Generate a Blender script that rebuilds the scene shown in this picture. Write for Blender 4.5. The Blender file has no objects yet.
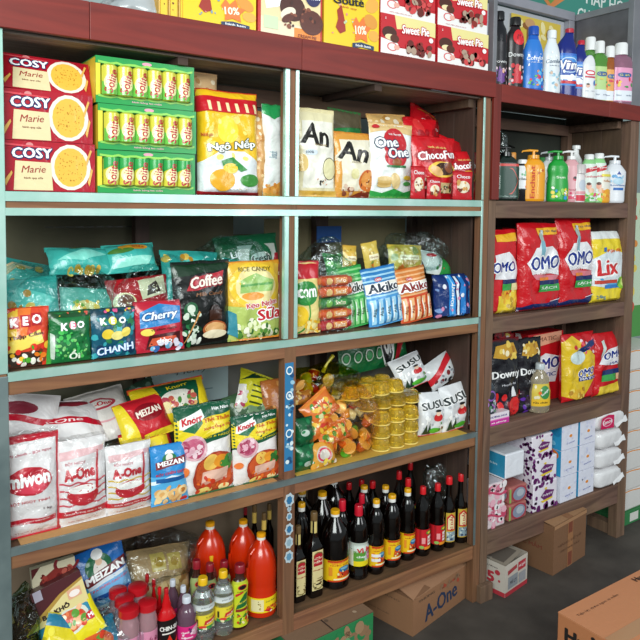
import bpy, bmesh, math, random
from math import sin, cos, pi, radians
from mathutils import Vector, Matrix, noise, Euler

scene = bpy.context.scene
COL = scene.collection

# ------------------------------------------------------------------ camera
F, PX, PY, CZ, CD = 690.0, 320.0, 247.0, 1.5, 1.7604
_X = Vector((1010., 30., -F)).normalized()
_Z = Vector((125., 11753., F)); _Z = (_Z - _X * _Z.dot(_X)).normalized()
_Y = _Z.cross(_X)
# rows of R: world axes written in camera axes
R3 = Matrix((_X, _Y, _Z))
cam = bpy.data.cameras.new('camera'); camo = bpy.data.objects.new('camera', cam); COL.objects.link(camo)
camo.matrix_world = Matrix.Translation((0, -CD, CZ)) @ R3.to_4x4()
cam.sensor_fit = 'HORIZONTAL'; cam.sensor_width = 36.0; cam.lens = F / 640 * 36
cam.shift_y = -(320 - PY) / 640.0
cam.clip_start = .02
scene.camera = camo

def ray(u, v): return R3 @ Vector((u - PX, -(v - PY), -F))
def front(u, v, Y=0.0):
    """the place on the upright plane y=Y that shows at a pixel of the photo"""
    d = ray(u, v); t = (CD + Y) / d.y
    return d.x * t, CZ + d.z * t
def onz(u, v, z):
    d = ray(u, v); t = (z - CZ) / d.z
    return d.x * t, d.y * t - CD

# ------------------------------------------------------------------ materials
def lin(c):
    if isinstance(c, str):
        c = c.lstrip('#'); c = [int(c[i:i + 2], 16) / 255 for i in (0, 2, 4)]
    return tuple((x / 12.92 if x <= .04045 else ((x + .055) / 1.055) ** 2.4) for x in c) + (1,)
MC = {}
def mat(col, rough=.4, metal=0., bump=0., bscale=40., coat=0., trans=0., alpha=1., name=None, emit=0):
    key = (str(col), rough, metal, bump, bscale, coat, trans, alpha)
    if key in MC: return MC[key]
    m = bpy.data.materials.new(name or 'material_' + str(col).strip('#')); m.use_nodes = True
    nt = m.node_tree; b = nt.nodes['Principled BSDF']
    b.inputs['Base Color'].default_value = lin(col); b.inputs['Roughness'].default_value = rough
    b.inputs['Metallic'].default_value = metal; b.inputs['Coat Weight'].default_value = coat
    b.inputs['Coat Roughness'].default_value = .12
    b.inputs['Transmission Weight'].default_value = trans; b.inputs['Alpha'].default_value = alpha
    if bump:
        tc = nt.nodes.new('ShaderNodeTexCoord'); n = nt.nodes.new('ShaderNodeTexNoise'); bp = nt.nodes.new('ShaderNodeBump')
        n.inputs['Scale'].default_value = bscale; n.inputs['Detail'].default_value = 3; n.inputs['Distortion'].default_value = .6
        bp.inputs['Strength'].default_value = bump; bp.inputs['Distance'].default_value = .01
        nt.links.new(tc.outputs['Object'], n.inputs['Vector']); nt.links.new(n.outputs['Fac'], bp.inputs['Height'])
        nt.links.new(bp.outputs['Normal'], b.inputs['Normal'])
    MC[key] = m; return m
def wood(c1, c2, axis=0, rough=.7, scale=1., name='wood', dirt=.3):
    key = ('wood', c1, c2, axis, rough, scale)
    if key in MC: return MC[key]
    m = bpy.data.materials.new(name); m.use_nodes = True; nt = m.node_tree; b = nt.nodes['Principled BSDF']
    tc = nt.nodes.new('ShaderNodeTexCoord'); mp = nt.nodes.new('ShaderNodeMapping')
    s = [28., 28., 28.]; s[axis] = 2.2; mp.inputs['Scale'].default_value = [x * scale for x in s]
    n = nt.nodes.new('ShaderNodeTexNoise'); n.inputs['Scale'].default_value = 1.; n.inputs['Detail'].default_value = 6; n.inputs['Distortion'].default_value = 1.4
    r = nt.nodes.new('ShaderNodeValToRGB'); r.color_ramp.elements[0].color = lin(c1); r.color_ramp.elements[1].color = lin(c2)
    r.color_ramp.elements[0].position = .32; r.color_ramp.elements[1].position = .68
    n2 = nt.nodes.new('ShaderNodeTexNoise'); n2.inputs['Scale'].default_value = 5.; n2.inputs['Detail'].default_value = 5
    mx = nt.nodes.new('ShaderNodeMixRGB'); mx.blend_type = 'MULTIPLY'; mx.inputs[0].default_value = dirt
    bp = nt.nodes.new('ShaderNodeBump'); bp.inputs['Strength'].default_value = .25; bp.inputs['Distance'].default_value = .004
    L = nt.links.new
    L(tc.outputs['Object'], mp.inputs['Vector']); L(mp.outputs['Vector'], n.inputs['Vector']); L(n.outputs['Fac'], r.inputs['Fac'])
    L(tc.outputs['Object'], n2.inputs['Vector']); L(r.outputs['Color'], mx.inputs[1]); L(n2.outputs['Color'], mx.inputs[2])
    L(mx.outputs[0], b.inputs['Base Color']); L(n.outputs['Fac'], bp.inputs['Height']); L(bp.outputs['Normal'], b.inputs['Normal'])
    b.inputs['Roughness'].default_value = rough
    MC[key] = m; return m
def mottled(c1, c2, scale=6., rough=.6, name='mottled', metal=0., bump=.15, mid=(.35, .65)):
    key = ('mot', c1, c2, scale, rough, metal)
    if key in MC: return MC[key]
    m = bpy.data.materials.new(name); m.use_nodes = True; nt = m.node_tree; b = nt.nodes['Principled BSDF']
    tc = nt.nodes.new('ShaderNodeTexCoord'); n = nt.nodes.new('ShaderNodeTexNoise'); n.inputs['Scale'].default_value = scale; n.inputs['Detail'].default_value = 8
    r = nt.nodes.new('ShaderNodeValToRGB'); r.color_ramp.elements[0].color = lin(c1); r.color_ramp.elements[1].color = lin(c2)
    r.color_ramp.elements[0].position, r.color_ramp.elements[1].position = mid
    bp = nt.nodes.new('ShaderNodeBump'); bp.inputs['Strength'].default_value = bump; bp.inputs['Distance'].default_value = .003
    L = nt.links.new
    L(tc.outputs['Object'], n.inputs['Vector']); L(n.outputs['Fac'], r.inputs['Fac']); L(r.outputs['Color'], b.inputs['Base Color'])
    L(n.outputs['Fac'], bp.inputs['Height']); L(bp.outputs['Normal'], b.inputs['Normal'])
    b.inputs['Roughness'].default_value = rough; b.inputs['Metallic'].default_value = metal
    MC[key] = m; return m
def film(tint='#ffffff', gloss=.22, rough=.16, name='clear_film', scale=22.):
    """thin crinkled see-through plastic"""
    key = ('film', tint, gloss)
    if key in MC: return MC[key]
    m = bpy.data.materials.new(name); m.use_nodes = True; nt = m.node_tree; nt.nodes.clear()
    o = nt.nodes.new('ShaderNodeOutputMaterial'); t = nt.nodes.new('ShaderNodeBsdfTransparent'); g = nt.nodes.new('ShaderNodeBsdfGlossy')
    t.inputs['Color'].default_value = lin(tint); g.inputs['Roughness'].default_value = rough; g.inputs['Color'].default_value = (.9, .95, .95, 1)
    mx = nt.nodes.new('ShaderNodeMixShader'); lw = nt.nodes.new('ShaderNodeLayerWeight'); lw.inputs['Blend'].default_value = .3
    mm = nt.nodes.new('ShaderNodeMath'); mm.operation = 'MULTIPLY_ADD'; mm.inputs[1].default_value = .36; mm.inputs[2].default_value = gloss * .3
    tc = nt.nodes.new('ShaderNodeTexCoord'); n = nt.nodes.new('ShaderNodeTexNoise'); n.inputs['Scale'].default_value = scale; n.inputs['Detail'].default_value = 2; n.inputs['Distortion'].default_value = 1.5
    bp = nt.nodes.new('ShaderNodeBump'); bp.inputs['Strength'].default_value = .9; bp.inputs['Distance'].default_value = .02
    L = nt.links.new
    L(tc.outputs['Object'], n.inputs['Vector']); L(n.outputs['Fac'], bp.inputs['Height']); L(bp.outputs['Normal'], g.inputs['Normal']); L(bp.outputs['Normal'], lw.inputs['Normal'])
    L(lw.outputs['Facing'], mm.inputs[0]); L(mm.outputs[0], mx.inputs['Fac']); L(t.outputs[0], mx.inputs[1]); L(g.outputs[0], mx.inputs[2]); L(mx.outputs[0], o.inputs['Surface'])
    MC[key] = m; return m
def gloss(c): return mat(c, .28, bump=.85, bscale=20., coat=.25)      # printed plastic wrapper
def satin(c): return mat(c, .38, coat=.15)                           # printed card or label
def card(c): return mat(c, .75, bump=.1, bscale=60.)

# ------------------------------------------------------------------ mesh builder
class MB:
    def __init__(s): s.v = []; s.f = []; s.m = []; s.mats = []
    def mi(s, m):
        if m not in s.mats: s.mats.append(m)
        return s.mats.index(m)
    def add(s, vs, fs, m):
        o = len(s.v); k = s.mi(m); s.v += [tuple(v) for v in vs]; s.f += [tuple(i + o for i in f) for f in fs]; s.m += [k] * len(fs)
    def box(s, x0, y0, z0, x1, y1, z1, m):
        v = [(x, y, z) for z in (z0, z1) for y in (y0, y1) for x in (x0, x1)]
        s.add(v, [(0, 2, 3, 1), (4, 5, 7, 6), (0, 1, 5, 4), (2, 6, 7, 3), (0, 4, 6, 2), (1, 3, 7, 5)], m)
    def lathe(s, prof, m, seg=24, sy=1., sq=2., cx=0., cy=0., cap=True):
        vs = []; fs = []
        for p in prof:
            z, r = p[0], p[1]; xo = p[2] if len(p) > 2 else 0
            for i in range(seg):
                a = 2 * pi * i / seg; c, q = cos(a), sin(a)
                vs.append((cx + xo + r * (abs(c) ** (2 / sq)) * (1 if c >= 0 else -1), cy + r * sy * (abs(q) ** (2 / sq)) * (1 if q >= 0 else -1), z))
        for j in range(len(prof) - 1):
            for i in range(seg):
                a = j * seg + i; b = j * seg + (i + 1) % seg; fs.append((a, b, b + seg, a + seg))
        if cap:
            fs.append(tuple(range(seg))[::-1]); fs.append(tuple(range((len(prof) - 1) * seg, len(prof) * seg)))
        s.add(vs, fs, m)
    def tube(s, pts, r, m, seg=8):
        pts = [Vector(p) for p in pts]; vs = []; fs = []
        for j, p in enumerate(pts):
            d = (pts[min(j + 1, len(pts) - 1)] - pts[max(j - 1, 0)]).normalized(); a = d.orthogonal().normalized()
            if abs(d.z) < .95: a = d.cross(Vector((0, 0, 1))).normalized()
            b = d.cross(a); rr = r[j] if isinstance(r, (list, tuple)) else r
            for i in range(seg): t = 2 * pi * i / seg; vs.append(p + a * cos(t) * rr + b * sin(t) * rr)
        for j in range(len(pts) - 1):
            for i in range(seg): a = j * seg + i; b = j * seg + (i + 1) % seg; fs.append((a, b, b + seg, a + seg))
        fs.append(tuple(range(seg))[::-1]); fs.append(tuple(range((len(pts) - 1) * seg, len(pts) * seg)))
        s.add(vs, fs, m)
    def grid(s, P, nx, ny, m, x0=0, x1=1, y0=0, y1=1, flip=False):
        vs = [P(x0 + (x1 - x0) * i / nx, y0 + (y1 - y0) * j / ny) for j in range(ny + 1) for i in range(nx + 1)]; fs = []
        for j in range(ny):
            for i in range(nx):
                a = j * (nx + 1) + i; q = (a, a + 1, a + nx + 2, a + nx + 1); fs.append(q[::-1] if flip else q)
        s.add(vs, fs, m)
    def build(s, name, parent=None, smooth=True, bevel=0, loc=None, weld=False):
        me = bpy.data.meshes.new(name); me.from_pydata(s.v, [], s.f); me.update()
        for m in s.mats: me.materials.append(m)
        me.polygons.foreach_set('material_index', s.m)
        if weld:
            bm = bmesh.new(); bm.from_mesh(me); bmesh.ops.remove_doubles(bm, verts=bm.verts, dist=1e-5); bm.to_mesh(me); bm.free()
        me.polygons.foreach_set('use_smooth', [smooth] * len(me.polygons))
        if smooth:
            try: me.set_sharp_from_angle(angle=radians(42))
            except Exception: pass
        o = bpy.data.objects.new(name, me); COL.objects.link(o)
        if parent: o.parent = parent
        if loc: o.location = loc
        if bevel:
            b = o.modifiers.new('bevel', 'BEVEL'); b.width = bevel; b.segments = 2; b.limit_method = 'ANGLE'
        return o

def tag(o, label, cat, group=None, kind=None):
    if kind: o['kind'] = kind
    if label: o['label'] = label
    if cat: o['category'] = cat
    if group: o['group'] = group
    return o
def part(root, nm):
    return [x for x in root.children if x.name.split('.')[0] == nm][0]
def empty(name, loc=(0, 0, 0), rot=(0, 0, 0)):
    o = bpy.data.objects.new(name, None); o.empty_display_size = .02; COL.objects.link(o)
    o.location = loc; o.rotation_euler = rot; return o
def copy_tree(o, parent=None):
    c = o.copy(); COL.objects.link(c)
    if parent: c.parent = parent
    for ch in [x for x in COL.objects if x.parent == o]: copy_tree(ch, c)
    return c

# ------------------------------------------------------------------ printed graphics, laid on a surface
TXT = {}
def text_tris(s, bold, shear):
    k = (s, bold, shear)
    if k in TXT: return TXT[k]
    c = bpy.data.curves.new('t', 'FONT'); c.body = s; c.size = 1; c.resolution_u = 2; c.offset = bold; c.shear = shear; c.fill_mode = 'FRONT'
    o = bpy.data.objects.new('t', c); COL.objects.link(o)
    dg = bpy.context.evaluated_depsgraph_get(); dg.update(); me = bpy.data.meshes.new_from_object(o.evaluated_get(dg))
    me.calc_loop_triangles(); vs = [(v.co.x, v.co.y) for v in me.vertices]; tr = [[vs[i] for i in t.vertices] for t in me.loop_triangles]
    COL.objects.unlink(o); bpy.data.objects.remove(o); bpy.data.curves.remove(c); bpy.data.meshes.remove(me)
    xs = [p[0] for p in vs] or [0, 1]; ys = [p[1] for p in vs] or [0, 1]
    bb = (min(xs) + bold, max(xs) - bold, min(ys) + bold, max(ys) - bold)
    TXT[k] = (tr, bb); return TXT[k]
def poly_tris(pts):
    from mathutils.geometry import tessellate_polygon
    v = [Vector((p[0], p[1], 0)) for p in pts]
    return [[pts[i] for i in t] for t in tessellate_polygon([v])]
def split(tris, L):
    out = []; st = list(tris); L2 = L * L
    while st:
        a, b, c = st.pop()
        e = [((a[0] - b[0]) ** 2 + (a[1] - b[1]) ** 2), ((b[0] - c[0]) ** 2 + (b[1] - c[1]) ** 2), ((c[0] - a[0]) ** 2 + (c[1] - a[1]) ** 2)]
        m = max(e)
        if m <= L2: out.append((a, b, c)); continue
        k = e.index(m); a, b, c = ((a, b, c), (b, c, a), (c, a, b))[k]
        q = ((a[0] + b[0]) / 2, (a[1] + b[1]) / 2); st.append((a, q, c)); st.append((q, b, c))
    return out
def gfx(mb, P, W, H, items, matf=gloss, L=.011, off=.0009, step=.00022, seed=0):
    """items in label units: x 0..1 across, y 0..1 up; P maps them onto the surface"""
    rnd = random.Random(seed); n = 0
    def emit(tris, col, adv=1):
        nonlocal n
        tm = split([[(p[0] * W, p[1] * H) for p in t] for t in tris], L)
        idx = {}; vs = []; fs = []; h = off + step * n
        for t in tm:
            f = []
            for p in t:
                k = (round(p[0], 6), round(p[1], 6))
                if k not in idx:
                    x, y = p[0] / W, p[1] / H; e = .01
                    q = Vector(P(x, y)); dx = Vector(P(x + e, y)) - Vector(P(x - e, y)); dy = Vector(P(x, y + e)) - Vector(P(x, y - e))
                    nn = dx.cross(dy); nn = nn.normalized() if nn.length > 1e-12 else Vector((0, -1, 0))
                    idx[k] = len(vs); vs.append(q + nn * h)
                f.append(idx[k])
            if len(set(f)) == 3:
                (ax, ay), (bx, by), (cx, cy) = t
                if (bx - ax) * (cy - ay) - (by - ay) * (cx - ax) < 0: f = f[::-1]
                fs.append(tuple(f))
        if fs: mb.add(vs, fs, matf(col))
        n += adv
    def ell(cx, cy, rx, ry, rot=0, k=18):
        c, s = cos(rot), sin(rot); o = []
        for i in range(k):
            a = 2 * pi * i / k; x, y = rx * cos(a) * W, ry * sin(a) * H
            o.append((cx + (x * c - y * s) / W, cy + (x * s + y * c) / H))
        return [[(cx, cy), o[i], o[(i + 1) % k]] for i in range(k)]
    def txt(col, s, cx, cy, hh, ww=None, rot=0, bold=.02, shear=0, bb=None):
        tr, b0 = text_tris(s, 0, shear); b = bb or b0
        if bold >= .05: sh_ = [(bold * cos(k * pi / 4), bold * sin(k * pi / 4)) for k in range(8)]
        elif bold >= .02: sh_ = [(-bold, 0), (bold, 0), (0, bold * .7)]
        else: sh_ = [(0, 0)]

        sy = hh * H / max(.1, (b[3] - b[2])); sx = (ww * W / (b[1] - b[0])) if ww else sy
        mx, my = (b[0] + b[1]) / 2, (b[2] + b[3]) / 2; c, q = cos(rot), sin(rot)
        for i_, (da, de) in enumerate(sh_):
            o = []
            for t in tr:
                tt = []
                for p in t:
                    x, y = (p[0] + da - mx) * sx, (p[1] + de - my) * sy; tt.append((cx + (x * c - y * q) / W, cy + (x * q + y * c) / H))
                o.append(tt)
            emit(o, col, .1 if i_ < len(sh_) - 1 else 1)
        return b
    for it in items:
        k, col, a = it[0], it[1], it[2:]
        if k == 'R':
            x0, y0, x1, y1 = a[:4]; emit([[(x0, y0), (x1, y0), (x1, y1)], [(x0, y0), (x1, y1), (x0, y1)]], col)
        elif k == 'E': emit(ell(*a), col)
        elif k == 'P': emit(poly_tris(a[0]), col)
        elif k == 'T': txt(col, *a)
        elif k == 'O':                                   # outlined lettering: fill, outline, text...
            b = text_tris(a[1], 0, a[7] if len(a) > 7 else 0)[1]; rot = a[6] if len(a) > 6 else 0; sh = a[7] if len(a) > 7 else 0
            txt(a[0], a[1], a[2], a[3], a[4], a[5], rot, .10, sh, b); txt(col, a[1], a[2], a[3], a[4], a[5], rot, .04, sh, b)
        elif k == 'S':                                   # scattered ellipses: cols, n, x0,y0,x1,y1, size
            cols = col; num, x0, y0, x1, y1, sz = a[:6]; cc = {}
            for i in range(num):
                x, y = rnd.uniform(x0, x1), rnd.uniform(y0, y1); q = rnd.uniform(.6, 1.3) * sz
                cc.setdefault(rnd.choice(cols), []).extend(ell(x, y, q, q * W / H * rnd.uniform(.5, 1), rnd.uniform(0, 3), 9))
            for c_, t_ in cc.items(): emit(t_, c_)
        elif k == 'W':                                   # wavy band: x0,x1,y,thick,amp,freq
            x0, x1, y, th, am, fr = a; N = 16; o = []
            for i in range(N):
                xa, xb = x0 + (x1 - x0) * i / N, x0 + (x1 - x0) * (i + 1) / N; ya, yb = y + am * sin(fr * xa), y + am * sin(fr * xb)
                o += [[(xa, ya), (xb, yb), (xb, yb + th)], [(xa, ya), (xb, yb + th), (xa, ya + th)]]
            emit(o, col)
        elif k == 'A':                                   # arc ring: cx,cy,rx,ry,thick fraction,a0,a1
            cx, cy, rx, ry, th, a0, a1 = a; N = 20; o = []
            for i in range(N):
                p, q = a0 + (a1 - a0) * i / N, a0 + (a1 - a0) * (i + 1) / N
                pt = lambda t, f: (cx + rx * f * cos(t), cy + ry * f * sin(t))
                o += [[pt(p, 1 - th), pt(p, 1), pt(q, 1)], [pt(p, 1 - th), pt(q, 1), pt(q, 1 - th)]]
            emit(o, col)

# ------------------------------------------------------------------ fitting sizes to the shelves
def fit(u0, u1, vt, vb, Y, zs=None):
    vm = (vt + vb) / 2; xa = front(u0, vm, Y)[0]; xb = front(u1, vm, Y)[0]; um = (u0 + u1) / 2
    z0 = zs if zs is not None else front(um, vb, Y)[1]
    return (xa + xb) / 2, xb - xa, z0, front(um, vt, Y)[1] - z0
S1, S2, S3, S4 = 1.529, 1.097, .665, .224            # left unit, shelf tops
U0, U1, U2, U3, U4 = 1.962, 1.529, 1.089, .668, .256 # right unit, shelf tops
TOP = 1.997

def pouch_fn(w, h, d, style, seed, wr=.004):
    def half(x, y, side):
        x_, y_ = min(max(x, 0), 1), min(max(y, 0), 1); s = 2 * x_ - 1
        if style == 'pillow': fy = max(0, sin(pi * min(max((y_ - .03) / .94, 0), 1))) ** .5
        elif style == 'stand': fy = min(1, (y_ / .07)) ** .5 * max(0, 1 - y_) ** .62
        elif style == 'block': fy = min(1, y_ / .05) ** .5 * min(1, (1 - y_) / .22) ** .7
        else: fy = min(1, y_ / .1) ** .5 * min(1, (1 - y_) / .12) ** .5
        fx = max(0, 1 - abs(s) ** (6 if style == 'block' else 2.6)) ** .55
        t = d / 2 * fy * fx
        nz = noise.noise(Vector((x * w * 22 + seed * 7.3, y * h * 22, side * 3.1 + seed)))
        n2 = noise.noise(Vector((x * w * 55 + seed * 3.3, y * h * 40, side * 1.7 + seed)))
        t += (nz * wr + n2 * wr * .22) * min(1, fx * fy * 1.6)
        hw = w / 2 * (1 - .05 * fy + .018 * noise.noise(Vector((seed, y * 4, 5))))
        return (s * hw, side * max(t, .0006), y * h + .012 * h * noise.noise(Vector((x * 4, seed * 2.1, 1.))) * y_ * y_)
    return lambda x, y: half(x, y, -1), lambda x, y: half(x, y, 1)

SEED = [0]
def pouch(label, cat, u0, u1, vt, vb, Y, zs, d, base, items, style='pillow', group=None, name='snack_bag', back=None, lean=0, rz=0, roll=0,
          seal=None, sealb=None, wr=.008, side=None, m=gloss, dims=None, loc=None, rot=None):
    SEED[0] += 1; seed = SEED[0]
    xc, w, z0, h = fit(u0, u1, vt, vb, Y + d * (.40 if style != 'block' else .5), zs); w *= 1.03
    if roll: pass
    if dims: w, h = dims
    if not rz and not dims and style == 'block': pass
    f, b = pouch_fn(w, h, d, style, seed, wr)
    root = empty(name, (xc, Y + d / 2, z0 + .001), (radians(-lean), radians(roll), radians(rz)))
    if loc: root.location = loc
    if rot: root.rotation_euler = [radians(a) for a in rot]
    tag(root, label, cat, group)
    nx, ny = max(10, int(w / .008)), max(12, int(h / .008)); mb = MB()
    mb.grid(f, nx, ny, m(base)); mb.grid(b, nx, ny, m(back or base), flip=True)
    gfx(mb, f, w, h, items, m, seed=seed)
    if side: gfx(mb, lambda x, y: (lambda q: (-q[0], q[1], q[2]))(b(.999 - .0 * x, y)), w, h, [], m)
    mb.build('bag_body', root)
    sb = MB(); sc = seal or base; pr = f(.5, 1)
    def crimp(zl, zh, col):
        q = MB(); N = 14
        def P(x, y):
            e = f(x, 1 if zl > h / 2 else 0)
            return (e[0], -.0012 + .0012 * (1 if int(y * 8) % 2 else -1), (zl if zl < h / 2 else e[2] - (h - zl)) + (zh - zl) * y)
        q.grid(P, N, 8, m(col)); q.grid(lambda x, y: (P(x, y)[0], P(x, y)[1] + .0028, P(x, y)[2]), N, 8, m(col), flip=True); return q
    if seal is not False: crimp(h - .012, h + .002, sc).build('top_seal', root)
    if style == 'pillow' and sealb is not False: crimp(0, .010, sealb or sc).build('bottom_seal', root)
    return root

def carton(label, cat, u0, u1, vt, vb, Y, zs, d, base, items, side=(), top=(), group=None, name='carton', lean=0, rz=0, m=satin, sidec=None, topc=None, bev=.002, dims=None, loc=None, rot=None, partn=None):
    SEED[0] += 1
    xc, w, z0, h = fit(u0, u1, vt, vb, Y, zs)
    if dims: w, h = dims
    mb = MB(); mb.box(-w / 2, 0, 0, w / 2, d, h, m(base)); 
    if sidec: mb.m[4] = mb.mi(m(sidec))
    if topc: mb.m[1] = mb.mi(m(topc))
    gfx(mb, lambda x, y: (-w / 2 + x * w, 0, y * h), w, h, items, m, L=9, seed=SEED[0])
    gfx(mb, lambda x, y: (-w / 2, d - x * d, y * h), d, h, side, m, L=9, seed=SEED[0])
    gfx(mb, lambda x, y: (-w / 2 + x * w, y * d, h), w, d, top, m, L=9, seed=SEED[0])
    o = mb.build(name, None, smooth=False)
    o.location = loc or (xc, Y, z0 + .0005); o.rotation_euler = [radians(a) for a in (rot or (-lean, 0, rz))]
    if bev:
        b = o.modifiers.new('bevel', 'BEVEL'); b.width = bev; b.segments = 2; b.limit_method = 'ANGLE'; b.angle_limit = radians(60)
    return tag(o, label, cat, group)

def seat(u0, u1, vb, zs, Y=None, sy=1.):
    """where a round thing stands: centre x, y, radius, from its foot line"""
    uc = (u0 + u1) / 2
    if Y is None:
        x, y = onz(uc, vb, zs); z_c = None
    else:
        x = front(uc, vb, Y)[0]; y = Y
    depth = -(R3.transposed() @ Vector((x, y + CD, zs - CZ))).z
    r = (u1 - u0) / 2 * depth / F / max(1, math.hypot(1, 0))
    k = Vector((x, y + CD)).normalized() * r
    if Y is None: x, y = x + k.x * sy, y + k.y * sy
    return x, y, r
def bottle(label, cat, u0, u1, vt, vb, zs, prof, col, Y=None, cap=None, lab=None, sy=1., sq=2., group=None, name='bottle', neck=None,
           pump=None, m=None, rz=0, handle=None, rscale=1., lab2=None, seg=28, labm=satin, extra=None, dims=None):
    """prof: (z 0..1, r in radii[, side shift]) of the body; cap=(colour, height share, radius share[, second colour])"""
    SEED[0] += 1
    x, y, r = seat(u0, u1, vb, zs, Y, sy); r *= rscale
    H = front((u0 + u1) / 2, vt, y)[1] - zs
    if dims: r, H = dims
    if 'print_' in name: pass
    ch = (cap[1] * H) if cap else 0; Hb = H - ch
    root = empty(name, (x, y, zs + .0005), (0, 0, radians(rz))); tag(root, label, cat, group)
    mb = MB(); body = m or mat(col, .2, coat=.2)
    pf = [(p[0] * Hb, p[1] * r, (p[2] * r if len(p) > 2 else 0)) for p in prof]
    mb.lathe(pf, body, seg, sy, sq); mb.build('bottle_body', root)
    def rad(z):
        for a, b in zip(pf, pf[1:]):
            if a[0] <= z <= b[0]:
                t = (z - a[0]) / max(1e-9, b[0] - a[0]); return a[1] + (b[1] - a[1]) * t, a[2] + (b[2] - a[2]) * t
        return pf[-1][1], pf[-1][2]
    def surf(z0, z1, span):
        def P(X, Yv):
            z = z0 + (z1 - z0) * Yv; rr, xo = rad(min(max(z, 0), Hb)); a = -pi / 2 + (X - .5) * span; c, q = cos(a), sin(a)
            rr += .0007
            return (xo + rr * abs(c) ** (2 / sq) * (1 if c >= 0 else -1), rr * sy * abs(q) ** (2 / sq) * (1 if q >= 0 else -1), z)
        return P
    for L_ in (lab, lab2):
        if L_:
            z0, z1, lc, items = L_[:4]; span = L_[4] if len(L_) > 4 else 2 * pi; z0 *= Hb; z1 *= Hb
            P = surf(z0, z1, span); q = MB(); q.grid(P, 30, max(4, int((z1 - z0) / .01)), labm(lc))
            # artwork covers the front third of a wrap-round label
            fr = 1 if span < 4 else .36
            S = lambda X, Yv, P=P, fr=fr: P(.5 + (X - .5) * fr, Yv)
            gfx(q, S, r * span * fr, z1 - z0, items, labm, L=.009, seed=SEED[0])
            q.build('label', part(root, 'bottle_body'))
    xo = pf[-1][2]
    if cap:
        c = MB(); cr = cap[2] * r; cm = mat(cap[0], .35, coat=.2)
        c.lathe([(Hb - .004, cr), (Hb + ch * .85, cr * .98), (Hb + ch, cr * .85)], cm, 20, cx=xo)
        o = c.build('cap', root)
        if len(cap) > 3:
            c = MB(); c.lathe([(Hb - .006, cr * 1.06), (Hb + ch * .35, cr * 1.06), (Hb + ch * .38, cr * .9)], mat(cap[3], .35), 20, cx=xo); c.build('cap_collar', root)
    if pump:
        pc, ph, pl = pump; ph *= H; c = MB(); c.lathe([(Hb - .002, r * .42), (Hb + ph * .4, r * .4), (Hb + ph * .42, r * .15)], mat(pc, .35), 16); c.build('pump_collar', root)
        c = MB(); c.lathe([(Hb + ph * .35, r * .12), (Hb + ph * .8, r * .12)], mat(pc, .35), 10)
        c.tube([(r * .25, 0, Hb + ph * .85), (-r * .3, 0, Hb + ph * .9), (-r * pl, 0, Hb + ph * .8), (-r * pl * 1.08, 0, Hb + ph * .62)], [r * .26, r * .26, r * .14, r * .11], mat(pc, .35), 10)
        c.build('pump_head', root)
    if handle:
        c = MB(); hx, z0, z1, rr = handle
        c.tube([(hx * r * .55, 0, z1 * Hb), (hx * r * 1.0, 0, (z1 * .85 + z0 * .15) * Hb), (hx * r * 1.08, 0, (z0 + z1) / 2 * Hb), (hx * r * .96, 0, z0 * Hb)], rr * r, body, 10); c.build('handle', root)
    if extra: extra(root, r, Hb, H)
    return root

def filmbag(label, cat, x, y, z, sx, sy, sz, seed, tint='#f4ffff', gl=.22, group=None, name='clear_plastic_bag', parts=None, neck=0, amp=.16):
    """crumpled clear bag, a closed skin standing on z"""
    mb = MB(); nu, nv = 36, 20
    def P(a, b):
        th = a * 2 * pi; ph = (b - .5) * pi
        d = Vector((cos(ph) * cos(th), cos(ph) * sin(th), sin(ph)))
        k = 1 + amp * noise.noise(d * 1.7 + Vector((seed, 0, 0))) * 2 + amp * .7 * abs(noise.noise(d * 4.5 + Vector((0, seed, 0)))) + neck * max(0, d.z) ** 6
        s = lambda q: abs(q) ** .75 * (1 if q >= 0 else -1)
        return (sx / 2 * s(d.x) * k, sy / 2 * s(d.y) * k, max(0, sz / 2 + sz / 2 * s(d.z) * k))
    mb.grid(P, nu, nv, film(tint, gl))
    o = mb.build(name, None, weld=True); o.location = (x, y, z + .001)
    return tag(o, label, cat, group)
# ------------------------------------------------------------------ the room
CONC = mottled('#3e3833', '#504943', 7., .75, 'concrete', bump=.2)
def plain(name, x0, y0, z0, x1, y1, z1, m):
    q = MB(); q.box(x0, y0, z0, x1, y1, z1, m); return tag(q.build(name, None, smooth=False), None, None, kind='structure')
plain('floor', -3, -5, -.05, 6, 3.0, 0, CONC)
WALL = mottled('#93a3a3', '#a9b7b5', 3., .8, 'painted_wall', bump=.05)
plain('wall_back', -3, .80, 0, 6, .85, 3.2, WALL)

WB = wood('#73492f', '#9c6b47', 0, name='raw_wood_beam')
WBd = wood('#543b27', '#775439', 0, name='shelf_board_wood')
WV = wood('#6c462f', '#956748', 2, name='raw_wood_post')
WR = wood('#60463a', '#866754', 0, name='grey_brown_beam')
WRV = wood('#644a3b', '#8b6b56', 2, name='grey_brown_post')
PL = wood('#3f2d25', '#573f35', 2, scale=.6, name='dark_plank')
PLR = wood('#4c382b', '#6e5443', 2, scale=.6, name='brown_plank')
RED = wood('#6f1c14', '#8c2a1e', 0, rough=.5, scale=.7, name='red_laminate', dirt=.15)
REDV = wood('#64190f', '#80261b', 2, rough=.5, scale=.7, name='red_laminate_upright', dirt=.15)
ALU = mottled('#a9d6c8', '#c9e8de', 9., .33, 'glare_tinted_aluminium', metal=.55, bump=.08)  # mint-white tint puts reflected daylight glare into the strip colour
ALUd = mottled('#78888a', '#93a3a3', 9., .36, 'shaded_aluminium', metal=.6, bump=.08)  # same aluminium on the lower tiers, shade put into its darker colour
def bx(name, par, x0, y0, z0, x1, y1, z1, m, bevel=.0015, label=None):
    q = MB(); q.box(0, 0, 0, x1 - x0, y1 - y0, z1 - z0, m); o = q.build(name, par, smooth=False, bevel=bevel); o.location = (x0, y0, z0)
    if label: o['label'] = label
    return o

DB = .375
unit = empty('shelving_unit'); tag(unit, 'long wooden two bay shelving unit with aluminium strips and dark red fascia board', 'shelving')
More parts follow.
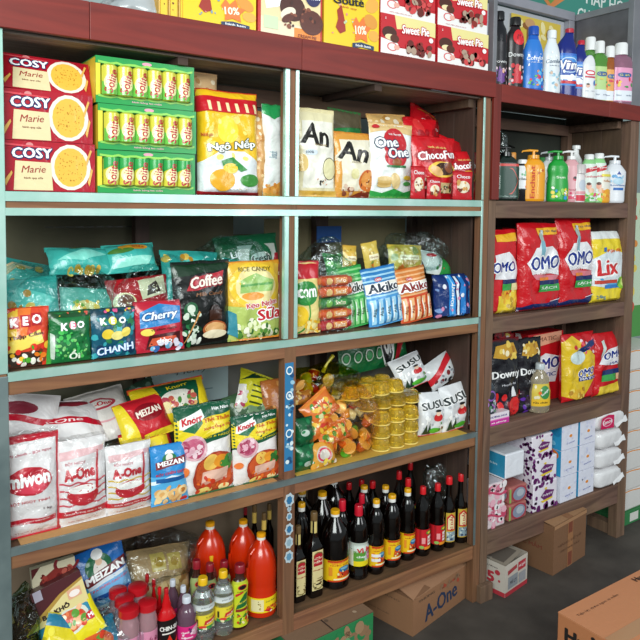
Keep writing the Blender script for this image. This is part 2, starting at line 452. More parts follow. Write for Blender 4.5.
# uprights
bx('post', unit, .250, .0, 0, .304, .035, 1.905, WV)
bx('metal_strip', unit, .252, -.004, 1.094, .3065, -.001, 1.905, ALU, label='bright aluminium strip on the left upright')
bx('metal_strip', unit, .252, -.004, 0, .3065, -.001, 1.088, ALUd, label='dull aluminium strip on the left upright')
bx('post', unit, 1.080, 0, 0, 1.121, .036, 1.905, WV)
for z0, z1 in ((1.529, 1.905), (1.099, 1.470)):
    bx('metal_strip', unit, 1.075, -.0045, z0, 1.0895, -.001, z1, ALU); bx('metal_strip', unit, 1.1095, -.0045, z0, 1.1225, -.001, z1, ALU)
    bx('metal_strip', unit, 1.0745, -.001, z0, 1.0785, .012, z1, ALU)
bx('post', unit, 1.925, 0, 0, 1.959, .036, 1.905, WV)
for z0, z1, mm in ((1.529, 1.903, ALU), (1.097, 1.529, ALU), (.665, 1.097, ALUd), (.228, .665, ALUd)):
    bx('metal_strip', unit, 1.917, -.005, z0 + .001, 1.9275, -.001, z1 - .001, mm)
for x0, x1 in ((.25, .30), (.74, .785), (1.42, 1.475), (1.89, 1.93)):
    bx('post', unit, x0, .34, 0, x1, DB, 1.90, PL)
# shelves: board, front beam, strips
def shelf(z, strips, beam):
    q = MB(); q.box(.256, .009, z - .0125, 1.924, .34, z - .0005, WBd)
    bo = q.build('shelf_board', unit, smooth=False)
    q = MB(); q.box(0, 0, 0, 1.66, .028, beam[1] - beam[0], WB); b = q.build('front_beam', unit, smooth=False, bevel=.002); b.location = (.262, .001, beam[0])
    for a, c, mm in strips:
        q = MB(); q.box(0, 0, 0, 1.612, .0035, c - a, mm); q.box(0, .0035, c - a - .002, 1.612, .009, c - a, mm)
        s = q.build('metal_strip', unit, smooth=False); s.location = (.3055, -.003, a)
shelf(1.526, ((1.505, 1.528, ALU), (1.471, 1.489, ALU)), (1.473, 1.512))
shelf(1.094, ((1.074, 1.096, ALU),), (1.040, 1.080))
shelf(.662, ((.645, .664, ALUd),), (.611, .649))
shelf(.2225, (), (.172, .2100))
bx('nosing', unit, .262, .001, .2102, 1.922, .0088, .2225, WB)
q = MB(); q.box(.25, .0, 1.975, 1.955, DB, 1.990, WBd); q.build('top_board', unit, smooth=False)
q = MB(); q.box(.25, .02, 1.900, 1.955, DB, 1.906, wood('#857669', '#a39384', 0, name='bounce_lit_board')); q.build('top_underside', unit, smooth=False)  # pale colour stands in for light bounced up onto the underside
j1, j2 = front(88, 15)[0], front(299.5, 55)[0]
for a, b in ((.22, j1 - .001), (j1, j2 - .001), (j2, 1.9665)):
    bx('red_fascia', unit, a, -.016, 1.904, b, -.0005, 1.996, RED)
for x in (.745, 1.425):
    bx('brace', unit, x, .015, 1.878, x + .03, .34, 1.8995, PL)
bx('brace', unit, .26, .318, 1.835, 1.92, .339, 1.895, wood('#5b4432', '#7f6048', 0, name='back_brace'))
bx('brace', unit, 1.885, .04, 1.868, 1.912, .318, 1.8995, PLR)
# plank side wall at the right end
for i in range(3):
    a = .04 + i * .1; bx('side_plank', unit, 1.913, a, .226, 1.923, a + .0985, 1.900, PL)
# boards behind each tier
BK = MB
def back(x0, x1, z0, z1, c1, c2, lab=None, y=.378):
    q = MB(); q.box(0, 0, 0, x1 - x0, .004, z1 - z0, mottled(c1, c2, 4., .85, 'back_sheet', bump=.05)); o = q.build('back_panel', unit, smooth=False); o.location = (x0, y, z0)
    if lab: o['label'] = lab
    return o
back(.2, 1.10, 1.0, 1.50, '#4a4736', '#5d5944', 'dark olive cardboard sheet')
back(1.10, 1.95, 1.0, 1.40, '#4a4534', '#5c5540'); back(1.22, 1.88, 1.30, 1.455, '#6e6549', '#837a5a', 'beige cardboard sheet', y=.372)
back(.2, .95, .60, .99, '#6b6b59', '#7c7b68', 'grey green board'); back(.955, 1.95, .60, .99, '#70706a', '#80807a')
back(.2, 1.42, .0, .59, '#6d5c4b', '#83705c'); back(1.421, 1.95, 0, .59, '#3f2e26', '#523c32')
back(.2, .72, 1.51, 1.80, '#73624a', '#87765c', 'cardboard sheet')
dash = MB()
for k in range(9): dash.box(.48 + k * .03, .3765, 1.428, .502 + k * .03, .3778, 1.432, mat('#2b2a20'))
dash.build('printed_dashes', unit, smooth=False)
# stickers and tape on the middle upright
def sticker(name, z, hgt, w, col, xo=1.1): 
    q = MB(); q.box(xo - w / 2, -.0016, z - hgt / 2, xo + w / 2, -.0002, z + hgt / 2, satin(col)); o = q.build(name, unit, smooth=False); return o
q = MB(); W_, H_ = .030, .335
q.box(0, -.0014, 0, W_, -.0002, H_, satin('#2f78a8'))
gfx(q, lambda x, y: (x * W_, -.0014, y * H_), W_, H_, [('S', ['#d8e6ea', '#9cc3d6', '#1c4f7d'], 26, .1, .02, .95, .98, .22), ('A', '#e8f0f2', .5, .93, .4, .04, .3, 0, 6.3), ('A', '#e8f0f2', .5, .7, .4, .04, .3, 0, 6.3), ('A', '#e8f0f2', .5, .35, .4, .04, .3, 0, 6.3)], satin, L=1)
o = q.build('blue_tape', unit, smooth=False); o.location = (1.081, 0, .690); o['label'] = 'blue and white patterned tape stuck to the post'
for i, (z, r) in enumerate(((.597, .020), (.570, .009), (.545, .012), (.505, .017), (.463, .017), (.418, .018))):
    q = MB(); c = 14
    pts = [(1.100 + r * .75 * cos(2 * pi * k / c) * (1 + .25 * (k % 2)) , z + r * sin(2 * pi * k / c) * (1 + .2 * (k % 2))) for k in range(c)]
    q.add([(p[0], -.0014, p[1]) for p in pts], [tuple(range(c))], satin('#b9c6cd'))
    q.add([(1.1 + (p[0] - 1.1) * .6, -.0018, z + (p[1] - z) * .6) for p in pts], [tuple(range(c))], satin(['#2f6f9c', '#8fa9b8', '#5f8fae'][i % 3]))
    q.build('sticker', unit, smooth=False)

# ---- right unit
ru = empty('shelving_unit'); tag(ru, 'narrower wooden shelving unit on the right with plank sides and red fascia', 'shelving')
RX0, RX1 = 1.962, 2.93
bx('post', ru, 1.9625, 0, 0, 2.0, .04, 1.5285, WRV); bx('post', ru, 1.9625, .001, 1.529, 2.0, .04, 1.893, WRV)
bx('foot_block', ru, 1.945, -.022, 0, 2.012, -.0005, .065, WRV)
bx('red_upright', ru, 1.9615, -.013, 1.532, 2.0, -.0005, 1.956, REDV)
bx('post', ru, 2.862, 0, 0, 2.925, .045, 1.893, WRV)
bx('post', ru, 2.83, .30, 0, 2.86, .34, 1.893, WRV); bx('post', ru, 1.9625, .30, 0, 2.0, .34, 1.893, WRV)
bx('foot_rail', ru, 2.87, .046, .0, 2.92, .34, .05, WRV)
jx = front(607, 110)[0]
bx('red_fascia', ru, 2.0015, -.013, 1.892, jx - .001, -.0005, 1.9575, RED); bx('red_fascia', ru, jx, -.013, 1.892, 2.96, -.0005, 1.9575, RED)
for z, b0, b1 in ((U1, 1.463, 1.514), (U2, 1.026, 1.066), (U3, .590, .648), (U4, .165, .238)):
    q = MB(); q.box(2.0, .028, z - .013, 2.861, .34, z - .001, WR); q.build('shelf_board', ru, smooth=False)
    q = MB(); q.box(0, 0, 0, .861, .027, z - .0005 - b0, WR); o = q.build('front_beam', ru, smooth=False, bevel=.003); o.location = (2.0005, .0005, b0)
q = MB(); q.box(1.963, .0, 1.935, 2.95, .36, 1.955, WR); q.build('top_board', ru, smooth=False)
bx('brace', ru, 2.0, .30, 1.845, 2.83, .32, 1.893, WR); bx('brace', ru, 2.832, .046, 1.86, 2.859, .30, 1.893, WR)
for i in range(3):
    a = .046 + i * .098; bx('side_plank', ru, 2.862, a, .258, 2.872, a + .0965, 1.934, PLR)
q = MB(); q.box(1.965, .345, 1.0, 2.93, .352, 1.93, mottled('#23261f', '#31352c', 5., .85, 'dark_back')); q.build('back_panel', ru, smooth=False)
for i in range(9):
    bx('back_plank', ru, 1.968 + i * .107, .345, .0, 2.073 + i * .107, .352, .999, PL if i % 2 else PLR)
for i in range(9):
    bx('back_plank', ru, 1.968 + i * .107, .3405, 1.03, 2.073 + i * .107, .3445, 1.46, PLR)
q = MB(); q.tube([(2.02 + i * .06, .338, 1.79 - .02 * sin(i * .9)) for i in range(9)], .002, mat('#101010'), 6); q.build('wire', ru)

# ---- glazed display cabinet standing on the right unit
cab = empty('display_cabinet'); tag(cab, 'grey aluminium framed display cabinet standing on top of the right shelving unit', 'cabinet')
GR = mottled('#7b7c82', '#908f95', 6., .4, 'grey_frame', metal=.3, bump=.05)
bx('frame_post', cab, 1.966, .002, 1.9975, 1.985, .03, 2.62, GR); bx('frame_post', cab, 2.855, .002, 1.959, 2.93, .03, 2.62, GR)
bx('frame_post', cab, 2.815, .30, 1.959, 2.854, .33, 2.384, mottled('#9b9ba5', '#adabb5', 6., .4, 'pale_frame', metal=.3)); bx('frame_post', cab, 2.07, .30, 1.959, 2.085, .33, 2.384, GR)
bx('frame_rail', cab, 1.97, .30, 2.385, 2.855, .33, 2.425, mottled('#9b9ba5', '#adabb5', 6., .4, 'pale_frame', metal=.3))
bx('frame_rail', cab, 2.858, .03, 2.385, 2.90, .33, 2.415, GR)
sm = mottled('#3c3b3e', '#77747b', 2.2, .35, 'reflection_toned_panel', metal=.2, bump=.02, mid=(.42, .6))  # dark reflection on the grey panel is put into its mottled colour
bx('side_panel', cab, 2.862, .031, 1.96, 2.868, .33, 2.384, sm)
q = MB(); q.box(1.97, .331, 1.96, 2.85, .334, 2.38, mat('#b4b6bc', .3, alpha=1)); q.build('back_panel', cab, smooth=False)
# poster showing behind the bottles
x0, z0 = front(512, 80, .31); x1, z1 = front(563, 22, .31)
q = MB(); w_, h_ = x1 - x0, 2.36 - 2.02
q.box(0, 0, 0, w_, .002, h_, satin('#d9bd4a'))
gfx(q, lambda x, y: (x * w_, 0, y * h_), w_, h_, [('S', ['#e6cf6a', '#a87d2c', '#efe2a8', '#8e5a2a'], 26, .1, .1, .9, .9, .07), ('P', '#7c5436', [(.3, .2), (.36, .2), (.42, .9), (.3, .95)]), ('E', '#c99a6a', .36, .92, .1, .06)], satin, L=1)
o = q.build('picture_sheet', None, smooth=False); o.location = (x0, .322, 2.02); tag(o, 'faded yellow picture sheet against the cabinet back behind the fabric softener bottles', 'poster')

# ---- teal shop sign on the wall
q = MB(); w_, h_ = 2.0, .9; q.box(0, 0, 0, w_, .02, h_, satin('#3d8f80'))
gfx(q, lambda x, y: (x * w_, 0, y * h_), w_, h_, [
    ('T', '#e9f2ec', 'HAP HO', .57, .155, .075, .17, .0), ('T', '#e9f2ec', 'CHA', .49, .045, .075, .08, 0),
    ('P', '#e08a4a', [(.29, .11), (.34, .03), (.40, .11), (.40, .2), (.29, .2)]), ('P', '#6aa04a', [(.30, .12), (.34, .06), (.37, .12), (.34, .18)]), ('W', '#e9f2ec', .02, .28, .09, .02, .01, 30)], satin, L=3)
o = q.build('shop_sign', None, smooth=False); o.location = (2.25, .50, 2.47); tag(o, 'teal shop sign with white capital letters hanging behind the display cabinet', 'sign')

# ---- stack of tissue packs and poster past the right end
for k in range(8):
    q = MB(); q.box(0, 0, 0, .36, .22, .096, mat('#dcd9d6', .5, bump=.3, bscale=12.))
    gfx(q, lambda x, y: (x * .36, 0, y * .096), .36, .096, [('W', '#e8923c', 0, 1, .93, .05, .03, 12)], satin)
    gfx(q, lambda x, y: (0, .22 - x * .22, y * .096), .22, .096, [('W', '#e8923c', 0, 1, .93, .05, .03, 12)], satin)
    o = q.build('tissue_pack', None, smooth=False, bevel=.008); o.location = (3.012, .06, .062 + k * .0968)
    tag(o, 'white tissue pack, %s of the tall stack past the right shelves' % ('at the foot', 'second from the foot', 'third from the foot', 'fourth from the foot', 'fourth from the top', 'third from the top', 'second from the top', 'topmost')[k], 'tissue pack', 'tissue packs stacked past the right shelves')
q = MB(); q.box(0, 0, 0, .4, .25, .06, card('#2f7a45')); q.box(.05, -.001, .01, .12, 0, .05, card('#d8d8d0'))
o = q.build('base_box', None, smooth=False, bevel=.003); o.location = (3.0, .05, .0005); tag(o, 'flat green box on the floor under the tall stack of tissue packs', 'box')
q = MB(); q.box(0, 0, 0, .5, .01, .75, satin('#cfe3c6'))
gfx(q, lambda x, y: (x * .5, 0, y * .75), .5, .75, [('R', '#4f9a45', 0, 0, 1, .22), ('S', ['#e8923c', '#6db04a', '#d2553a', '#f2d35a'], 30, .05, .2, .95, .95, .06), ('E', '#e9efe4', .1, .1, .05, .04)], satin, L=2)
o = q.build('fruit_poster', None, smooth=False); o.location = (3.02, .262, .84); tag(o, 'green and cream poster with orange fruit, past the right end of the shelves', 'poster')
o.location.z = .8368
# ================================================================== LEFT UNIT, TOP OF THE FASCIA
SB = TOP - .004     # upper face of the top board
q = MB(); q.box(.25, .001, 1.9905, 1.955, .36, SB - .0005, WBd); o = q.build('top_lining', unit, smooth=False)
filmbag('crumpled grey plastic bag lying on the top board at the left', 'plastic bag', .70, .12, SB, .24, .16, .075, 3, name='grey_plastic_bag')
COL.objects['grey_plastic_bag'].data.materials.clear(); COL.objects['grey_plastic_bag'].data.materials.append(mat('#a9adb0', .3, bump=.5, bscale=25., coat=.4))
bx('end_board', unit, .865, .045, 1.9935, .895, .30, 2.20, mat('#3a2420', .6))
Yw = '#f3cf22'
for i in range(3):
    a = front(159.5 + i * 10.3, 15)[0] + .002
    carton(['leftmost narrow yellow carton end of three on the top board', 'middle narrow yellow carton end of three on the top board', 'narrow yellow carton end right beside the large yellow biscuit box'][i],
           'biscuit box', 0, 1, 0, 1, 0, 0, .14, '#c9992a', [('R', '#edc93a', .18, 0, .82, 1), ('S', ['#7d4a1e', '#b5792f'], 7, .3, .1, .7, .95, .12)], group='yellow carton ends on the top board', name='biscuit_carton',
           dims=(.0275, .20), loc=(a + .0145, .012 + .0015 * i, SB + .0005))
def goute(ten=True):
    g = [('E', '#e89a2f', .86, .93, .16, .12), ('E', '#f0b04a', .86, .68, .13, .1, .5), ('E', '#e39a3c', .84, .45, .13, .1, -.4), ('E', '#f0b04a', .9, .25, .1, .08),
         ('P', '#a3301f', [(.22, .52), (.30, .60), (.36, .40), (.38, .25), (.28, .2), (.2, .28), (.24, .4)]), ('E', '#e8b68c', .27, .62, .03, .04), ('S', ['#7f9fb5', '#e58a8a', '#c9d8b0'], 8, .1, .12, .6, .5, .018),
         ('P', '#ef7b33', [(.5, .36), (.56, .48), (.62, .40), (.7, .50), (.74, .38), (.84, .36), (.76, .26), (.78, .14), (.66, .18), (.55, .13), (.56, .25)]), ('T', '#fff6e0', '10%', .65, .30, .12, .2, .1, .03),
         ('P', '#23395c', [(.50, .10), (.66, .13), (.9, .10), (.9, .04), (.66, .06), (.5, .02)]), ('T', '#ffffff', 'bánh kem', .7, .08, .035, .28)]
    return g
def gtxt(y): return [('T', '#1c1c1c', 'Gouté', .42, y, .12, .55, .05, .035)]
carton('large yellow biscuit box with orange 10% star, left on the top board', 'biscuit box', 183, 256, -34, 33, .010, SB, .10, Yw, goute() + gtxt(.82), group='yellow biscuit boxes on the top board', name='biscuit_carton', sidec='#d9a82a')
carton('red and cream chocolate pie box with bitten round cakes, on the top board', 'biscuit box', 258, 322, -24, 47, .010, SB, .10, '#c8322b',
       [('R', '#f2dfc0', .04, .0, .97, .72), ('P', '#efd9a8', [(.04, .3), (.97, .2), (.97, .9), (.04, .75)]), ('R', '#f08f3a', .55, .02, .97, .2), ('P', '#c42f30', [(.08, .86), (.4, .93), (.42, .7), (.08, .62)]), ('T', '#ffffff', 'ChocoPn', .25, .78, .07, .28, .06, .02, .2),
        ('P', '#ffffff', [(.08, .62), (.36, .68), (.36, .5), (.12, .42)]), ('R', '#cfe3b8', .08, .12, .30, .32), ('E', '#4a1f14', .52, .50, .20, .21), ('E', '#f5e7cf', .45, .40, .13, .09, .5), ('E', '#5c2a1b', .45, .33, .11, .06, .5), ('E', '#5a2718', .82, .32, .19, .20), ('S', ['#8a4a32', '#3d1a10'], 16, .4, .2, .9, .6, .03),
        ('E', '#2b2b5c', .84, .75, .13, .17), ('T', '#ffffff', 'Tink', .84, .75, .12, .22, .1, .03), ('T', '#7a2a1a', 'CREAM PIE', .75, .08, .05, .3)], name='biscuit_carton', sidec='#a82824')
carton('yellow biscuit box with black script lettering, beside the red chocolate pie box', 'biscuit box', 324, 379, -21, 55, .010, SB, .10, Yw, goute() + gtxt(.68) + [('T', '#c84f2a', 'bánh quy', .42, .58, .03, .3)], group='yellow biscuit boxes on the top board', name='biscuit_carton', sidec='#d9a82a')
SP = [('P', '#f1e39a', [(.0, .62), (1, .62), (1, 1), (0, 1)]), ('P', '#c8202b', [(0, 0.35), (.28, .35), (.3, .55), (.24, 1), (0, 1)]), ('P', '#c8202b', [(.22, .66), (.45, .72), (1, .64), (1, .30), (.34, .26), (.26, .42)]), ('R', '#f4f0ee', 0, 0, 1, .24), ('P', '#f4f0ee', [(0, .2), (.34, .2), (.3, .34), (0, .42)]),
      ('E', '#4b2217', .15, .56, .13, .15), ('E', '#f3e3b0', .16, .46, .09, .07), ('E', '#5c2b1a', .24, .44, .08, .1), ('A', '#e35a5a', .2, .24, .09, .1, .2, 0, 6.3), ('E', '#f0b0a0', .28, .24, .05, .06),
      ('O', '#ffffff', '#c8202b', 'Sweet Pie', .62, .72, .2, .5, .05, .12), ('E', '#ffffff', .91, .55, .04, .06), ('S', ['#8f2a22', '#d84a4a', '#b59a86', '#6a2018'], 26, .46, .18, .90, .44, .055), ('T', '#ffffff', 'S', .07, .88, .05), ('T', '#c8202b', 'bánh mềm phủ sô-cô-la', .35, .06, .03, .4)]
H0 = fit(380, 435, 18, 66, .010, SB)[3]
for (a, b, v0, v1, k, lab) in ((380.5, 435, 18, 66, 0, 'red and white cream pie box, lower left of the four on the top board'), (437.5, 488, 28, 74, 0, 'red and white cream pie box, lower right of the four on the top board'),
                         (380.5, 435, 18, 66, 1, 'red and white cream pie box, upper left of the four, next to a yellow box'), (437.5, 487, 28, 74, 1, 'red and white cream pie box, upper right of the four, under the frame edge')):
    xc, ww, _, hh = fit(a, b, v0, v1, .010, SB)
    carton(lab, 'biscuit box', a, b, v0, v1, .010, SB, .09, '#c8202b', SP, group='red and white cream pie boxes on the top board', name='pie_carton', dims=(ww, H0), loc=(xc, .010 + .004 * k, SB + .0005 + k * (H0 + .0008)))

# ================================================================== ROW 1 (z = S1)
def cosy(): 
    return [('E', '#efe6da', .72, .5, .23, .47), ('E', '#f0bc4a', .72, .5, .185, .40), ('S', ['#c98a2c'], 60, .58, .22, .86, .78, .008), ('P', '#e6d6a8', [(.1, .02), (.52, .02), (.5, .58), (.12, .6)]),
            ('O', '#ffffff', '#1b2f66', 'COSY', .30, .76, .2, .42, .02), ('T', '#a32a2a', 'Marie', .31, .44, .14, .26, .03, 0, .25), ('T', '#8a4030', 'bánh quy sữa', .31, .26, .05, .2), ('P', '#e8b45a', [(.93, .12), (.97, .45), (.955, .5), (.91, .2)]), ('P', '#e8b45a', [(.02, .1), (.09, .35), (.08, .4), (.0, .2)]), ('P', '#e8b45a', [(.9, .55), (.96, .85), (.94, .88), (.885, .6)]),
            ('E', '#d98a8a', .27, .92, .04, .05), ('P', '#d94a55', [(.0, .9), (.5, .86), (.5, .89), (0, .94)])]
rg = lambda c: mat(c, .22, bump=.35, bscale=22., coat=.6)
hb = fit(3, 93, 142, 190, .03, S1)[3]
for k, (lab) in enumerate(('red multipack of round biscuits at the bottom of the stack by the left post', 'red multipack of round biscuits in the middle of the left stack')):
    xc, ww, _, _ = fit(3.5, 95, 142, 190, .03, S1)
    carton(lab, 'biscuit pack', 0, 1, 0, 1, 0, 0, .16, '#b0172a', cosy(), group='stacked red biscuit multipacks', name='biscuit_multipack', m=rg, dims=(ww - .004 * k, hb - .001), loc=(xc - .003 * k, .03, S1 + .001 + k * hb), bev=.008)
xc, ww, _, _ = fit(3, 92, 66, 98, .05, S1)
carton('tilted red multipack of round biscuits on top of the left stack', 'biscuit pack', 0, 1, 0, 1, 0, 0, .15, '#b0172a', cosy(), group='stacked red biscuit multipacks', name='biscuit_multipack', m=rg, dims=(ww, hb * .80), loc=(xc, .05, S1 + .003 + 2 * hb), rot=(-24, 1.5, 0), bev=.008)
# trays of rolls in green windowed cartons
def tray(lab, u0, u1, vt, vb, z0, Y, hh=None, shift=0):
    xc, w_, _, h_ = fit(u0, u1, vt, vb, Y, z0); h_ = hh or h_
    root = empty('roll_cake_tray', (xc, Y, z0 + .0005)); tag(root, lab, 'biscuit pack', 'green windowed trays of roll cakes')
    G, Yl = '#149a48', '#e7d63c'; d_ = .13
    q = MB(); q.box(-w_ / 2, .012, 0, w_ / 2, d_, h_, satin(G)); q.box(-w_ / 2, 0, 0, w_ / 2, .012, h_ * .16, satin(G)); q.box(-w_ / 2, 0, h_ * .84, w_ / 2, .012, h_, satin(G))
    q.box(-w_ / 2, 0, h_ * .16, -w_ / 2 + .012, .012, h_ * .84, satin(Yl)); q.box(w_ / 2 - .012, 0, h_ * .16, w_ / 2, .012, h_ * .84, satin(G)); q.mats
    gfx(q, lambda x, y: (-w_ / 2, d_ - x * d_, y * h_), d_, h_, [('R', '#e7c93c', 0, 0, 1, .97), ('T', '#a8242c', 'Solite', .5, .5, .3, .6, 1.57, .02)], satin, L=1)
    gfx(q, lambda x, y: (-w_ / 2 + x * w_, 0, y * h_), w_, h_, [('T', '#f2b8c8', 'bánh bông lan cuộn', .5, .07, .05, .3), ('E', '#e8a0b8', .5, .93, .05, .04), ('W', '#8fd058', .02, .98, .12, .05, .02, 40), ('W', '#8fd058', .02, .98, .84, .05, .02, 40)], satin, L=1)
    q.build('tray', root, smooth=False)
    n = 6
    for i in range(n):
        c = MB(); r = w_ / n * .44; x = -w_ / 2 + .014 + (w_ - .028) * (i + .5) / n
        hh_ = h_ * .68; z_ = h_ * .16
        c.lathe([(z_ + .0005, r * .8), (z_ + .004, r), (z_ + hh_ - .006, r), (z_ + hh_ - .001, r * .7)], mat('#d8d24a', .25, coat=.5), 18, cx=x, cy=.0)
        S = lambda X, Yv, x=x, r=r: (x + (r + .0006) * sin((X - .5) * 2.6), -(r + .0006) * cos((X - .5) * 2.6), z_ + hh_ * Yv)
        gfx(c, S, r * 2.6, hh_, [('P', '#2fa04c', [(0, .55), (.5, .7), (1, .5), (1, .97), (0, .97)]) if shift == 0 else ('P', '#6fbf4a', [(0, .03), (1, .03), (1, .45), (.5, .3), (0, .45)]), ('E', '#f3ecb0', .5, .4, .36, .25), ('T', '#b8222e', 'Solite', .5, .45, .26, 1.15, 1.45 if shift < 2 else 1.3, .03)], lambda c_: mat(c_, .25, coat=.5), L=.01)
        c.build('roll_cake', root)
    return h_
h1 = tray('green tray of small wrapped roll cakes at the bottom of its stack', 97.5, 195, 152, 191, S1, .035)
h1 = h1 + .001
h2 = tray('green tray of small wrapped roll cakes in the middle of its stack', 97, 196, 0, 0, S1 + h1, .03, h1 + .004, 1) + .001
tray('green tray of small wrapped roll cakes on top of its stack', 95, 194, 0, 0, S1 + h1 + h2, .028, h1 + .006, 2)
pouch('plump yellow and white cracker bag with red striped top, left of the centre post', 'snack bag', 197, 257, 92, 193, .03, S1, .075, '#f1c022',
      [('P', '#e9edf0', [(.0, .0), (1, .0), (1, .30), (.7, .42), (.3, .42), (0, .3)]), ('E', '#ffdf3e', .42, .62, .17, .13),  ('S', ['#f7e77a'], 12, .05, .3, .95, .75, .05),
       ('O', '#ffffff', '#1d3d1e', 'Ngô Nếp', .5, .47, .11, .78, .12), ('R', '#c8202b', 0, .78, 1, .93), ('R', '#f7e3b0', .12, .79, .17, .88), ('R', '#f7e3b0', .27, .79, .32, .88), ('R', '#f7e3b0', .42, .79, .47, .88), ('R', '#f7e3b0', .57, .79, .62, .88), ('R', '#f7e3b0', .72, .79, .77, .88), ('R', '#f7e3b0', .87, .79, .92, .88),
       ('E', '#e8a92a', .32, .14, .2, .1), ('E', '#3f8f3a', .78, .14, .17, .06), ('P', '#2f8a3c', [(.3, .32), (.5, .36), (.72, .24), (.62, .22), (.5, .27), (.34, .26)]), ('E', '#f6c93c', .45, .25, .12, .05), ('R', '#b3202a', 0, 0, 1, .035), ('T', '#c02030', 'bánh gạo', .1, .56, .04, .14)], style='block', seal='#c8202b', lean=2)
pouch('clear cellophane bag of tan crackers lying on top of the yellow cracker bag', 'snack bag', 196, 252, 84, 98, .075, None, .05, '#d6b183', [('S', ['#e3c79a', '#b98c58', '#f0e0c0'], 30, .05, .1, .95, .9, .05)], dims=(.17, .135), loc=(.835, .115, S1 + .225), rot=(-10, 0, 0), wr=.006)
pouch('narrow clear bag of orange crackers right of the yellow cracker bag', 'snack bag', 250, 266, 112, 193, .05, S1, .05, '#d9a566', [('S', ['#eccb94', '#c98a4a', '#f3e2c4'], 40, .05, .05, .95, .95, .12)], lean=2)
pouch('tall white snack bag with green top standing beside the centre post', 'snack bag', 264, 284, 105, 193, .04, S1, .045, '#e9ecea', [('P', '#2a9a55', [(0, .9), (.5, .84), (1, .9), (1, 1), (0, 1)]), ('P', '#e8a44a', [(0, 0), (1, 0), (1, .2), (.5, .12), (0, .08)]), ('T', '#8fa6b5', 'Snack', .35, .45, .1, .3, 1.5), ('S', ['#e9b36a', '#d98a3a'], 8, .1, .02, .9, .14, .1)], seal='#2a9a55', lean=2)
# right bay
def an(b, m2): return [('R', '#f3efe2', .1, .1, .92, .86), ('O', '#1a1613', '#f3efe2', 'An', .42, .70, .24, .66, -.12, .1)]
pouch('cream rice cracker bag with black lettering, beside the centre post', 'snack bag', 299, 336, 109, 193, .03, S1, .045, '#e9dfb6', an(0, 0) + [('E', '#e8e0b0', .78, .32, .2, .13), ('A', '#3a3128', .78, .32, .2, .13, .07, 0, 6.3),  ('S', ['#2a2420', '#e8c9a8', '#d8a08a'], 8, .45, .12, .9, .2, .03), ('E', '#dbe6ee', .28, .50, .14, .035), ('T', '#33445a', '100%', .24, .50, .03, .16), ('T', '#b59a6a', 'VỊ TỰ NHIÊN', .5, .58, .025, .3), ('E', '#e3c37a', .08, .38, .12, .1), ('R', '#dcae4a', 0, 0, 1, .07)], group='cream rice cracker bags', lean=3)
pouch('orange edged rice cracker bag with black lettering and pictured biscuit', 'snack bag', 336, 374, 133, 194, .03, S1, .05, '#dd9a3e', [('P', '#efe6cf', [(.14, .1), (.8, .1), (.95, .5), (.9, .9), (.1, .88)]), ('O', '#1a1613', '#efe6cf', 'An', .42, .70, .28, .72, -.1, .1), ('E', '#d8722c', .8, .26, .28, .17), ('E', '#e89a4a', .8, .28, .22, .12), ('S', ['#7a3a1a', '#f0c890', '#c2461f'], 16, .55, .04, 1, .4, .03), ('E', '#dcd39a', .42, .36, .09, .08), ('P', '#8a3a24', [(.3, .0), (1, 0), (1, .1), (.55, .08)]), ('S', ['#8a4a34', '#d8b8a0'], 10, .15, .05, .4, .3, .05), ('T', '#8a6a3a', 'VỊ RONG BIỂN', .48, .54, .035, .3)], group='cream rice cracker bags', lean=3)
pouch('dark green and brown snack bag lying behind the rice cracker bags', 'snack bag', 333, 368, 110, 133, .12, None, .05, '#1f7a3c', [('P', '#5c5440', [(.0, .5), (1, .6), (1, 1), (0, 1)]), ('P', '#d6d8c8', [(.55, .1), (.9, .1), (.9, .3), (.5, .25)]), ('S', ['#2e9a50', '#175c2c'], 10, 0, 0, 1, .5, .1)], dims=(.14, .15), loc=(1.40, .13, front(350, 110, .15)[1] - .15), rot=(-12, 4, 0))
pouch('gold topped snack bag lying across behind the white biscuit bag', 'snack bag', 360, 406, 112, 130, .11, None, .05, '#d8ae6c', [('S', ['#ecd3a0', '#b98440', '#f2e6cc'], 18, .05, .1, .95, .9, .08)], dims=(.18, .14), loc=(1.61, .14, front(385, 113, .16)[1] - .14), rot=(-14, -3, 0))
pouch('white and green biscuit bag with red oval badge and stacked biscuits pictured', 'snack bag', 371, 413, 124, 196, .02, S1, .05, '#eef1ee', [('R', '#e6c489', 0, .9, 1, 1), ('P', '#e6c489', [(0, .86), (.3, .9), (1, .86), (1, .93), (0, .93)]), ('P', '#2f9e45', [(0, 0), (1, 0), (1, .12), (.75, .08), (.5, .13), (.25, .07), (0, .1)]), ('E', '#c8242e', .52, .72, .28, .22), ('E', '#c8242e', .52, .55, .26, .14), ('O', '#ffffff', '#1c3358', 'One', .33, .74, .13, .5, .08), ('O', '#ffffff', '#1c3358', 'One', .58, .61, .13, .5, .08), ('E', '#9a5a30', .52, .48, .11, .05), ('R', '#2f7a45', .3, .41, .75, .44), ('E', '#dcb873', .26, .17, .15, .03), ('E', '#cfa65c', .26, .2, .15, .03), ('E', '#dcb873', .26, .23, .15, .03), ('E', '#e6c88c', .26, .26, .15, .03), ('E', '#e6c88c', .5, .23, .1, .11, .4), ('E', '#e8c83c', .8, .28, .12, .03), ('E', '#3f9a45', .8, .2, .1, .03), ('E', '#c8242e', .12, .94, .08, .02), ('T', '#ffffff', 'RICE CRACKER', .52, .85, .025, .3)], seal='#e6c489', lean=2)
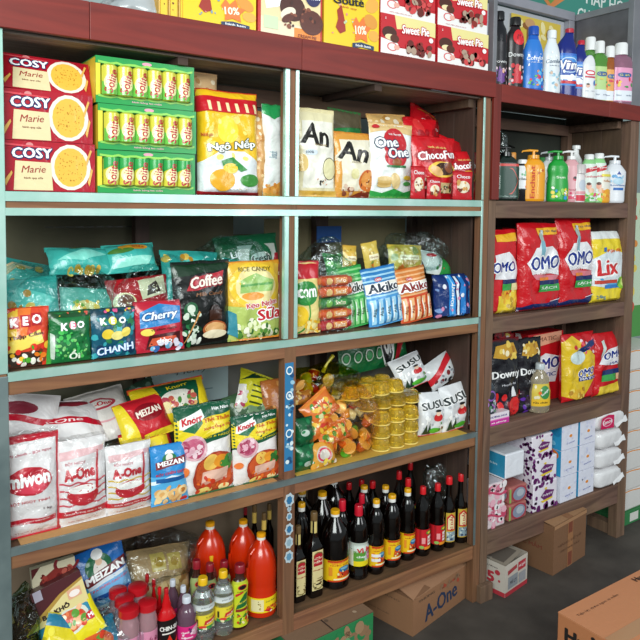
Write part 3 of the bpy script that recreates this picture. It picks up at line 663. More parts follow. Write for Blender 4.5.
CF = [('E', '#a8121e', .5, .68, .48, .12), ('O', '#ffffff', '#a8121e', 'ChocoFun', .5, .70, .13, .84, .08), ('E', '#f1c64a', .6, .47, .33, .13), ('E', '#3e1c10', .64, .48, .24, .105), ('E', '#8a4a26', .75, .5, .1, .09, .3), ('E', '#e9b878', .45, .44, .15, .07, -.3), ('R', '#dcc18a', .45, .10, .82, .26), ('S', ['#7a2f24', '#e8d2b0', '#2a4a2a'], 12, .46, .11, .8, .25, .03), ('E', '#e8dcc8', .16, .24, .16, .09), ('S', ['#8a4a2a', '#d8a05a', '#b3202a'], 10, .05, .18, .28, .32, .04), ('T', '#f2d27a', 'bánh sô-cô-la', .5, .82, .035, .4)]
RD = '#cf1622'
pouch('large red chocolate snack bag with oval picture of filled bites, beside the white bag', 'snack bag', 414, 457, 137, 200, .015, S1, .055, RD, CF, group='red chocolate snack bags', lean=4)
pouch('red chocolate snack bag half hidden at the right end by the corner post', 'snack bag', 447, 478, 152, 200, .04, S1, .04, RD, CF, group='red chocolate snack bags', lean=3)
pouch('red snack bag standing tall behind the front red bags', 'snack bag', 408, 440, 118, 200, .10, S1, .05, RD, [('S', ['#e23a3a', '#a8101c'], 14, 0, 0, 1, 1, .12)], group='red chocolate snack bags', lean=5)
pouch('red snack bag tilted on the pile with a gold streak, highest of the reds', 'snack bag', 0, 1, 0, 1, 0, 0, .06, RD, [('P', '#d9a83c', [(.1, .8), (.6, .95), (.9, .8), (.6, .88)]), ('S', ['#e23a3a', '#a8101c'], 10, 0, 0, 1, 1, .12), ('T', '#f0c8c8', 'Choco', .5, .5, .12, .6)], group='red chocolate snack bags', dims=(.17, .15), loc=(1.81, .20, front(425, 108, .215)[1] - .14), rot=(-18, 22, 0))
pouch('red snack bag slumped against the plank side wall', 'snack bag', 0, 1, 0, 1, 0, 0, .05, RD, [('S', ['#e23a3a', '#a8101c'], 12, 0, 0, 1, 1, .12)], group='red chocolate snack bags', dims=(.13, .20), loc=(1.83, .09, S1 + .03), rot=(-6, 12, 0))
for (a, b, v0, v1, yy, lb) in ((411, 425, 167, 199, .003, 'small red single serve sachet at the foot of the white biscuit bag side'), (427, 441, 178, 199, .002, 'small red and cream sachet in front of the large red bag'), (453, 472, 172, 200, .002, 'small red sachet with pale cookie picture by the corner post')):
    pouch(lb, 'sachet', a, b, v0, v1, yy - .012, S1, .012, '#c9202a', [('E', '#efe3c8', .5, .45, .34, .22), ('S', ['#7a3a24', '#d8a05a', '#f3ead2'], 12, .2, .2, .8, .65, .08), ('T', '#ffffff', 'Choco', .5, .82, .12, .7)], group='small red sachets', name='sachet', wr=.001)
# ================================================================== ROW 2, LEFT BAY (z = S2)
KEO = lambda c1, t, tc, y=.70: [('E', '#d8262e', .30, y, .14, .075), ('E', '#d8262e', .52, y, .14, .075), ('E', '#d8262e', .74, y, .14, .075), ('T', '#ffffff', 'K', .30, y, .11, None, 0, .05), ('T', '#ffffff', 'E', .52, y, .11, None, 0, .05), ('T', '#ffffff', 'O', .74, y, .11, None, 0, .05)] 
pouch('multicoloured fruit candy bag in the front left corner of the second tier', 'candy bag', 6, 50, 309, 364, .02, S2, .035, '#d8452a',
      [('P', '#f0c23a', [(.0, .9), (.3, 1), (.25, .45), (0, .4)]), ('P', '#e8762f', [(.3, 1), (.6, 1), (.4, .4), (.2, .4)]), ('P', '#f3d860', [(0, .42), (.78, .62), (.85, .4), (0, .22)]), ('R', '#3a2a20', 0, 0, .8, .26)] + [('R', '#b82028', .08, .66, .30, .86), ('R', '#b82028', .33, .68, .55, .88), ('R', '#b82028', .58, .70, .80, .90), ('T', '#ffffff', 'K', .19, .76, .13, None, 0, .05), ('T', '#ffffff', 'E', .44, .78, .13, None, 0, .05), ('T', '#ffffff', 'O', .69, .80, .13, None, 0, .05), ('T', '#5a1f14', 'Thập Cẩm', .44, .53, .09, .78, .12, .04), ('S', ['#4fa02e', '#e83a2a', '#f2b92a', '#f2ece0', '#e87a1f', '#7a3a1f'], 34, .04, .02, .95, .36, .07), ('P', '#3f9a3a', [(.88, 0), (1, 0), (1, .8), (.93, .5)])], lean=6)
pouch('green guava candy bag second from the left in the front row', 'candy bag', 50, 91, 312, 361, .02, S2, .03, '#146b35',
      [('R', '#1d4a28', 0, .88, 1, 1), ('S', ['#2fa04c', '#4fbf5a', '#0f4f26', '#7ac06a'], 50, .12, .05, .98, .6, .05), ('P', '#b9c6b8', [(.0, .1), (.1, .08), (.12, .55), (.02, .6)]), ('T', '#ffffff', 'K', .34, .70, .13, None, 0, .05), ('E', '#e05a78', .54, .72, .09, .08), ('T', '#ffffff', 'E', .54, .72, .12, None, 0, .05), ('T', '#ffffff', 'O', .74, .72, .12, None, 0, .05), ('T', '#e8f3e0', 'Ổi', .58, .15, .17, .25, 0, .04), ('S', ['#d85a4a', '#e8c23a', '#3a7ab8'], 6, .05, .9, .95, .97, .03)], seal='#1d5a2c', lean=6, group='bags of boiled sweets in the front row')
pouch('teal blue lemon candy bag third from the left in the front row', 'candy bag', 92, 136, 309, 356, .02, S2, .03, '#0e4f66',
      [('R', '#143a4a', 0, .88, 1, 1), ('S', ['#1d7f8f', '#0a3550', '#3aa6b0', '#2f7a4a'], 40, .05, .05, .98, .9, .08), ('E', '#e8c83c', .33, .48, .13, .1), ('E', '#f3e48a', .55, .44, .15, .09), ('E', '#f0d860', .75, .5, .12, .09, .5), ('T', '#ffffff', 'K', .25, .74, .13, None, 0, .05), ('E', '#d8d23c', .46, .74, .1, .09), ('T', '#ffffff', 'E', .46, .74, .12, None, 0, .05), ('T', '#ffffff', 'O', .68, .74, .12, None, 0, .05), ('O', '#dff0ff', '#1a3f8a', 'CHANH', .5, .17, .14, .8, .1), ('S', ['#e8c23a', '#d85a8a'], 8, .3, .9, .98, .97, .035)], seal='#1d4a50', lean=6, group='bags of boiled sweets in the front row')
pouch('red and blue cherry candy bag fourth from the left in the front row', 'candy bag', 136, 184, 302, 351, .02, S2, .035, '#b81f35',
      [('P', '#2a7fc0', [(.08, .48), (.92, .55), (.95, .88), (.5, .95), (.08, .8)]), ('O', '#eaf4ff', '#15407f', 'Cherry', .5, .70, .2, .74, .08, .25), ('E', '#f0d860', .22, .4, .13, .07), ('T', '#3a1f14', 'vị chua ngọt', .55, .45, .06, .55, .06), ('P', '#4a1418', [(.2, .06), (.9, .1), (.9, .38), (.25, .34)]), ('P', '#d85a3a', [(.25, .12), (.85, .16), (.8, .3), (.3, .28)]), ('S', ['#7ac0e8', '#e8e0f0', '#3a6ab0'], 14, .3, .02, .95, .2, .06), ('T', '#ffffff', 'dẻo', .55, .23, .09, .3)], seal='#c0384a', lean=6, group='bags of boiled sweets in the front row')
pouch('black coffee candy bag with red script banner and pictured cup', 'candy bag', 174, 231, 262, 346, .03, S2, .05, '#0d0f0e',
      [('P', '#16321f', [(0, .82), (1, .9), (1, .97), (0, .97)]), ('P', '#b3202e', [(.2, .66), (.3, .80), (.88, .88), (.82, .74), (.4, .66)]), ('O', '#f3e6da', '#8a1420', 'Coffee', .55, .765, .13, .56, .1, .2), ('T', '#8a5a3a', 'Milk Candy', .6, .61, .055, .5, .05, .02, .2), ('E', '#a8552a', .68, .19, .22, .1), ('E', '#d9a46a', .68, .2, .19, .07), ('E', '#2a150c', .68, .42, .09, .06), ('R', '#3a1d10', .57, .3, .8, .42), ('E', '#e8d9b8', .68, .13, .22, .05), ('E', '#1f5a34', .26, .44, .12, .09), ('E', '#cfd8c8', .26, .45, .07, .05), ('S', ['#c9d6c4', '#1f6a3a', '#e8efe4', '#10381f'], 30, .14, .03, .42, .4, .05), ('P', '#c98a4a', [(.12, .0), (.13, .0), (.42, .4), (.4, .42)])], seal='#17271c', lean=4, sealb=None)
pouch('yellow green milk rice candy bag with large round field picture, left of the centre post', 'candy bag', 229, 281, 262, 342, .03, S2, .05, '#e3b536',
      [('P', '#b6c86a', [(0, .0), (1, 0), (1, .35), (0, .45)]), ('E', '#efc83a', .5, .69, .48, .3), ('E', '#f0dfa0', .5, .69, .38, .24), ('P', '#9ac06a', [(.2, .6), (.8, .62), (.85, .75), (.5, .85), (.2, .76)]), ('P', '#5a9a4a', [(.2, .68), (.8, .70), (.8, .73), (.2, .71)]), ('E', '#e89a3a', .42, .56, .2, .05), ('T', '#5a4a1a', 'RICE CANDY', .5, .9, .055, .6, .0, .02), ('O', '#c8242e', '#ffffff', 'Kẹo Ngậm', .6, .45, .09, .62, .1), ('O', '#c8242e', '#ffffff', 'Sữa', .74, .33, .15, .45, .1), ('S', ['#e9efc0', '#5a8f3a', '#f6f4dc', '#3a6a2f', '#c9d88a'], 50, .12, .02, .95, .25, .045), ('P', '#3a8a9a', [(0, .1), (.16, .05), (.12, .35), (0, .4)]), ('R', '#e0862a', .2, 0, 1, .03)], seal='#e08f2c', lean=4)
pouch('red and cream candy bag tucked between the milk candy bag and the post', 'candy bag', 266, 284, 263, 338, .09, S2, .03, '#a81f2e', [('P', '#e8d8b8', [(0, .5), (1, .6), (1, .2), (0, .2)]), ('T', '#f3e0c0', 'Toffee', .5, .86, .07, .8), ('S', ['#6a1a20', '#c8a05a'], 16, 0, 0, 1, .5, .1)], lean=2)
TE = '#35a79f'
def teal(n=18): return [('P', '#59c4b8', [(.05, .5), (.4, .9), (.95, .7), (.6, .45)]), ('S', ['#d0a03a', '#b8862c', '#e0bf5a'], n, .05, .02, .95, .9, .065), ('T', '#1c3f3c', 'Sữa dừa', .5, .35, .12, .7)]
def lying(lab, cat, px, py, Y, z, w_, h_, d_, col, items, rot, **k):
    return pouch(lab, cat, 0, 1, 0, 1, 0, 0, d_, col, items, dims=(w_, h_), loc=(front(px, py, Y)[0], Y, z), rot=rot, **k)
lying('teal candy bag with gold nuggets standing behind the fruit candy bag', 'candy bag', 32, 300, .10, S2 + .012, .17, .20, .05, TE, teal(26), (-14, -4, 0), group='teal candy bags')
lying('teal striped candy bag leaning at the far left under clear film', 'candy bag', 18, 300, .20, S2 + .07, .19, .20, .05, '#3a9a94', [('P', '#d8c8a0', [(0, .7), (.3, .95), (.6, .9), (.2, .62)])] + teal(16), (-30, 14, 0), group='teal candy bags')
lying('teal bag of yellow green nougat standing behind the lemon candy bag', 'candy bag', 86, 300, .12, S2 + .006, .15, .17, .05, '#58a89a', [('E', '#d8cf8a', .45, .5, .32, .3), ('S', ['#d8b83a', '#6aa03a', '#f0e8b0', '#e0a03a'], 50, .2, .2, .75, .85, .05), ('P', TE, [(.6, .0), (1, 0), (1, .5)])], (-16, 6, 0), group='teal candy bags')
lying('teal candy bag lying flat on top of the pile, left one of the top pair', 'candy bag', 83, 258, .16, S2 + .21, .18, .085, .07, '#3fb0a6', [('P', '#7fd6c8', [(.1, .4), (.5, .75), (.9, .6), (.5, .3)]), ('P', '#c9a83a', [(.3, .9), (.8, .95), (.7, 1), (.4, 1)]), ('S', ['#c9982c', '#e0bf5a'], 9, .25, .02, .8, .14, .05)], (-38, 2, 4), group='teal candy bags')
lying('teal candy bag with orange patch lying flat, right one of the top pair', 'candy bag', 133, 256, .16, S2 + .21, .15, .09, .07, '#3fb0a6', [('E', '#d89a2c', .55, .75, .3, .14), ('E', '#4a7a34', .3, .62, .25, .1), ('T', '#c8242e', 'Sữa', .65, .76, .1, .25), ('P', '#8fdccc', [(.1, .1), (.8, .15), (.9, .4), (.2, .35)])], (-34, -3, -4), group='teal candy bags')
lying('red candy bag with pictured round biscuit under clear film', 'candy bag', 146, 300, .12, S2 + .008, .18, .19, .05, '#b81c26', [('E', '#ead9a8', .22, .64, .18, .16), ('E', '#6a3820', .24, .66, .13, .11), ('P', '#e9dcb8', [(.5, .65), (.95, .72), (.95, 1), (.5, .95)]), ('P', '#3a241a', [(.6, .7), (.85, .75), (.8, .92), (.65, .85)]), ('S', ['#d83a3a', '#8a141c'], 10, 0, 0, 1, .5, .1)], (-14, -4, 0))
lying('teal and yellow candy bag leaning behind the coffee candy bag', 'candy bag', 193, 262, .15, S2 + .10, .19, .17, .06, TE, teal(30) + [('P', '#d9cf4a', [(.5, .1), (.95, .1), (.95, .5), (.6, .55)])], (-20, 4, 0), group='teal candy bags')
lying('teal candy bag low behind the milk candy bag, beneath the green roundel bag', 'candy bag', 245, 262, .16, S2 + .10, .17, .13, .05, TE, teal(20), (-20, 12, 0), group='teal candy bags')
lying('green and white bag with round emblem, at the back beside the centre post', 'snack bag', 252, 250, .26, S2 + .135, .24, .17, .05, '#1f6b46', [('R', '#cdd6cc', .3, .3, .95, .8), ('E', '#1c6a44', .66, .5, .2, .34), ('E', '#dfe6de', .66, .52, .17, .12), ('T', '#1a2f22', 'fresh', .66, .52, .14, .3, .1, .04), ('P', '#b82030', [(.82, .1), (.9, .1), (1, .6), (.92, .6)]), ('T', '#ffffff', 'Lip', .27, .62, .16, .16, .1, .04)], (-10, -4, 0))
filmbag('clear plastic bag over the teal candy bags at the far left', 'plastic bag', .455, .16, S2, .30, .20, .235, 5)
filmbag('clear plastic bag over the red candy bag in the middle of the left bay', 'plastic bag', .745, .17, S2, .25, .20, .235, 11)
filmbag('clear plastic bag over the candy bags behind the coffee bag', 'plastic bag', 1.00, .20, S2, .24, .18, .30, 17)

# ================================================================== ROW 2, RIGHT BAY
pouch('corn snack bag with red top and green name badge, right of the centre post', 'snack bag', 297, 321, 262, 333, .03, S2, .04, '#e8d68a', [('R', '#c01f2c', 0, .76, 1, 1), ('E', '#2f8a3c', .35, .56, .5, .17), ('T', '#ffffff', 'corn', .40, .56, .12, .74, 0, .04), ('A', '#3f9a3a', .0, .3, .5, .3, .1, -1.4, 1.2), ('E', '#f0c62c', .1, .25, .3, .14), ('S', ['#f0b82a', '#e8d24a', '#f6e6a0'], 30, .3, .02, .98, .2, .09)], seal='#a81a26', lean=4)
root = empty('roll_cake_multipack', (front(334, 300, .05)[0], .05, S2 + .001), (0, 0, radians(2))); tag(root, 'clear pack of five wrapped orange, green and red rolls stacked one above another', 'biscuit pack')
rw = front(351, 300, .03)[0] - front(318, 300, .03)[0]; rh = .036
for k, c in enumerate(('#b81c28', '#d8581f', '#1f7a34', '#d8581f', '#cf5222')):
    q = MB(); z_ = .019 + k * rh
    q.tube([(-rw / 2, 0, z_), (-rw / 2 + .012, 0, z_), (-rw / 2 + .016, 0, z_), (rw / 2 - .016, 0, z_), (rw / 2 - .012, 0, z_), (rw / 2, 0, z_)], [.012, .012, .0172, .0172, .012, .012], gloss(c), 14)
    S = lambda X, Yv, z_=z_: (-rw / 2 + .02 + (rw - .04) * X, -.0178 * cos((Yv - .5) * 2.2), z_ + .0178 * sin((Yv - .5) * 2.2))
    gfx(q, S, rw - .04, .038, [('E', '#e8c07a' if c != '#1f7a34' else '#7ac04a', .15, .5, .14, .3), ('R', '#e8933a' if c != '#1f7a34' else '#3fa04a', .35, .3, .95, .8), ('T', '#f6e6c8', 'Swiss', .65, .55, .35, .45, 0, .03)], gloss)
    o = q.build('wrapped_roll', root)
    if c == '#1f7a34': o['label'] = 'green wrapped roll'
q = MB(); q.box(-rw / 2 - .003, -.022, -.0005, rw / 2 + .003, .024, 5 * rh + .006, film()); q.build('clear_wrapper', root, smooth=False)
def akiko(c1, c2, c3, tx='Akiko'): return [('R', c2, 0, .93, 1, .96), ('R', c2, 0, .85, 1, .88), ('R', c2, 0, .77, 1, .80), ('R', c2, 0, .50, 1, .53), ('R', c1, 0, 0, 1, .5), ('E', '#c8202e', .38, .80, .11, .035), ('T', '#ffffff', 'Oishi', .38, .80, .04, .16), ('R', '#f4efe2', .02, .57, .98, .74), ('O', c3, '#ffffff', tx, .52, .65, .15, .9, 0, 0)] + [x for i in range(5) for x in (('R', c2, .06 + i * .19, .05, .19 + i * .19, .46), ('R', '#ffffff', .08 + i * .19, .1, .11 + i * .19, .42), ('T', c3, tx[:4], .15 + i * .19, .25, .06, .2, 1.4))] 
pouch('green bag of stick packs leaning right of the orange rolls', 'snack bag', 344, 371, 267, 325, .045, S2, .04, '#2fa24a', akiko('#3fb055', '#8fd68a', '#1d2a1a'), group='striped bags of ice candy sticks', lean=8, roll=-7)
pouch('blue striped bag of stick packs, middle of the striped bags', 'snack bag', 371, 404, 267, 325, .03, S2, .045, '#2f7fc0', akiko('#4a9ad6', '#a8d8f0', '#16243a'), group='striped bags of ice candy sticks', lean=8, roll=-7)
pouch('orange striped bag of stick packs, rightmost of the striped bags', 'snack bag', 403, 433, 268, 321, .03, S2, .045, '#d8803a', akiko('#d8542c', '#f0b882', '#8a1f1a'), group='striped bags of ice candy sticks', lean=8, roll=-7)
pouch('green leafy snack bag lying on the green stick packs', 'snack bag', 0, 1, 0, 1, 0, 0, .04, '#2a8f46', [('S', ['#4fb85a', '#186a30', '#8fd080'], 26, 0, 0, 1, 1, .09)], dims=(.15, .10), loc=(front(345, 272, .14)[0], .14, S2 + .145), rot=(-30, 8, 0))
NB = '#12306e'
pouch('dark blue pack of wrapped cakes with bright blue stripes by the corner post', 'snack bag', 434, 469, 275, 319, .03, S2, .06, NB, [('R', '#2a8fdc', .28, .02, .46, .98), ('R', '#7fc8f0', .36, .02, .4, .98), ('R', '#1f7ac8', .6, .02, .74, .95), ('R', '#e6eef6', .5, .05, .56, .95), ('R', '#2f8fe0', .86, .05, .98, .95), ('T', '#ffffff', 'MOMENT', .38, .5, .1, .5, 1.4, .03), ('S', ['#e9eef6', '#7a9ad0', '#d88ab0'], 24, .02, .05, .98, .95, .04)], lean=4, style='block')
lying('white green and red snack bag lying on top behind the orange striped bag', 'snack bag', 440, 278, .14, S2 + .145, .14, .11, .05, '#e6ebe6', [('P', '#2f9a48', [(.45, 0), (1, 0), (1, .6), (.7, .7)]), ('E', '#c8202c', .3, .7, .16, .1), ('S', ['#3f9a4a', '#c03a3a'], 8, .1, .1, .9, .9, .05)], (-40, 10, 0))
YB = [('P', '#d8742a', [(.1, .1), (.5, .1), (.4, .4)]), ('S', ['#efe3a0', '#b8943a', '#e8d27a', '#8a9a4a'], 26, .1, .1, .9, .9, .08), ('R', '#f0e8c0', .2, .45, .8, .62), ('T', '#8a4a1f', 'đậu phộng', .5, .53, .08, .5)]
lying('yellow sachet upright in film above the green stick packs', 'sachet', 349, 260, .12, S2 + .175, .058, .095, .03, '#d9b24a', YB, (-6, 5, 0), group='yellow sachets in clear film')
lying('yellow sachet twisted in film above the blue stick packs', 'sachet', 374, 262, .12, S2 + .17, .07, .11, .035, '#dcc05a', YB, (-6, -9, 0), group='yellow sachets in clear film')
lying('large yellow pack wrapped in film, highest on the right pile', 'snack bag', 406, 262, .13, S2 + .165, .165, .10, .05, '#cdb648', YB, (-10, 3, 0))
lying('small dark red and gold packet behind the green stick packs', 'sachet', 345, 268, .17, S2 + .16, .12, .05, .03, '#5a1418', [('S', ['#d83a2a', '#e8b23a', '#1a0c0c'], 18, 0, 0, 1, 1, .09)], (-20, 0, 0))
filmbag('clear plastic bag over the yellow packs on the right pile', 'plastic bag', front(415, 250, .14)[0], .15, S2 + .165, .27, .15, .135, 23)
filmbag('empty clear plastic bag puffed up behind the corn snack bag', 'plastic bag', front(325, 260, .15)[0], .17, S2 + .001, .17, .16, .27, 29, gl=.35)
q = MB(); q.box(0, 0, 0, .11, .004, .06, card('#1c4f92')); o = q.build('blue_card', None, smooth=False); o.location = (front(316, 238, .34)[0], .333, S2 + .27); tag(o, 'dark blue card strip against the back above the puffed clear bag', 'card'); o.parent = None
# ================================================================== ROW 3, LEFT BAY (z = S3)
def liner(lab, x0, x1, y0, y1, c):
    q = MB(); q.box(0, 0, 0, x1 - x0, y1 - y0, .0008, c); o = q.build('shelf_liner', None, smooth=False); o.location = (x0, y0, S3 - .0008); tag(o, lab, 'shelf liner')
S3L = S3 - .0005
liner('tan cardboard liner under the white seasoning bags on the third tier', .33, 1.06, .005, .33, card('#b98a55'))
liner('yellow cardboard liner under the jelly cups and puffed snack bags', 1.13, 1.88, .005, .33, card('#cfa640'))
WH = '#e9e5e6'
FM = film()
def wrapbag(root, w, h, d, seed=1):
    q = MB(); f, b = pouch_fn(w * 1.05, h * 1.02, d * 1.12, 'full', seed, .008); q.grid(f, 14, 16, FM); q.grid(b, 14, 16, FM, flip=True); o = q.build('clear_outer_bag', root); o.location = (0, 0, 0)
def season(lab, u0, u1, vt, vb, Y, items, base=WH, d=.05, lean=4, roll=0, group='white bags of seasoning', **k):
    r = pouch(lab, 'seasoning bag', u0, u1, vt, vb, Y, S3, d, base, items, lean=lean, roll=roll, name='seasoning_bag', group=group, **k)
    xc, w, z0, h = fit(u0, u1, vt, vb, Y, S3); wrapbag(r, w, h, d, SEED[0]); return r
season('large white seasoning bag with red oval banner, front left corner of the third tier', 5, 60, 437, 536, .02,
       [('P', '#c2142e', [(0, .93), (1, .95), (1, 1), (0, 1)]), ('P', '#c2142e', [(.93, .0), (1, 0), (1, 1), (.95, .95)]), ('T', '#c2556a', 'Mì chính - Bột ngọt', .46, .83, .035, .8, .06), ('E', '#c2142e', .42, .56, .42, .14), ('E', '#d83a52', .45, .5, .3, .06), ('T', '#ffffff', 'miwon', .42, .58, .12, .74, .04, .05), ('T', '#c2142e', 'BỘT NGỌT TINH', .42, .36, .04, .7, .02), ('T', '#55303a', '1 kg', .74, .27, .03, .14), ('W', '#c2142e', .02, .9, .13, .055, .012, 7), ('T', '#ffffff', 'TIỆN BỘT NGỌT HÀN QUỐC', .45, .155, .022, .7, .03), ('T', '#a8606a', 'Thành phần', .4, .06, .02, .5), ('R', '#c2142e', .05, .0, .95, .015)], seal='#c2142e')
AONE = lambda yel=False: [('P', '#e7b9bd', [(.05, .78), (.95, .84), (.95, .9), (.05, .88)]), ('T', '#c2556a', 'BỘT NGỌT', .35, .74, .05, .4), ('T', '#c01a2c', 'A-One', .42, .62, .12, .6, .06, .06)] + [('W', '#cfae3a' if yel else '#c84a58', .03, .97, .5 - i * .085, .02, .012, 22) for i in range(4)] + [('E', '#c01a2c', .47, .37, .32, .13), ('E', '#f3efec', .47, .43, .29, .055), ('P', '#c01a2c', [(.72, .42), (.78, .42), (.82, .85), (.79, .86)]), ('R', '#c01a2c', 0, .12, 1, .19), ('T', '#f3e6e6', 'Khối lượng tịnh 1 kg', .5, .155, .03, .7), ('T', '#c05a66', 'bột ngọt cao cấp', .5, .06, .022, .6)]
season('white seasoning bag with red waves and soup bowl, second from the left in front', 58, 107, 441, 529, .02, AONE())
season('smaller white seasoning bag with red bowl and yellow waves, third from the left', 107, 152, 446, 513, .02, AONE(True))
def heap(lab, cat, px, py, Y, z, w_, h_, d_, col, items, rot, nm='seasoning_bag', **k):
    return pouch(lab, cat, 0, 1, 0, 1, 0, 0, d_, col, items, dims=(w_, h_), loc=(front(px, py, Y)[0], Y, z), rot=rot, name=nm, **k)
heap('white and red seasoning bag slumped at the far left behind the red banner bag', 'seasoning bag', 20, 430, .15, S3 + .16, .17, .17, .05, WH, [('W', '#c2142e', 0, 1, .55, .1, .03, 6), ('E', '#8a3040', .35, .78, .3, .1), ('W', '#c2142e', 0, 1, .2, .08, .03, 5), ('T', '#b05a68', 'bột ngọt', .6, .4, .05, .5, .3)], (-18, 12, 0), wr=.008)
heap('flat white seasoning bag with a red band across, lying on the pile', 'seasoning bag', 62, 440, .13, S3 + .185, .25, .15, .06, WH, [('W', '#c2142e', 0, 1, .34, .12, .02, 5), ('T', '#f0dede', 'A-One', .5, .4, .07, .5), ('E', '#a83040', .6, .85, .28, .1)], (-55, 4, 0), wr=.008)
heap('clear wrapped seasoning bag with red oval lying at the right of the white pile', 'seasoning bag', 112, 440, .15, S3 + .17, .17, .17, .05, '#ddd8d2', [('E', '#b84050', .5, .65, .28, .12), ('E', '#ddd8d2', .5, .65, .22, .08), ('T', '#c01a2c', 'A-One', .5, .65, .09, .4, 0, .04), ('W', '#d8a0a6', .1, .9, .3, .03, .02, 9)], (-50, -8, 0), wr=.008)
heap('red and yellow flour bag lying on its side, upper of the two', 'flour bag', 150, 440, .10, S3 + .17, .15, .12, .05, '#c3202c', [('P', '#e8cf2c', [(0, 0), (.35, 0), (.15, 1), (0, 1)]), ('E', '#8a1420', .6, .6, .3, .22), ('T', '#f3e6d8', 'MEIZAN', .6, .6, .16, .5, .1, .04), ('P', '#e8cf2c', [(.4, 0), (1, 0), (1, .16), (.4, .1)])], (-35, -8, 0), nm='flour_bag', group='red and yellow flour bags', wr=.006)
heap('red and yellow flour bag lying on its side, lower of the two', 'flour bag', 152, 452, .09, S3 + .09, .15, .11, .05, '#c3202c', [('P', '#e8cf2c', [(0, .3), (.5, .5), (.9, .3), (.9, .7), (0, .95)])], (-20, -6, 0), nm='flour_bag', group='red and yellow flour bags', wr=.006)
pouch('blue flour bag with fried rings pictured and maroon name band, third tier', 'flour bag', 152, 188, 446, 505, .012, S3, .04, '#2a86c8',
      [('R', '#58aee0', 0, .0, 1, .5), ('P', '#e3eef4', [(0, .42), (.5, .50), (1, .44), (1, .40), (.5, .44), (0, .36)]), ('E', '#f2f2f0', .47, .86, .12, .06), ('E', '#2f7a4a', .47, .78, .2, .09), ('E', '#f2e9e0', .47, .8, .1, .07), ('P', '#7a1a24', [(.1, .62), (.9, .68), (.9, .80), (.1, .74)]), ('T', '#ffffff', 'MEIZAN', .5, .71, .08, .7, .04, .04), ('T', '#c8202e', 'BỘT CHIÊN GIÒN', .5, .545, .065, .8, .04, .03), ('R', '#1d5a9a', .1, .40, .9, .47), ('S', ['#e8b06a', '#f0cf96', '#c8803a'], 26, .1, .06, .9, .3, .09), ('A', '#f0cf96', .25, .2, .14, .09, .5, 0, 6.3), ('A', '#e8b878', .55, .18, .15, .09, .5, 0, 6.3), ('A', '#f0cf96', .8, .22, .13, .08, .5, 0, 6.3), ('E', '#c8202e', .85, .06, .1, .04)], name='flour_bag', lean=4)
def knorr(): return [('R', '#e8e2e0', 0, .0, 1, .62), ('P', '#13553a', [(0, .52), (1, .62), (1, 1), (0, 1)]), ('P', '#e8cf22', [(0, .55), (.28, .58), (.42, .63), (1, .70), (1, .88), (.42, .84), (.2, .93), (0, .9)]), ('P', '#13553a', [(0, .85), (1, .92), (1, 1), (0, 1)]),
        ('P', '#f0f2ee', [(.06, .76), (.08, .86), (.46, .95), (.5, .86), (.28, .73)]), ('P', '#1d6a44', [(.1, .74), (.3, .7), (.46, .80), (.44, .84)]), ('T', '#c8202c', 'Knorr', .28, .845, .07, .36, .18, .05, .2), ('T', '#ffffff', 'Hạt Nêm', .8, .93, .04, .3, .04), ('T', '#c8401f', 'Thịt Thăn', .72, .82, .06, .48, .04, .03), ('T', '#c8401f', 'Xương Ống & Tủy', .72, .74, .05, .52, .04, .03), ('T', '#e8cf22', 'SỐI & NGỌT', .72, .645, .035, .5, .04, .02),
        ('E', '#d8a8b0', .28, .54, .22, .14), ('E', '#c05a78', .28, .54, .17, .11), ('S', ['#e8b0c0', '#a83a5a', '#f0d0d8'], 16, .14, .46, .42, .62, .05), 
        ('E', '#a83a20', .66, .22, .42, .25), ('E', '#c9552a', .66, .25, .38, .2), ('E', '#f0c25a', .56, .36, .14, .09), ('E', '#e8952a', .74, .36, .13, .07), ('S', ['#3f8a3a', '#2a6a2c'], 9, .76, .28, .96, .38, .06), ('P', '#e5b8a4', [(.38, .14), (.86, .17), (.88, .28), (.4, .26)]), ('P', '#cf9480', [(.38, .12), (.86, .14), (.86, .17), (.38, .15)]), ('E', '#f0d878', .45, .06, .14, .04), ('E', '#f3e0a0', .8, .06, .1, .03), ('S', ['#e8702a', '#c83a20'], 14, .3, .03, .98, .2, .035), ('E', '#e87a3a', .1, .3, .08, .05), ('R', '#2a5a34', .2, 0, 1, .02)]
pouch('large green yellow and white soup seasoning bag, left of the matching pair', 'seasoning bag', 177, 233, 406, 500, .015, S3, .05, '#e8e2e0', knorr(), seal='#13553a', name='seasoning_bag', group='green and yellow soup seasoning bags', lean=5)
pouch('smaller green yellow soup seasoning bag, right of the matching pair near the blue tape', 'seasoning bag', 234, 279, 415, 487, .015, S3, .045, '#e8e2e0', knorr(), seal='#13553a', name='seasoning_bag', group='green and yellow soup seasoning bags', lean=5)
heap('yellow and green soup seasoning bag lying on top of the left pile', 'seasoning bag', 178, 412, .13, S3 + .19, .24, .13, .06, '#e3c922', [('P', '#14583c', [(.3, .95), (.35, .4), (.8, .1), (.9, .9), (.6, 1)]), ('E', '#e6e2d6', .56, .45, .26, .28), ('S', ['#c05a4a', '#e8d8a0', '#4f8a3f', '#b04050', '#d8a86a'], 26, .34, .25, .8, .6, .05), ('T', '#e8cf22', 'Knorr', .6, .82, .09, .3, .1, .02)], (-38, -4, 0), seal='#d8402c', wr=.008)
heap('yellow and dark green seasoning bag propped at the back right, corner raised', 'seasoning bag', 252, 410, .16, S3 + .17, .14, .13, .05, '#d8d22a', [('P', '#123f2c', [(0, .7), (.4, 1), (1, 1), (1, .7), (.7, .95)]), ('P', '#e8e6e0', [(0, 0), (.2, 0), (.12, .6), (0, .6)]), ('S', ['#c04a6a', '#e8e0d8'], 8, .0, .05, .2, .6, .06)] + [('R', '#3a4a1a', .28, .2 + i * .14, .85, .24 + i * .14) for i in range(4)], (-22, 24, 0), wr=.008)
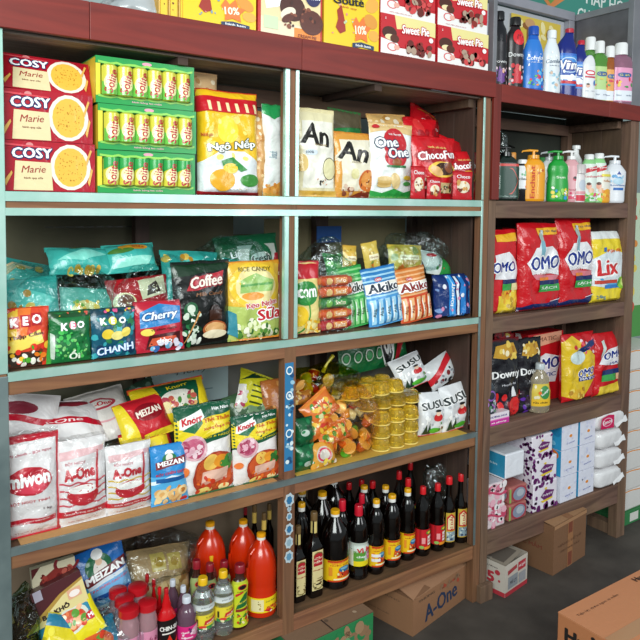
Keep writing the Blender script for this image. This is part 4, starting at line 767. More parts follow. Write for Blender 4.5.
heap('dark green leafy packet in clear film behind the smaller soup seasoning bag', 'seasoning bag', 258, 430, .14, S3 + .12, .16, .13, .05, '#4a6a4a', [('S', ['#2f6a3a', '#a8b8a0', '#6f8f6a', '#d8dcd0'], 34, 0, 0, 1, 1, .1)], (-28, -10, 0), wr=.008)
heap('dark green bag at the back left of the lying soup seasoning bag', 'seasoning bag', 150, 415, .22, S3 + .17, .13, .13, .05, '#2f4a3a', [('S', ['#1f3a2c', '#5a7a6a', '#8fa89a'], 20, 0, 0, 1, 1, .1)], (-20, -20, 0), wr=.008)
heap('orange brown spice packet beside the post behind the seasoning bags', 'seasoning bag', 276, 430, .13, S3 + .10, .08, .17, .04, '#a8622c', [('S', ['#c98a4a', '#7a4a20', '#5a7a4a'], 18, 0, 0, 1, 1, .1)], (-12, 0, 0))
q = MB(); q.box(0, 0, 0, .29, .006, .20, satin('#b9cfd4')); gfx(q, lambda x, y: (x * .29, 0, y * .20), .29, .20, [('T', '#5a6a70', 'Merry', .55, .55, .12, .4, .05, 0, .3), ('R', '#7a9aa4', .1, .2, .8, .22), ('R', '#d8e4e4', .02, .88, .98, .97)], satin, L=1)
o = q.build('printed_board', None, smooth=False); o.location = (front(146, 400, .33)[0] + .0, .331, S3 + .18); tag(o, 'pale blue printed board standing at the back above the lying soup seasoning bag', 'board')

# ================================================================== ROW 3, RIGHT BAY
rnd = random.Random(4)
def jelly(lab, x, y, z, s, c, rot, group):
    root = empty('jelly_cup', (x, y, z), rot); tag(root, lab, 'jelly cup', group)
    q = MB(); q.lathe([(0, .010 * s), (.002, .0115 * s), (.020 * s, .015 * s), (.0225 * s, .0155 * s)], mat(c, .12, coat=.7, trans=.25), 14); q.build('cup', root)
    q = MB(); q.lathe([(.0226 * s, .0185 * s), (.0240 * s, .0187 * s), (.0246 * s, .017 * s)], mat('#e8b060', .2, coat=.4), 14); q.build('foil_lid', root)
names = {'#f0761a': 'orange', '#e02828': 'red', '#5fb82f': 'green', '#ece6d6': 'white', '#f7a823': 'amber'}
bx0, bx1 = front(318, 440, .06)[0], front(372, 440, .06)[0]
k = 0; cols = list(names)
for lay in range(6):
    for i in range(6 - (lay > 3)):
        c = rnd.choice(cols + cols[:1] + cols[4:] * 2); x = bx0 + (bx1 - bx0) * (i + .5 + (lay % 2) * .3) / 6.2 + rnd.uniform(-.006, .006)
        y = .045 + .016 * lay + rnd.uniform(-.004, .01); z = S3 + .018 + lay * .033
        jelly(names[c] + ' fruit jelly cup in the loose heap in the net bag beside the orange pouches', x, y, z, 1.25, c, (rnd.uniform(-2.2, 2.2), rnd.uniform(-1, 1), rnd.uniform(0, 3)), names[c] + ' jelly cups in the large net bag')
for i in range(9):
    c = cols[(i * 3) % 5]; x = front(305, 400, .12)[0] + .032 * (i % 5); z = S3 + .215 + .03 * (i // 5)
    jelly(names[c] + ' fruit jelly cup in the yellow green net bag on top of the heap', x, .15 + .02 * (i % 2), z, 1.2, c, (rnd.uniform(-2, 2), rnd.uniform(-1, 1), 0), names[c] + ' jelly cups in the upper net bag')
filmbag('clear bag around the heap of coloured jelly cups', 'plastic bag', (bx0 + bx1) / 2, .10, S3 + .001, .22, .20, .23, 41, gl=.1, tint='#fff0c8')
filmbag('yellow green net bag of jelly cups lying on top of the heap', 'plastic bag', front(322, 395, .16)[0] + .01, .17, S3 + .185, .22, .15, .10, 43, tint='#d6d83a', gl=.15, name='net_bag')
q = MB(); q.tube([(0, 0, 0), (.01, -.01, .03), (.035, -.01, .055)], [.008, .004, .007], mat('#dccb2a', .3), 8); o = q.build('net_bag_knot', COL.objects['net_bag']); o.location = (.0, 0, .08)
FR = ['#3f8a2f', '#e8b83a', '#c8382a', '#d8d8a0']
def fp(lab, px, py, Y, z, w_, h_, rot, base='#d8702a'): heap(lab, 'jelly pouch', px, py, Y, z, w_, h_, .035, base, [('S', FR, 26, .15, .15, .85, .85, .08), ('P', '#e88a3a', [(0, .85), (1, .9), (1, 1), (0, 1)]), ('T', '#f6ead0', 'Jelly', .5, .7, .12, .5)], rot, nm='jelly_pouch', group='orange fruit jelly pouches', wr=.006)
fp('orange fruit jelly pouch, uppermost and tilted, near the taped post', 327, 425, .05, S3 + .145, .12, .085, (-20, -32, 0))
fp('orange fruit jelly pouch, second from the top near the taped post', 322, 438, .045, S3 + .095, .12, .08, (-20, -24, 0))
fp('orange fruit jelly pouch lying level below the tilted pair', 336, 442, .035, S3 + .065, .12, .06, (-20, -12, 0))
heap('orange rimmed jelly pouch with pale round picture, at the front of the heap', 'jelly pouch', 324, 468, .02, S3 + .003, .10, .075, .035, '#d89a3a', [('E', '#c8c0b4', .5, .5, .3, .34), ('A', '#c83a5a', .5, .5, .26, .28, .25, 0, 6.3), ('S', ['#4f8a3f', '#e8c84a', '#e8e0d8'], 16, .05, .05, .95, .3, .06)], (-14, -4, 0), nm='jelly_pouch')
heap('dark green pouch standing against the taped post, upper of two', 'jelly pouch', 304, 440, .035, S3 + .08, .07, .085, .05, '#0f5a34', [('E', '#b8c8bc', .4, .5, .2, .12), ('S', ['#1f7a4a', '#0a3a20'], 10, 0, 0, 1, 1, .12)], (-6, 0, 0), nm='jelly_pouch', group='dark green pouches by the taped post')
heap('dark green pouch standing against the taped post, lower of two', 'jelly pouch', 305, 468, .03, S3 + .001, .075, .08, .05, '#0f5a34', [('E', '#b8c8bc', .5, .3, .2, .12), ('S', ['#1f7a4a', '#0a3a20'], 10, 0, 0, 1, 1, .12)], (-6, 0, 0), nm='jelly_pouch', group='dark green pouches by the taped post')
heap('small brown candy packet high on the heap beside the post', 'jelly pouch', 304, 402, .10, S3 + .19, .07, .04, .03, '#b8742c', [('S', ['#e8c06a', '#8a4a20'], 10, 0, 0, 1, 1, .1)], (-20, 0, 0), nm='jelly_pouch')
def pud(lab, x, y, z, s=1., grp=''):
    root = empty('pudding_cup', (x, y, z)); tag(root, lab, 'pudding cup', grp)
    n = 24; q = MB(); vs = []; fs = []; pr = [(0, .030), (.004, .032), (.030, .0275), (.038, .025), (.041, .021)]
    for (z_, r) in pr:
        for i in range(n): a = 2 * pi * i / n; rr = r * s * (1 + (.07 * cos(8 * a) if 0 < z_ < .04 else 0)); vs.append((rr * cos(a), rr * sin(a), z_ * s))
    for j in range(len(pr) - 1):
        for i in range(n): fs.append((j * n + i, j * n + (i + 1) % n, (j + 1) * n + (i + 1) % n, (j + 1) * n + i))
    fs.append(tuple(range((len(pr) - 1) * n, len(pr) * n))); fs.append(tuple(range(n))[::-1])
    q.add(vs, fs, mat('#ffda48', .06, coat=.5, trans=.75)); q.build('cup', root)
    q = MB(); q.lathe([(-.0015 * s, .0335 * s), (0, .034 * s), (.002 * s, .0325 * s)], mat('#e8d078', .2, coat=.7), 20); q.build('rim', root); return root
x0p = front(372, 440, .05)[0] + .015; hz = .0445
proto = None
pl = []
for lay in range(5):
    nx_ = 3
    if lay < 2: xs = [x0p + .022 + .066 * i for i in range(3)]
    elif lay == 2: xs = [x0p + .022 + .066 * i for i in range(3)]
    elif lay == 3: xs = [x0p - .01 + .066 * i for i in range(4)]
    else: xs = [x0p - .075 + .066 * i for i in range(4)]
    for y in (.05, .12) if lay > 1 else (.05,):
        for i, x in enumerate(xs): pl.append((lay, x, y, i))
NM = ['bottom', 'second', 'third', 'fourth', 'top']
for lay, x, y, i in pl:
    lab = 'yellow pudding cup in the %s layer of the stack, %s row' % (NM[lay], 'front' if y < .1 else 'back')
    loc = (x, y + (.012 * lay if lay > 2 else 0), S3 + .0025 + lay * hz)
    if proto is None: proto = pud(lab, *loc, 1., 'yellow pudding cups, bottom layer')
    else:
        c = copy_tree(proto); c.location = loc; c['label'] = lab
        c['group'] = 'yellow pudding cups, %s layer, %s row' % (NM[lay], 'front' if y < .1 else 'back')
proto['group'] = 'yellow pudding cups, bottom layer, front row'
q = MB(); q.box(0, 0, 0, .30, .15, .0018, film('#f0e8b0', .3)); o = q.build('plastic_sheet', None, smooth=False); o.location = (x0p - .12, .02, S3 + .0025 + 4 * hz - .0035); tag(o, 'clear plastic tray sheet under the top layer of yellow pudding cups', 'plastic sheet')
def susu(): return [('O', '#1f2a2c', '#f3f3f3', 'SUSU', .5, .72, .17, .86, .12), ('P', '#ffffff', [(.15, .1), (.2, .5), (.26, .1)]), ('S', ['#ffffff', '#cfd2d6', '#b8bcc2'], 20, .05, .1, .95, .6, .05), ('E', '#c8282c', .62, .42, .16, .09), ('E', '#e8c8b0', .62, .52, .08, .06), ('E', '#1a1a1a', .62, .58, .1, .03), ('P', '#1f3a24', [(.1, .05), (.2, .3), (.26, .1), (.34, .32), (.4, .05)]), ('E', '#4fb02f', .55, .12, .22, .06), ('R', '#c8282c', 0, 0, 1, .03), ('S', ['#8a1a20', '#3f8a3a'], 5, .7, .1, .95, .3, .04)]
pouch('white puffed snack bag with black letters, front left of the pair by the corner', 'snack bag', 419, 444, 394, 441, .04, S3, .05, '#dedfe2', susu(), group='white puffed snack bags', lean=5, roll=4)
pouch('white puffed snack bag with black letters, right by the corner post', 'snack bag', 444, 471, 385, 436, .035, S3, .05, '#dedfe2', susu(), group='white puffed snack bags', lean=5, roll=-4)
heap('white puffed snack bag lying on top of the standing pair', 'snack bag', 416, 402, .14, S3 + .165, .15, .12, .06, '#dedfe2', susu(), (-28, -12, 0), nm='snack_bag', group='white puffed snack bags')
heap('white and dark snack bag with red seal, fallen over beside the corner post', 'snack bag', 446, 405, .12, S3 + .165, .15, .10, .05, '#d3d5d8', [('P', '#c8202c', [(0, .2), (1, .75), (1, 1), (0, .45)]), ('S', ['#20242a', '#8a9098', '#7a1a20'], 16, .1, 0, .95, .5, .06)], (-22, -22, 0), nm='snack_bag', group=None)
heap('green bag with white roundels and red edge, at the back above the pudding cups', 'snack bag', 375, 372, .24, S3 + .225, .34, .17, .05, '#176a3a', [x for i in range(8) for x in (('A', '#cfe0d0', .08 + (i % 4) * .15, .72 - .36 * (i // 4), .055, .13, .22, 0, 6.3), ('E', '#3f9a5a', .08 + (i % 4) * .15, .72 - .36 * (i // 4), .035, .08))] + [('E', '#e6ebe6', .66, .5, .1, .48), ('E', '#15181a', .66, .5, .085, .42), ('T', '#f0f2f0', 'on', .67, .5, .36, .12, .2, .05), ('P', '#b8202c', [(.78, .0), (1, .8), (1, 1), (.92, 1), (.74, .1)])], (-8, -3, 0), nm='snack_bag')
# ================================================================== ROW 4, RIGHT BAY (z = S4)
SOY = '#0b0706'; DK = mat('#080403', .1, coat=.25)
YC = lambda: ('#e8e6e0', .075, .36)
def ycap(root, r, Hb, H):
    q = MB(); ch = H - Hb; q.lathe([(Hb + ch * .35, r * .39), (H - .002, r * .385), (H, r * .34)], mat('#e8a912', .35, coat=.2), 20); q.build('cap_top', part(root, 'cap'))
BIG = [(0, .9), (.02, 1), (.10, 1), (.12, .96), (.42, .96), (.45, 1), (.60, 1), (.76, .92), (.87, .70), (.95, .40), (1, .31)]
MED = [(0, .88), (.02, 1), (.1, 1), (.11, .95), (.42, .95), (.44, 1), (.48, 1), (.53, .86), (.58, .98), (.72, .98), (.82, .86), (.91, .58), (.96, .38), (1, .38)]
ARC = [('R', '#c83a1a', 0, .9, 1, 1), ('R', '#c83a1a', 0, 0, 1, .07), ('S', ['#e8902a'], 20, 0, .86, 1, .92, .03), ('T', '#b03018', 'NƯỚC TƯƠNG', .5, .78, .07, .8), ('P', '#c83a1a', [(.3, .2), (.82, .2), (.76, .55), (.36, .55)]), ('E', '#2a6a9a', .56, .58, .2, .14), ('E', '#7ab0c8', .56, .62, .16, .06), ('S', ['#e8e0a0', '#2a1a10', '#e87a2a'], 10, .34, .24, .8, .5, .04), ('R', '#f6e8c8', .2, .11, .9, .17), ('R', '#e8902a', .05, .3, .16, .7)]
VERT = lambda: mat('#f0c516', .3, coat=.3)
def soy(lab, u0, u1, vt, vb, big=False, Y=None, lab_=True, items=None, lc='#f0c018', **k):
    return bottle(lab, 'sauce bottle', u0, u1, vt, vb, S4, BIG if big else MED, SOY, m=DK, cap=('#e9e7e2', .08, .31 if big else .40), Y=Y, rscale=1.1, extra=lambda root, r, Hb, H: capt(root, r, Hb, H, .31 if big else .40),
                  lab=((.12, .43, lc, items or ARC) if lab_ else None), name='soy_sauce_bottle', **k)
def capt(root, r, Hb, H, f):
    q = MB(); ch = H - Hb; q.lathe([(Hb + ch * .4, r * f * 1.04), (H - .001, r * f * 1.03), (H + .001, r * f * .9)], mat('#e8a912', .35, coat=.2), 20); q.build('cap_top', part(root, 'cap'))
OIL = [(0, .96), (.02, 1), (.60, 1), (.66, .93), (.72, .60), (.80, .40), (1, .38)]
def oilbottle(lab, u0, u1, vt, vb, Y=None, **k):
    def ex(root, r, Hb, H):
        q = MB(); q.lathe([(Hb * .83, r * .46), (Hb * .99, r * .44)], mat('#d8c27a', .3, coat=.3), 16, cap=False); q.build('neck_band', part(root, 'bottle_body'))
    return bottle(lab, 'oil bottle', u0, u1, vt, vb, S4, OIL, SOY, m=DK, cap=('#6b5230', .09, .46), sq=5, sy=1., Y=Y, extra=ex, name='sesame_oil_bottle', group='tall square dark bottles by the centre post',
        lab=(.10, .62, '#dccb92', [('P', '#b3202c', [(.25, .62), (.75, .62), (.78, .9), (.5, .97), (.22, .9)]), ('T', '#f3e6c8', 'SỐT', .5, .82, .06, .4), ('T', '#f3e6c8', 'ĐẬM', .5, .72, .06, .4), ('T', '#a83a2a', 'thượng hạng', .5, .52, .04, .7), ('S', ['#2a2014', '#6a4a20'], 18, .15, .06, .85, .34, .08), ('A', '#7a6a3a', .5, .5, .46, .48, .06, 0, 6.3)], 1.25), **k)
oilbottle('tall square dark bottle half hidden behind the centre post', 291, 304, 526, 603)
oilbottle('tall square dark bottle with cream label, right beside the big soy sauce bottle', 305.5, 321, 512, 598)
soy('big soy sauce bottle with yellow label, front row beside the square bottles', 321, 347.5, 510, 590, True)
VI = [('R', '#e8d21f', 0, 0, 1, .22), ('R', '#cfd8cf', 0, .6, 1, 1), ('P', '#5a9a3a', [(0, .22), (.5, .22), (.6, .62), (0, .66)]), ('T', '#c8202e', 'Vị ăn', .52, .68, .2, .7, .05, .05), ('E', '#d85a9a', .85, .42, .2, .2), ('T', '#ffffff', 'chay', .35, .4, .12, .4), ('S', ['#e87ab0', '#a82a6a'], 6, .7, .3, 1, .55, .07)]
def redcap(lab, u0, u1, vt, vb, prof, labd, Y=None, **k):
    def ex(root, r, Hb, H):
        q = MB(); q.lathe([(Hb - .012, r * .40), (Hb - .008, r * .43), (Hb - .004, r * .40)], mat('#c8142c', .35), 18); q.build('cap_ring', part(root, 'cap'))
    return bottle(lab, 'sauce bottle', u0, u1, vt, vb, S4, prof, SOY, m=DK, cap=('#c8142c', .10, .42), Y=Y, lab=labd, extra=ex, name='soy_sauce_bottle', **k)
redcap('dark bottle with red cap and green and white label, right of the big soy bottle', 347.5, 368, 505, 581, MED, (.22, .58, '#cfd8cf', VI))
WHITE = ARC + [('R', '#e8e8e8', .0, .28, .45, .42), ('R', '#e8e8e8', .0, .5, .45, .64)]
soy('soy sauce bottle with yellow cap, half hidden label, right of the red capped bottle', 367.5, 383, 500, 575, items=WHITE)
soy('soy sauce bottle with yellow cap, second from the right of the yellow capped front row', 382.5, 399.5, 495, 568)
soy('soy sauce bottle with yellow cap, rightmost of the yellow capped front row', 399, 414, 489, 561)
RL = [('R', '#a8141e', 0, 0, .12, 1), ('E', '#3f8a3a', .6, .84, .2, .1), ('E', '#e8c83a', .6, .84, .12, .06), ('P', '#f3e9e0', [(.5, .2), (.95, .2), (.95, .7), (.5, .66)]), ('T', '#c8142c', 'SỐT', .72, .52, .16, .4, 0, .04), ('T', '#c8142c', 'ĐẬM', .72, .34, .12, .4, 0, .04), ('P', '#e8902a', [(.3, .0), (1, .05), (1, .18), (.3, .14)]), ('E', '#8fb85a', .15, .12, .14, .08), ('R', '#e89a9a', .15, .3, .35, .6)]
RP = [(0, .88), (.02, 1), (.1, 1), (.12, .96), (.45, .96), (.47, 1), (.52, .9), (.58, .98), (.72, .95), (.82, .74), (.92, .40), (1, .36)]
bottle('dark sauce bottle with red cap and red label, left of the red labelled pair', 'sauce bottle', 414, 429.5, 487, 557, S4, RP, SOY, m=DK, cap=('#d31a22', .09, .40), lab=(.12, .44, '#c8202a', RL), name='soy_sauce_bottle', group='red labelled sauce bottles')
bottle('dark sauce bottle with red cap and red label, right of the red labelled pair', 'sauce bottle', 429, 444, 484, 552, S4, RP, SOY, m=DK, cap=('#d31a22', .09, .40), lab=(.12, .44, '#c8202a', RL), name='soy_sauce_bottle', group='red labelled sauce bottles')
SLM = [(0, .95), (.02, 1), (.55, 1), (.66, .82), (.76, .5), (.85, .42), (1, .40)]
SLL = [('P', '#c8262c', [(.1, .4), (.9, .4), (.9, .85), (.5, .98), (.1, .85)]), ('P', '#e8d8a8', [(.2, .44), (.8, .44), (.8, .8), (.5, .92), (.2, .8)]), ('T', '#b3202c', 'XÌ DẦU', .5, .66, .12, 1.6, 1.57, .04), ('R', '#8aa0a8', .1, .04, .9, .36), ('S', ['#c8d0c8', '#3a4a6a'], 12, .15, .06, .85, .34, .1)]
bottle('slim dark bottle with red cap, left of the slim pair at the corner post', 'sauce bottle', 441.5, 454, 477, 548, S4, SLM, SOY, m=DK, cap=('#d31a22', .09, .48), lab=(.10, .56, '#c9a63a', SLL, 1.5), name='oyster_sauce_bottle', group='slim dark sauce bottles', rscale=1.12, rz=-22)
bottle('slim dark bottle with red cap, right of the slim pair at the corner post', 'sauce bottle', 453.5, 466, 474, 543, S4, SLM, SOY, m=DK, cap=('#d31a22', .09, .48), lab=(.10, .56, '#c9a63a', SLL, 1.5), name='oyster_sauce_bottle', group='slim dark sauce bottles', rscale=1.12, rz=-22)
# second row
soy('soy sauce bottle with yellow cap standing behind the square bottles', 293, 309, 503, 575, False, Y=.135)
soy('big soy sauce bottle with yellow cap behind the gap beside the square bottles', 309, 334, 492, 565, True, Y=.18)
redcap('dark bottle with red cap standing behind the big front soy bottle', 333, 350, 500, 570, MED, (.22, .58, '#cfd8cf', VI), Y=.115)
redcap('dark bottle with red cap directly behind the green and white labelled bottle', 354, 368, 494, 560, MED, (.22, .58, '#cfd8cf', VI), Y=.16)
soy('soy sauce bottle with yellow cap in the second row, left one', 355.5, 371, 486, 555, Y=.215, group='yellow capped soy bottles in the second row')
soy('soy sauce bottle with yellow cap in the second row, right one', 377, 392, 486, 555, Y=.165, group='yellow capped soy bottles in the second row')
for i, (a, b, v, yy, lb) in enumerate(((349, 362, 481, .285, 'dark red capped bottle at the back, leftmost of the back row'), (362, 375, 478, .30, 'dark red capped bottle at the back, second of the back row'), (373, 387, 479, .225, 'dark red capped bottle at the back behind the yellow capped pair'),
        (401, 414, 469, .165, 'dark red capped bottle at the back, its cap above the rightmost yellow cap'), (410, 424, 476, .115, 'dark red capped bottle just behind the left red labelled bottle'), (413, 425, 460, .235, 'tallest standing dark red capped bottle at the back near the side wall'))):
    bottle(lb, 'sauce bottle', a, b, v, 0, S4, RP, SOY, m=DK, cap=('#c8141e', .09, .42), Y=yy, name='soy_sauce_bottle', lab=(.12, .44, '#c8202a', RL), group=None)
for (a, b, v, yy, lb) in ((295, 318, 489, .27, 'broad dark bottle at the very back behind the square bottles'), (326, 352, 476, .27, 'broad dark bottle at the very back behind the big soy sauce bottles')):
    soy(lb, a, b, v, 0, True, Y=yy, lab_=False)
q = filmbag('scrap of clear plastic film behind the slim sauce bottles', 'plastic bag', front(437, 500, .12)[0], .14, S4 + .001, .10, .07, .285, 51, gl=.4)

# ================================================================== ROW 4, LEFT BAY
CH = mat('#c92c06', .22, coat=.3); 
JUG = [(0, .85), (.02, .97), (.06, 1), (.30, 1), (.33, .95), (.37, .99), (.40, .95), (.45, .98), (.60, .99), (.74, .92), (.85, .76), (.93, .52), (.98, .32), (1, .28)]
JL = [('R', '#e8dca8', 0, .1, .35, .9), ('S', ['#c8a85a', '#8a7a3a'], 8, .02, .2, .3, .8, .02), ('T', '#3a5a3a', 'Lee Kim', .55, .78, .12, .3, .04, 0, .3), ('T', '#c8142c', 'TƯƠNG ỚT', .68, .42, .2, .5, .12, .05), ('P', '#c8142c', [(.35, .2), (.5, .05), (.62, .14), (.5, .3)]), ('S', ['#e8401f', '#f3f0e8'], 8, .45, .08, .98, .3, .04)]
def jugh(root, r, Hb, H):
    q = MB(); q.lathe([(Hb + (H - Hb) * .45, r * .29), (H - .001, r * .285), (H + .001, r * .24)], mat('#e8a012', .35), 20); q.build('cap_top', part(root, 'cap'))
    q = MB(); q.tube([(-r * .52, -r * .1, Hb * .90), (-r * .80, -r * .1, Hb * .84), (-r * 1.02, -r * .1, Hb * .68), (-r * 1.05, -r * .1, Hb * .55), (-r * .93, -r * .1, Hb * .46)], r * .11, CH, 10); q.build('handle', part(root, 'bottle_body'))
def jug(lab, u0, u1, vt, vb, Y=None): return bottle(lab, 'sauce jug', u0, u1, vt, vb, S4, JUG, '#d2280f', m=CH, cap=('#e6e2d8', .075, .28), lab=(.09, .29, '#f0d21c', JL), extra=jugh, name='chilli_sauce_jug', group='large jugs of red chilli sauce', Y=Y)
jug('large red chilli sauce jug with yellow label, in front beside the centre post', 244.5, 277, 533, 620)
jug('large red chilli sauce jug with handle, at the back left of the three', 194, 226, 522, 590, Y=.20)
jug('large red chilli sauce jug half hidden at the back between the other two', 228, 258, 520, 590, Y=.18)
for (a, b, v, yy, lb) in ((252, 262, 504, .25, 'gold capped dark bottle at the back, left of three behind the chilli jugs'), (262, 272, 512, .215, 'gold capped dark bottle behind the front chilli jug'), (268, 277, 503, .29, 'gold capped dark bottle at the back beside the centre post')):
    bottle(lb, 'oil bottle', a, b, v, 0, S4, OIL, SOY, m=DK, cap=('#6b5230', .09, .46), Y=yy, name='sesame_oil_bottle', extra=lambda root, r, Hb, H: (lambda q: (q.lathe([(Hb * .84, r * .5), (Hb * .99, r * .48)], mat('#d8b45a', .3), 14, cap=False), q.build('neck_band', part(root, 'bottle_body'))))(MB()))
bottle('dark bottle with dark red cap at the far back behind the chilli jugs', 'sauce bottle', 243, 252, 507, 0, S4, RP, SOY, m=DK, cap=('#8a1420', .09, .42), Y=.31, name='soy_sauce_bottle')
VIN = mat('#f2f6f6', .04, coat=.5, trans=.93)
VP = [(0, .9), (.03, 1), (.15, 1), (.18, .92), (.24, 1), (.27, .95), (.55, .95), (.58, 1), (.66, .92), (.72, 1), (.82, .8), (.92, .42), (1, .38)]
VL = [('R', '#2f8a4a', 0, 0, 1, .22), ('P', '#c8262c', [(.35, .3), (1, .5), (1, .75), (.4, .6)]), ('T', '#f6f0d8', 'GIẤM', .68, .5, .14, .45, .15, .04), ('T', '#8a6a1a', 'Lisa', .6, .84, .1, .3), ('E', '#d8382c', .3, .2, .15, .1), ('S', ['#6aa83a', '#e8e0b0'], 8, .2, .05, .9, .25, .05), ('R', '#2a2a20', .06, .3, .14, .75)]
VNL = [('T', '#5a6a70', 'giấm gạo', .5, .5, .3, .5)]
bottle('clear vinegar bottle with yellow cap, left of the pair', 'vinegar bottle', 191, 214.5, 577, 662, S4, VP, '#dfe6e6', m=VIN, cap=('#e8b612', .09, .42), lab=(.27, .52, '#e6d23a', VL), lab2=(.60, .70, '#d6dad8', VNL), name='vinegar_bottle', group='clear vinegar bottles', Y=.005 + .045)
bottle('clear vinegar bottle with yellow cap, right of the pair', 'vinegar bottle', 212.5, 233.5, 570, 645, S4, VP, '#dfe6e6', m=VIN, cap=('#e8b612', .09, .42), lab=(.27, .52, '#e6d23a', VL), lab2=(.60, .70, '#d6dad8', VNL), name='vinegar_bottle', group='clear vinegar bottles', Y=.05)
OY = [(0, .92), (.03, 1), (.12, .98), (.40, .84), (.50, .86), (.72, .98), (.78, 1), (.84, .8), (.88, .56), (1, .52)]
OYL = [('R', '#c8d22a', 0, 0, 1, .95), ('E', '#c8202c', .5, .88, .26, .06), ('E', '#141414', .5, .88, .2, .045), ('T', '#1a1a1a', 'CHOLIMEX', .5, .79, .025, .6), ('P', '#1f6a34', [(.1, .4), (.9, .45), (.8, .75), (.6, .72), (.2, .5)]), ('T', '#f3e24a', 'DẦU HÀO', .5, .55, .06, .7, .2, .04), ('P', '#c8202c', [(.1, .68), (.55, .76), (.5, .79), (.1, .74)]), ('R', '#8a2a1a', .1, .34, .95, .4), ('S', ['#e8902a', '#c83a1a', '#3f7a2a', '#f0e0b0'], 26, .05, .05, .95, .32, .08)]
bottle('waisted sauce bottle with dark red cap and yellow green label, left of the front jug', 'sauce bottle', 231, 248, 564, 630, S4, OY, '#3a1a10', cap=('#8f1424', .10, .62), lab=(.05, .84, '#b8c02a', OYL), name='oyster_sauce_bottle', sy=.75)
for (a, b, v, yy, lb) in ((190, 203, 560, .115, 'sauce bottle with dark red cap behind the left vinegar bottle'), (204, 217, 563, .095, 'sauce bottle with dark red cap between the two vinegar bottles'), (219, 232, 560, .11, 'sauce bottle with dark red cap behind the right vinegar bottle')):
    bottle(lb, 'sauce bottle', a, b, v, 0, S4, OY, '#3a1a10', cap=('#8f1424', .10, .62), lab=(.05, .84, '#9aa86a' , [('E', '#c8202c', .5, .88, .26, .06), ('E', '#141414', .5, .88, .2, .045), ('S', ['#e8902a', '#c83a1a', '#e8e0c0'], 20, .05, .05, .95, .8, .08)]), Y=yy, name='oyster_sauce_bottle', sy=.75)
bottle('yellow capped bottle peeping above the two vinegar bottles', 'vinegar bottle', 206, 218, 555, 0, S4, VP, '#dfe6e6', m=VIN, cap=('#d8a612', .09, .42), Y=.16, name='vinegar_bottle')
GRP = mat('#6a4a5c', .1, coat=.7, trans=.15)
DP = [(0, .9), (.03, 1), (.22, .96), (.28, 1), (.55, 1), (.60, .94), (.72, .98), (.84, .72), (.93, .44), (1, .42)]
DL = [('R', '#d8267a', 0, .1, 1, 1), ('E', '#d8a8b8', .8, .6, .28, .34), ('T', '#f3e0e8', 'chanh dây', .4, .6, .2, .6, .1, .03), ('R', '#e8c8d0', .1, .15, .6, .25), ('S', ['#f3d0e0', '#6a1a5a'], 8, .05, .2, .95, .9, .05)]
for (a, b, v, yy, lb) in ((176, 196, 596, .035, 'purple drink bottle with white cap and pink label, front of the four'), (176, 189, 586, .085, 'purple drink bottle with white cap, second behind the pink labelled one'), (165, 178, 580, .125, 'purple drink bottle with white cap, leftmost at the back'), (187, 199, 578, .135, 'purple drink bottle with white cap, rightmost at the back')):
    bottle(lb, 'drink bottle', a, b, v, 0, S4, DP, '#6a4a5c', m=GRP, cap=('#cfd3de', .09, .44), lab=(.28, .56, '#d8267a', DL), Y=yy, name='drink_bottle', group=None)
RCH = mat('#c80d14', .2, coat=.3)
SQ = [(0, .9), (.03, 1), (.50, 1), (.62, .92), (.72, .60), (.76, .44), (.80, .46), (.90, .28), (1, .14)]
SL_ = [('R', '#160c0c', 0, .12, 1, .95), ('T', '#f3f0ea', 'CHIN-SU', .5, .78, .12, .8, 0, .04), ('R', '#e8e0d8', .2, .62, .8, .66), ('P', '#d8301a', [(.05, .12), (.1, .5), (.3, .3), (.5, .6), (.7, .3), (.9, .5), (.95, .12)]), ('P', '#f0902a', [(.3, .12), (.5, .42), (.7, .12)])]
bottle('red squeeze bottle of chilli sauce with black flame label, beside the purple drinks', 'sauce bottle', 156, 177, 588, 668, S4, SQ, '#cf1018', m=RCH, cap=('#b8101c', .05, .22), lab=(.05, .60, '#160c0c', SL_), Y=.04, name='chilli_sauce_bottle', sy=.75)
for (a, b, v, yy, lb) in ((140, 149, 575, .20, 'slim red chilli squeeze bottle, leftmost of three behind the jars'), (147, 156, 580, .17, 'slim red chilli squeeze bottle, middle of three behind the jars'), (153, 162, 588, .13, 'slim red chilli squeeze bottle, rightmost of three behind the jars')):
    bottle(lb, 'sauce bottle', a, b, v, 0, S4, SQ, '#cf1018', m=RCH, cap=('#d8141c', .12, .42), Y=yy, name='chilli_sauce_bottle', group='slim red chilli squeeze bottles')
JAR = mat('#d8a8b0', .08, coat=.3, trans=.55)
JP = [(0, .92), (.04, 1), (.78, 1), (.90, .86), (1, .80)]
for (a, b, v, yy, lb) in ((136, 153, 602, .035, 'red lidded jar with pink label, front right of the jar box'), (116, 134, 608, .03, 'red lidded jar with pink label, front left of the jar box'), (126, 143, 586, .115, 'red lidded jar at the back right of the jar box'), (112, 129, 598, .085, 'red lidded jar in the middle of the jar box'), (106, 122, 590, .135, 'red lidded jar at the back left of the jar box')):
    bottle(lb, 'jar', a, b, v, 0, S4 + .012, JP, '#d8b8bc', m=JAR, cap=('#b8141f', .10, .98), lab=(.22, .62, '#d88aa8', [('T', '#8a1a4a', 'Muối ớt', .5, .6, .3, .7, .1, .03), ('S', ['#c83a5a', '#f0c8d8'], 6, .1, .1, .9, .4, .05)]), Y=yy, name='spice_jar', group='red lidded jars in the open box', rscale=1.15)
xl, xr = front(107, 640, .0)[0] - .005, front(157, 640, 0)[0] - .015
root = empty('jar_tray', (0, 0, S4)); tag(root, 'open pink edged card tray holding the red lidded jars', 'tray')
q = MB(); q.box(xl, .0, .0005, xr, .185, .011, card('#a8a49a')); q.build('tray_base', root, smooth=False)
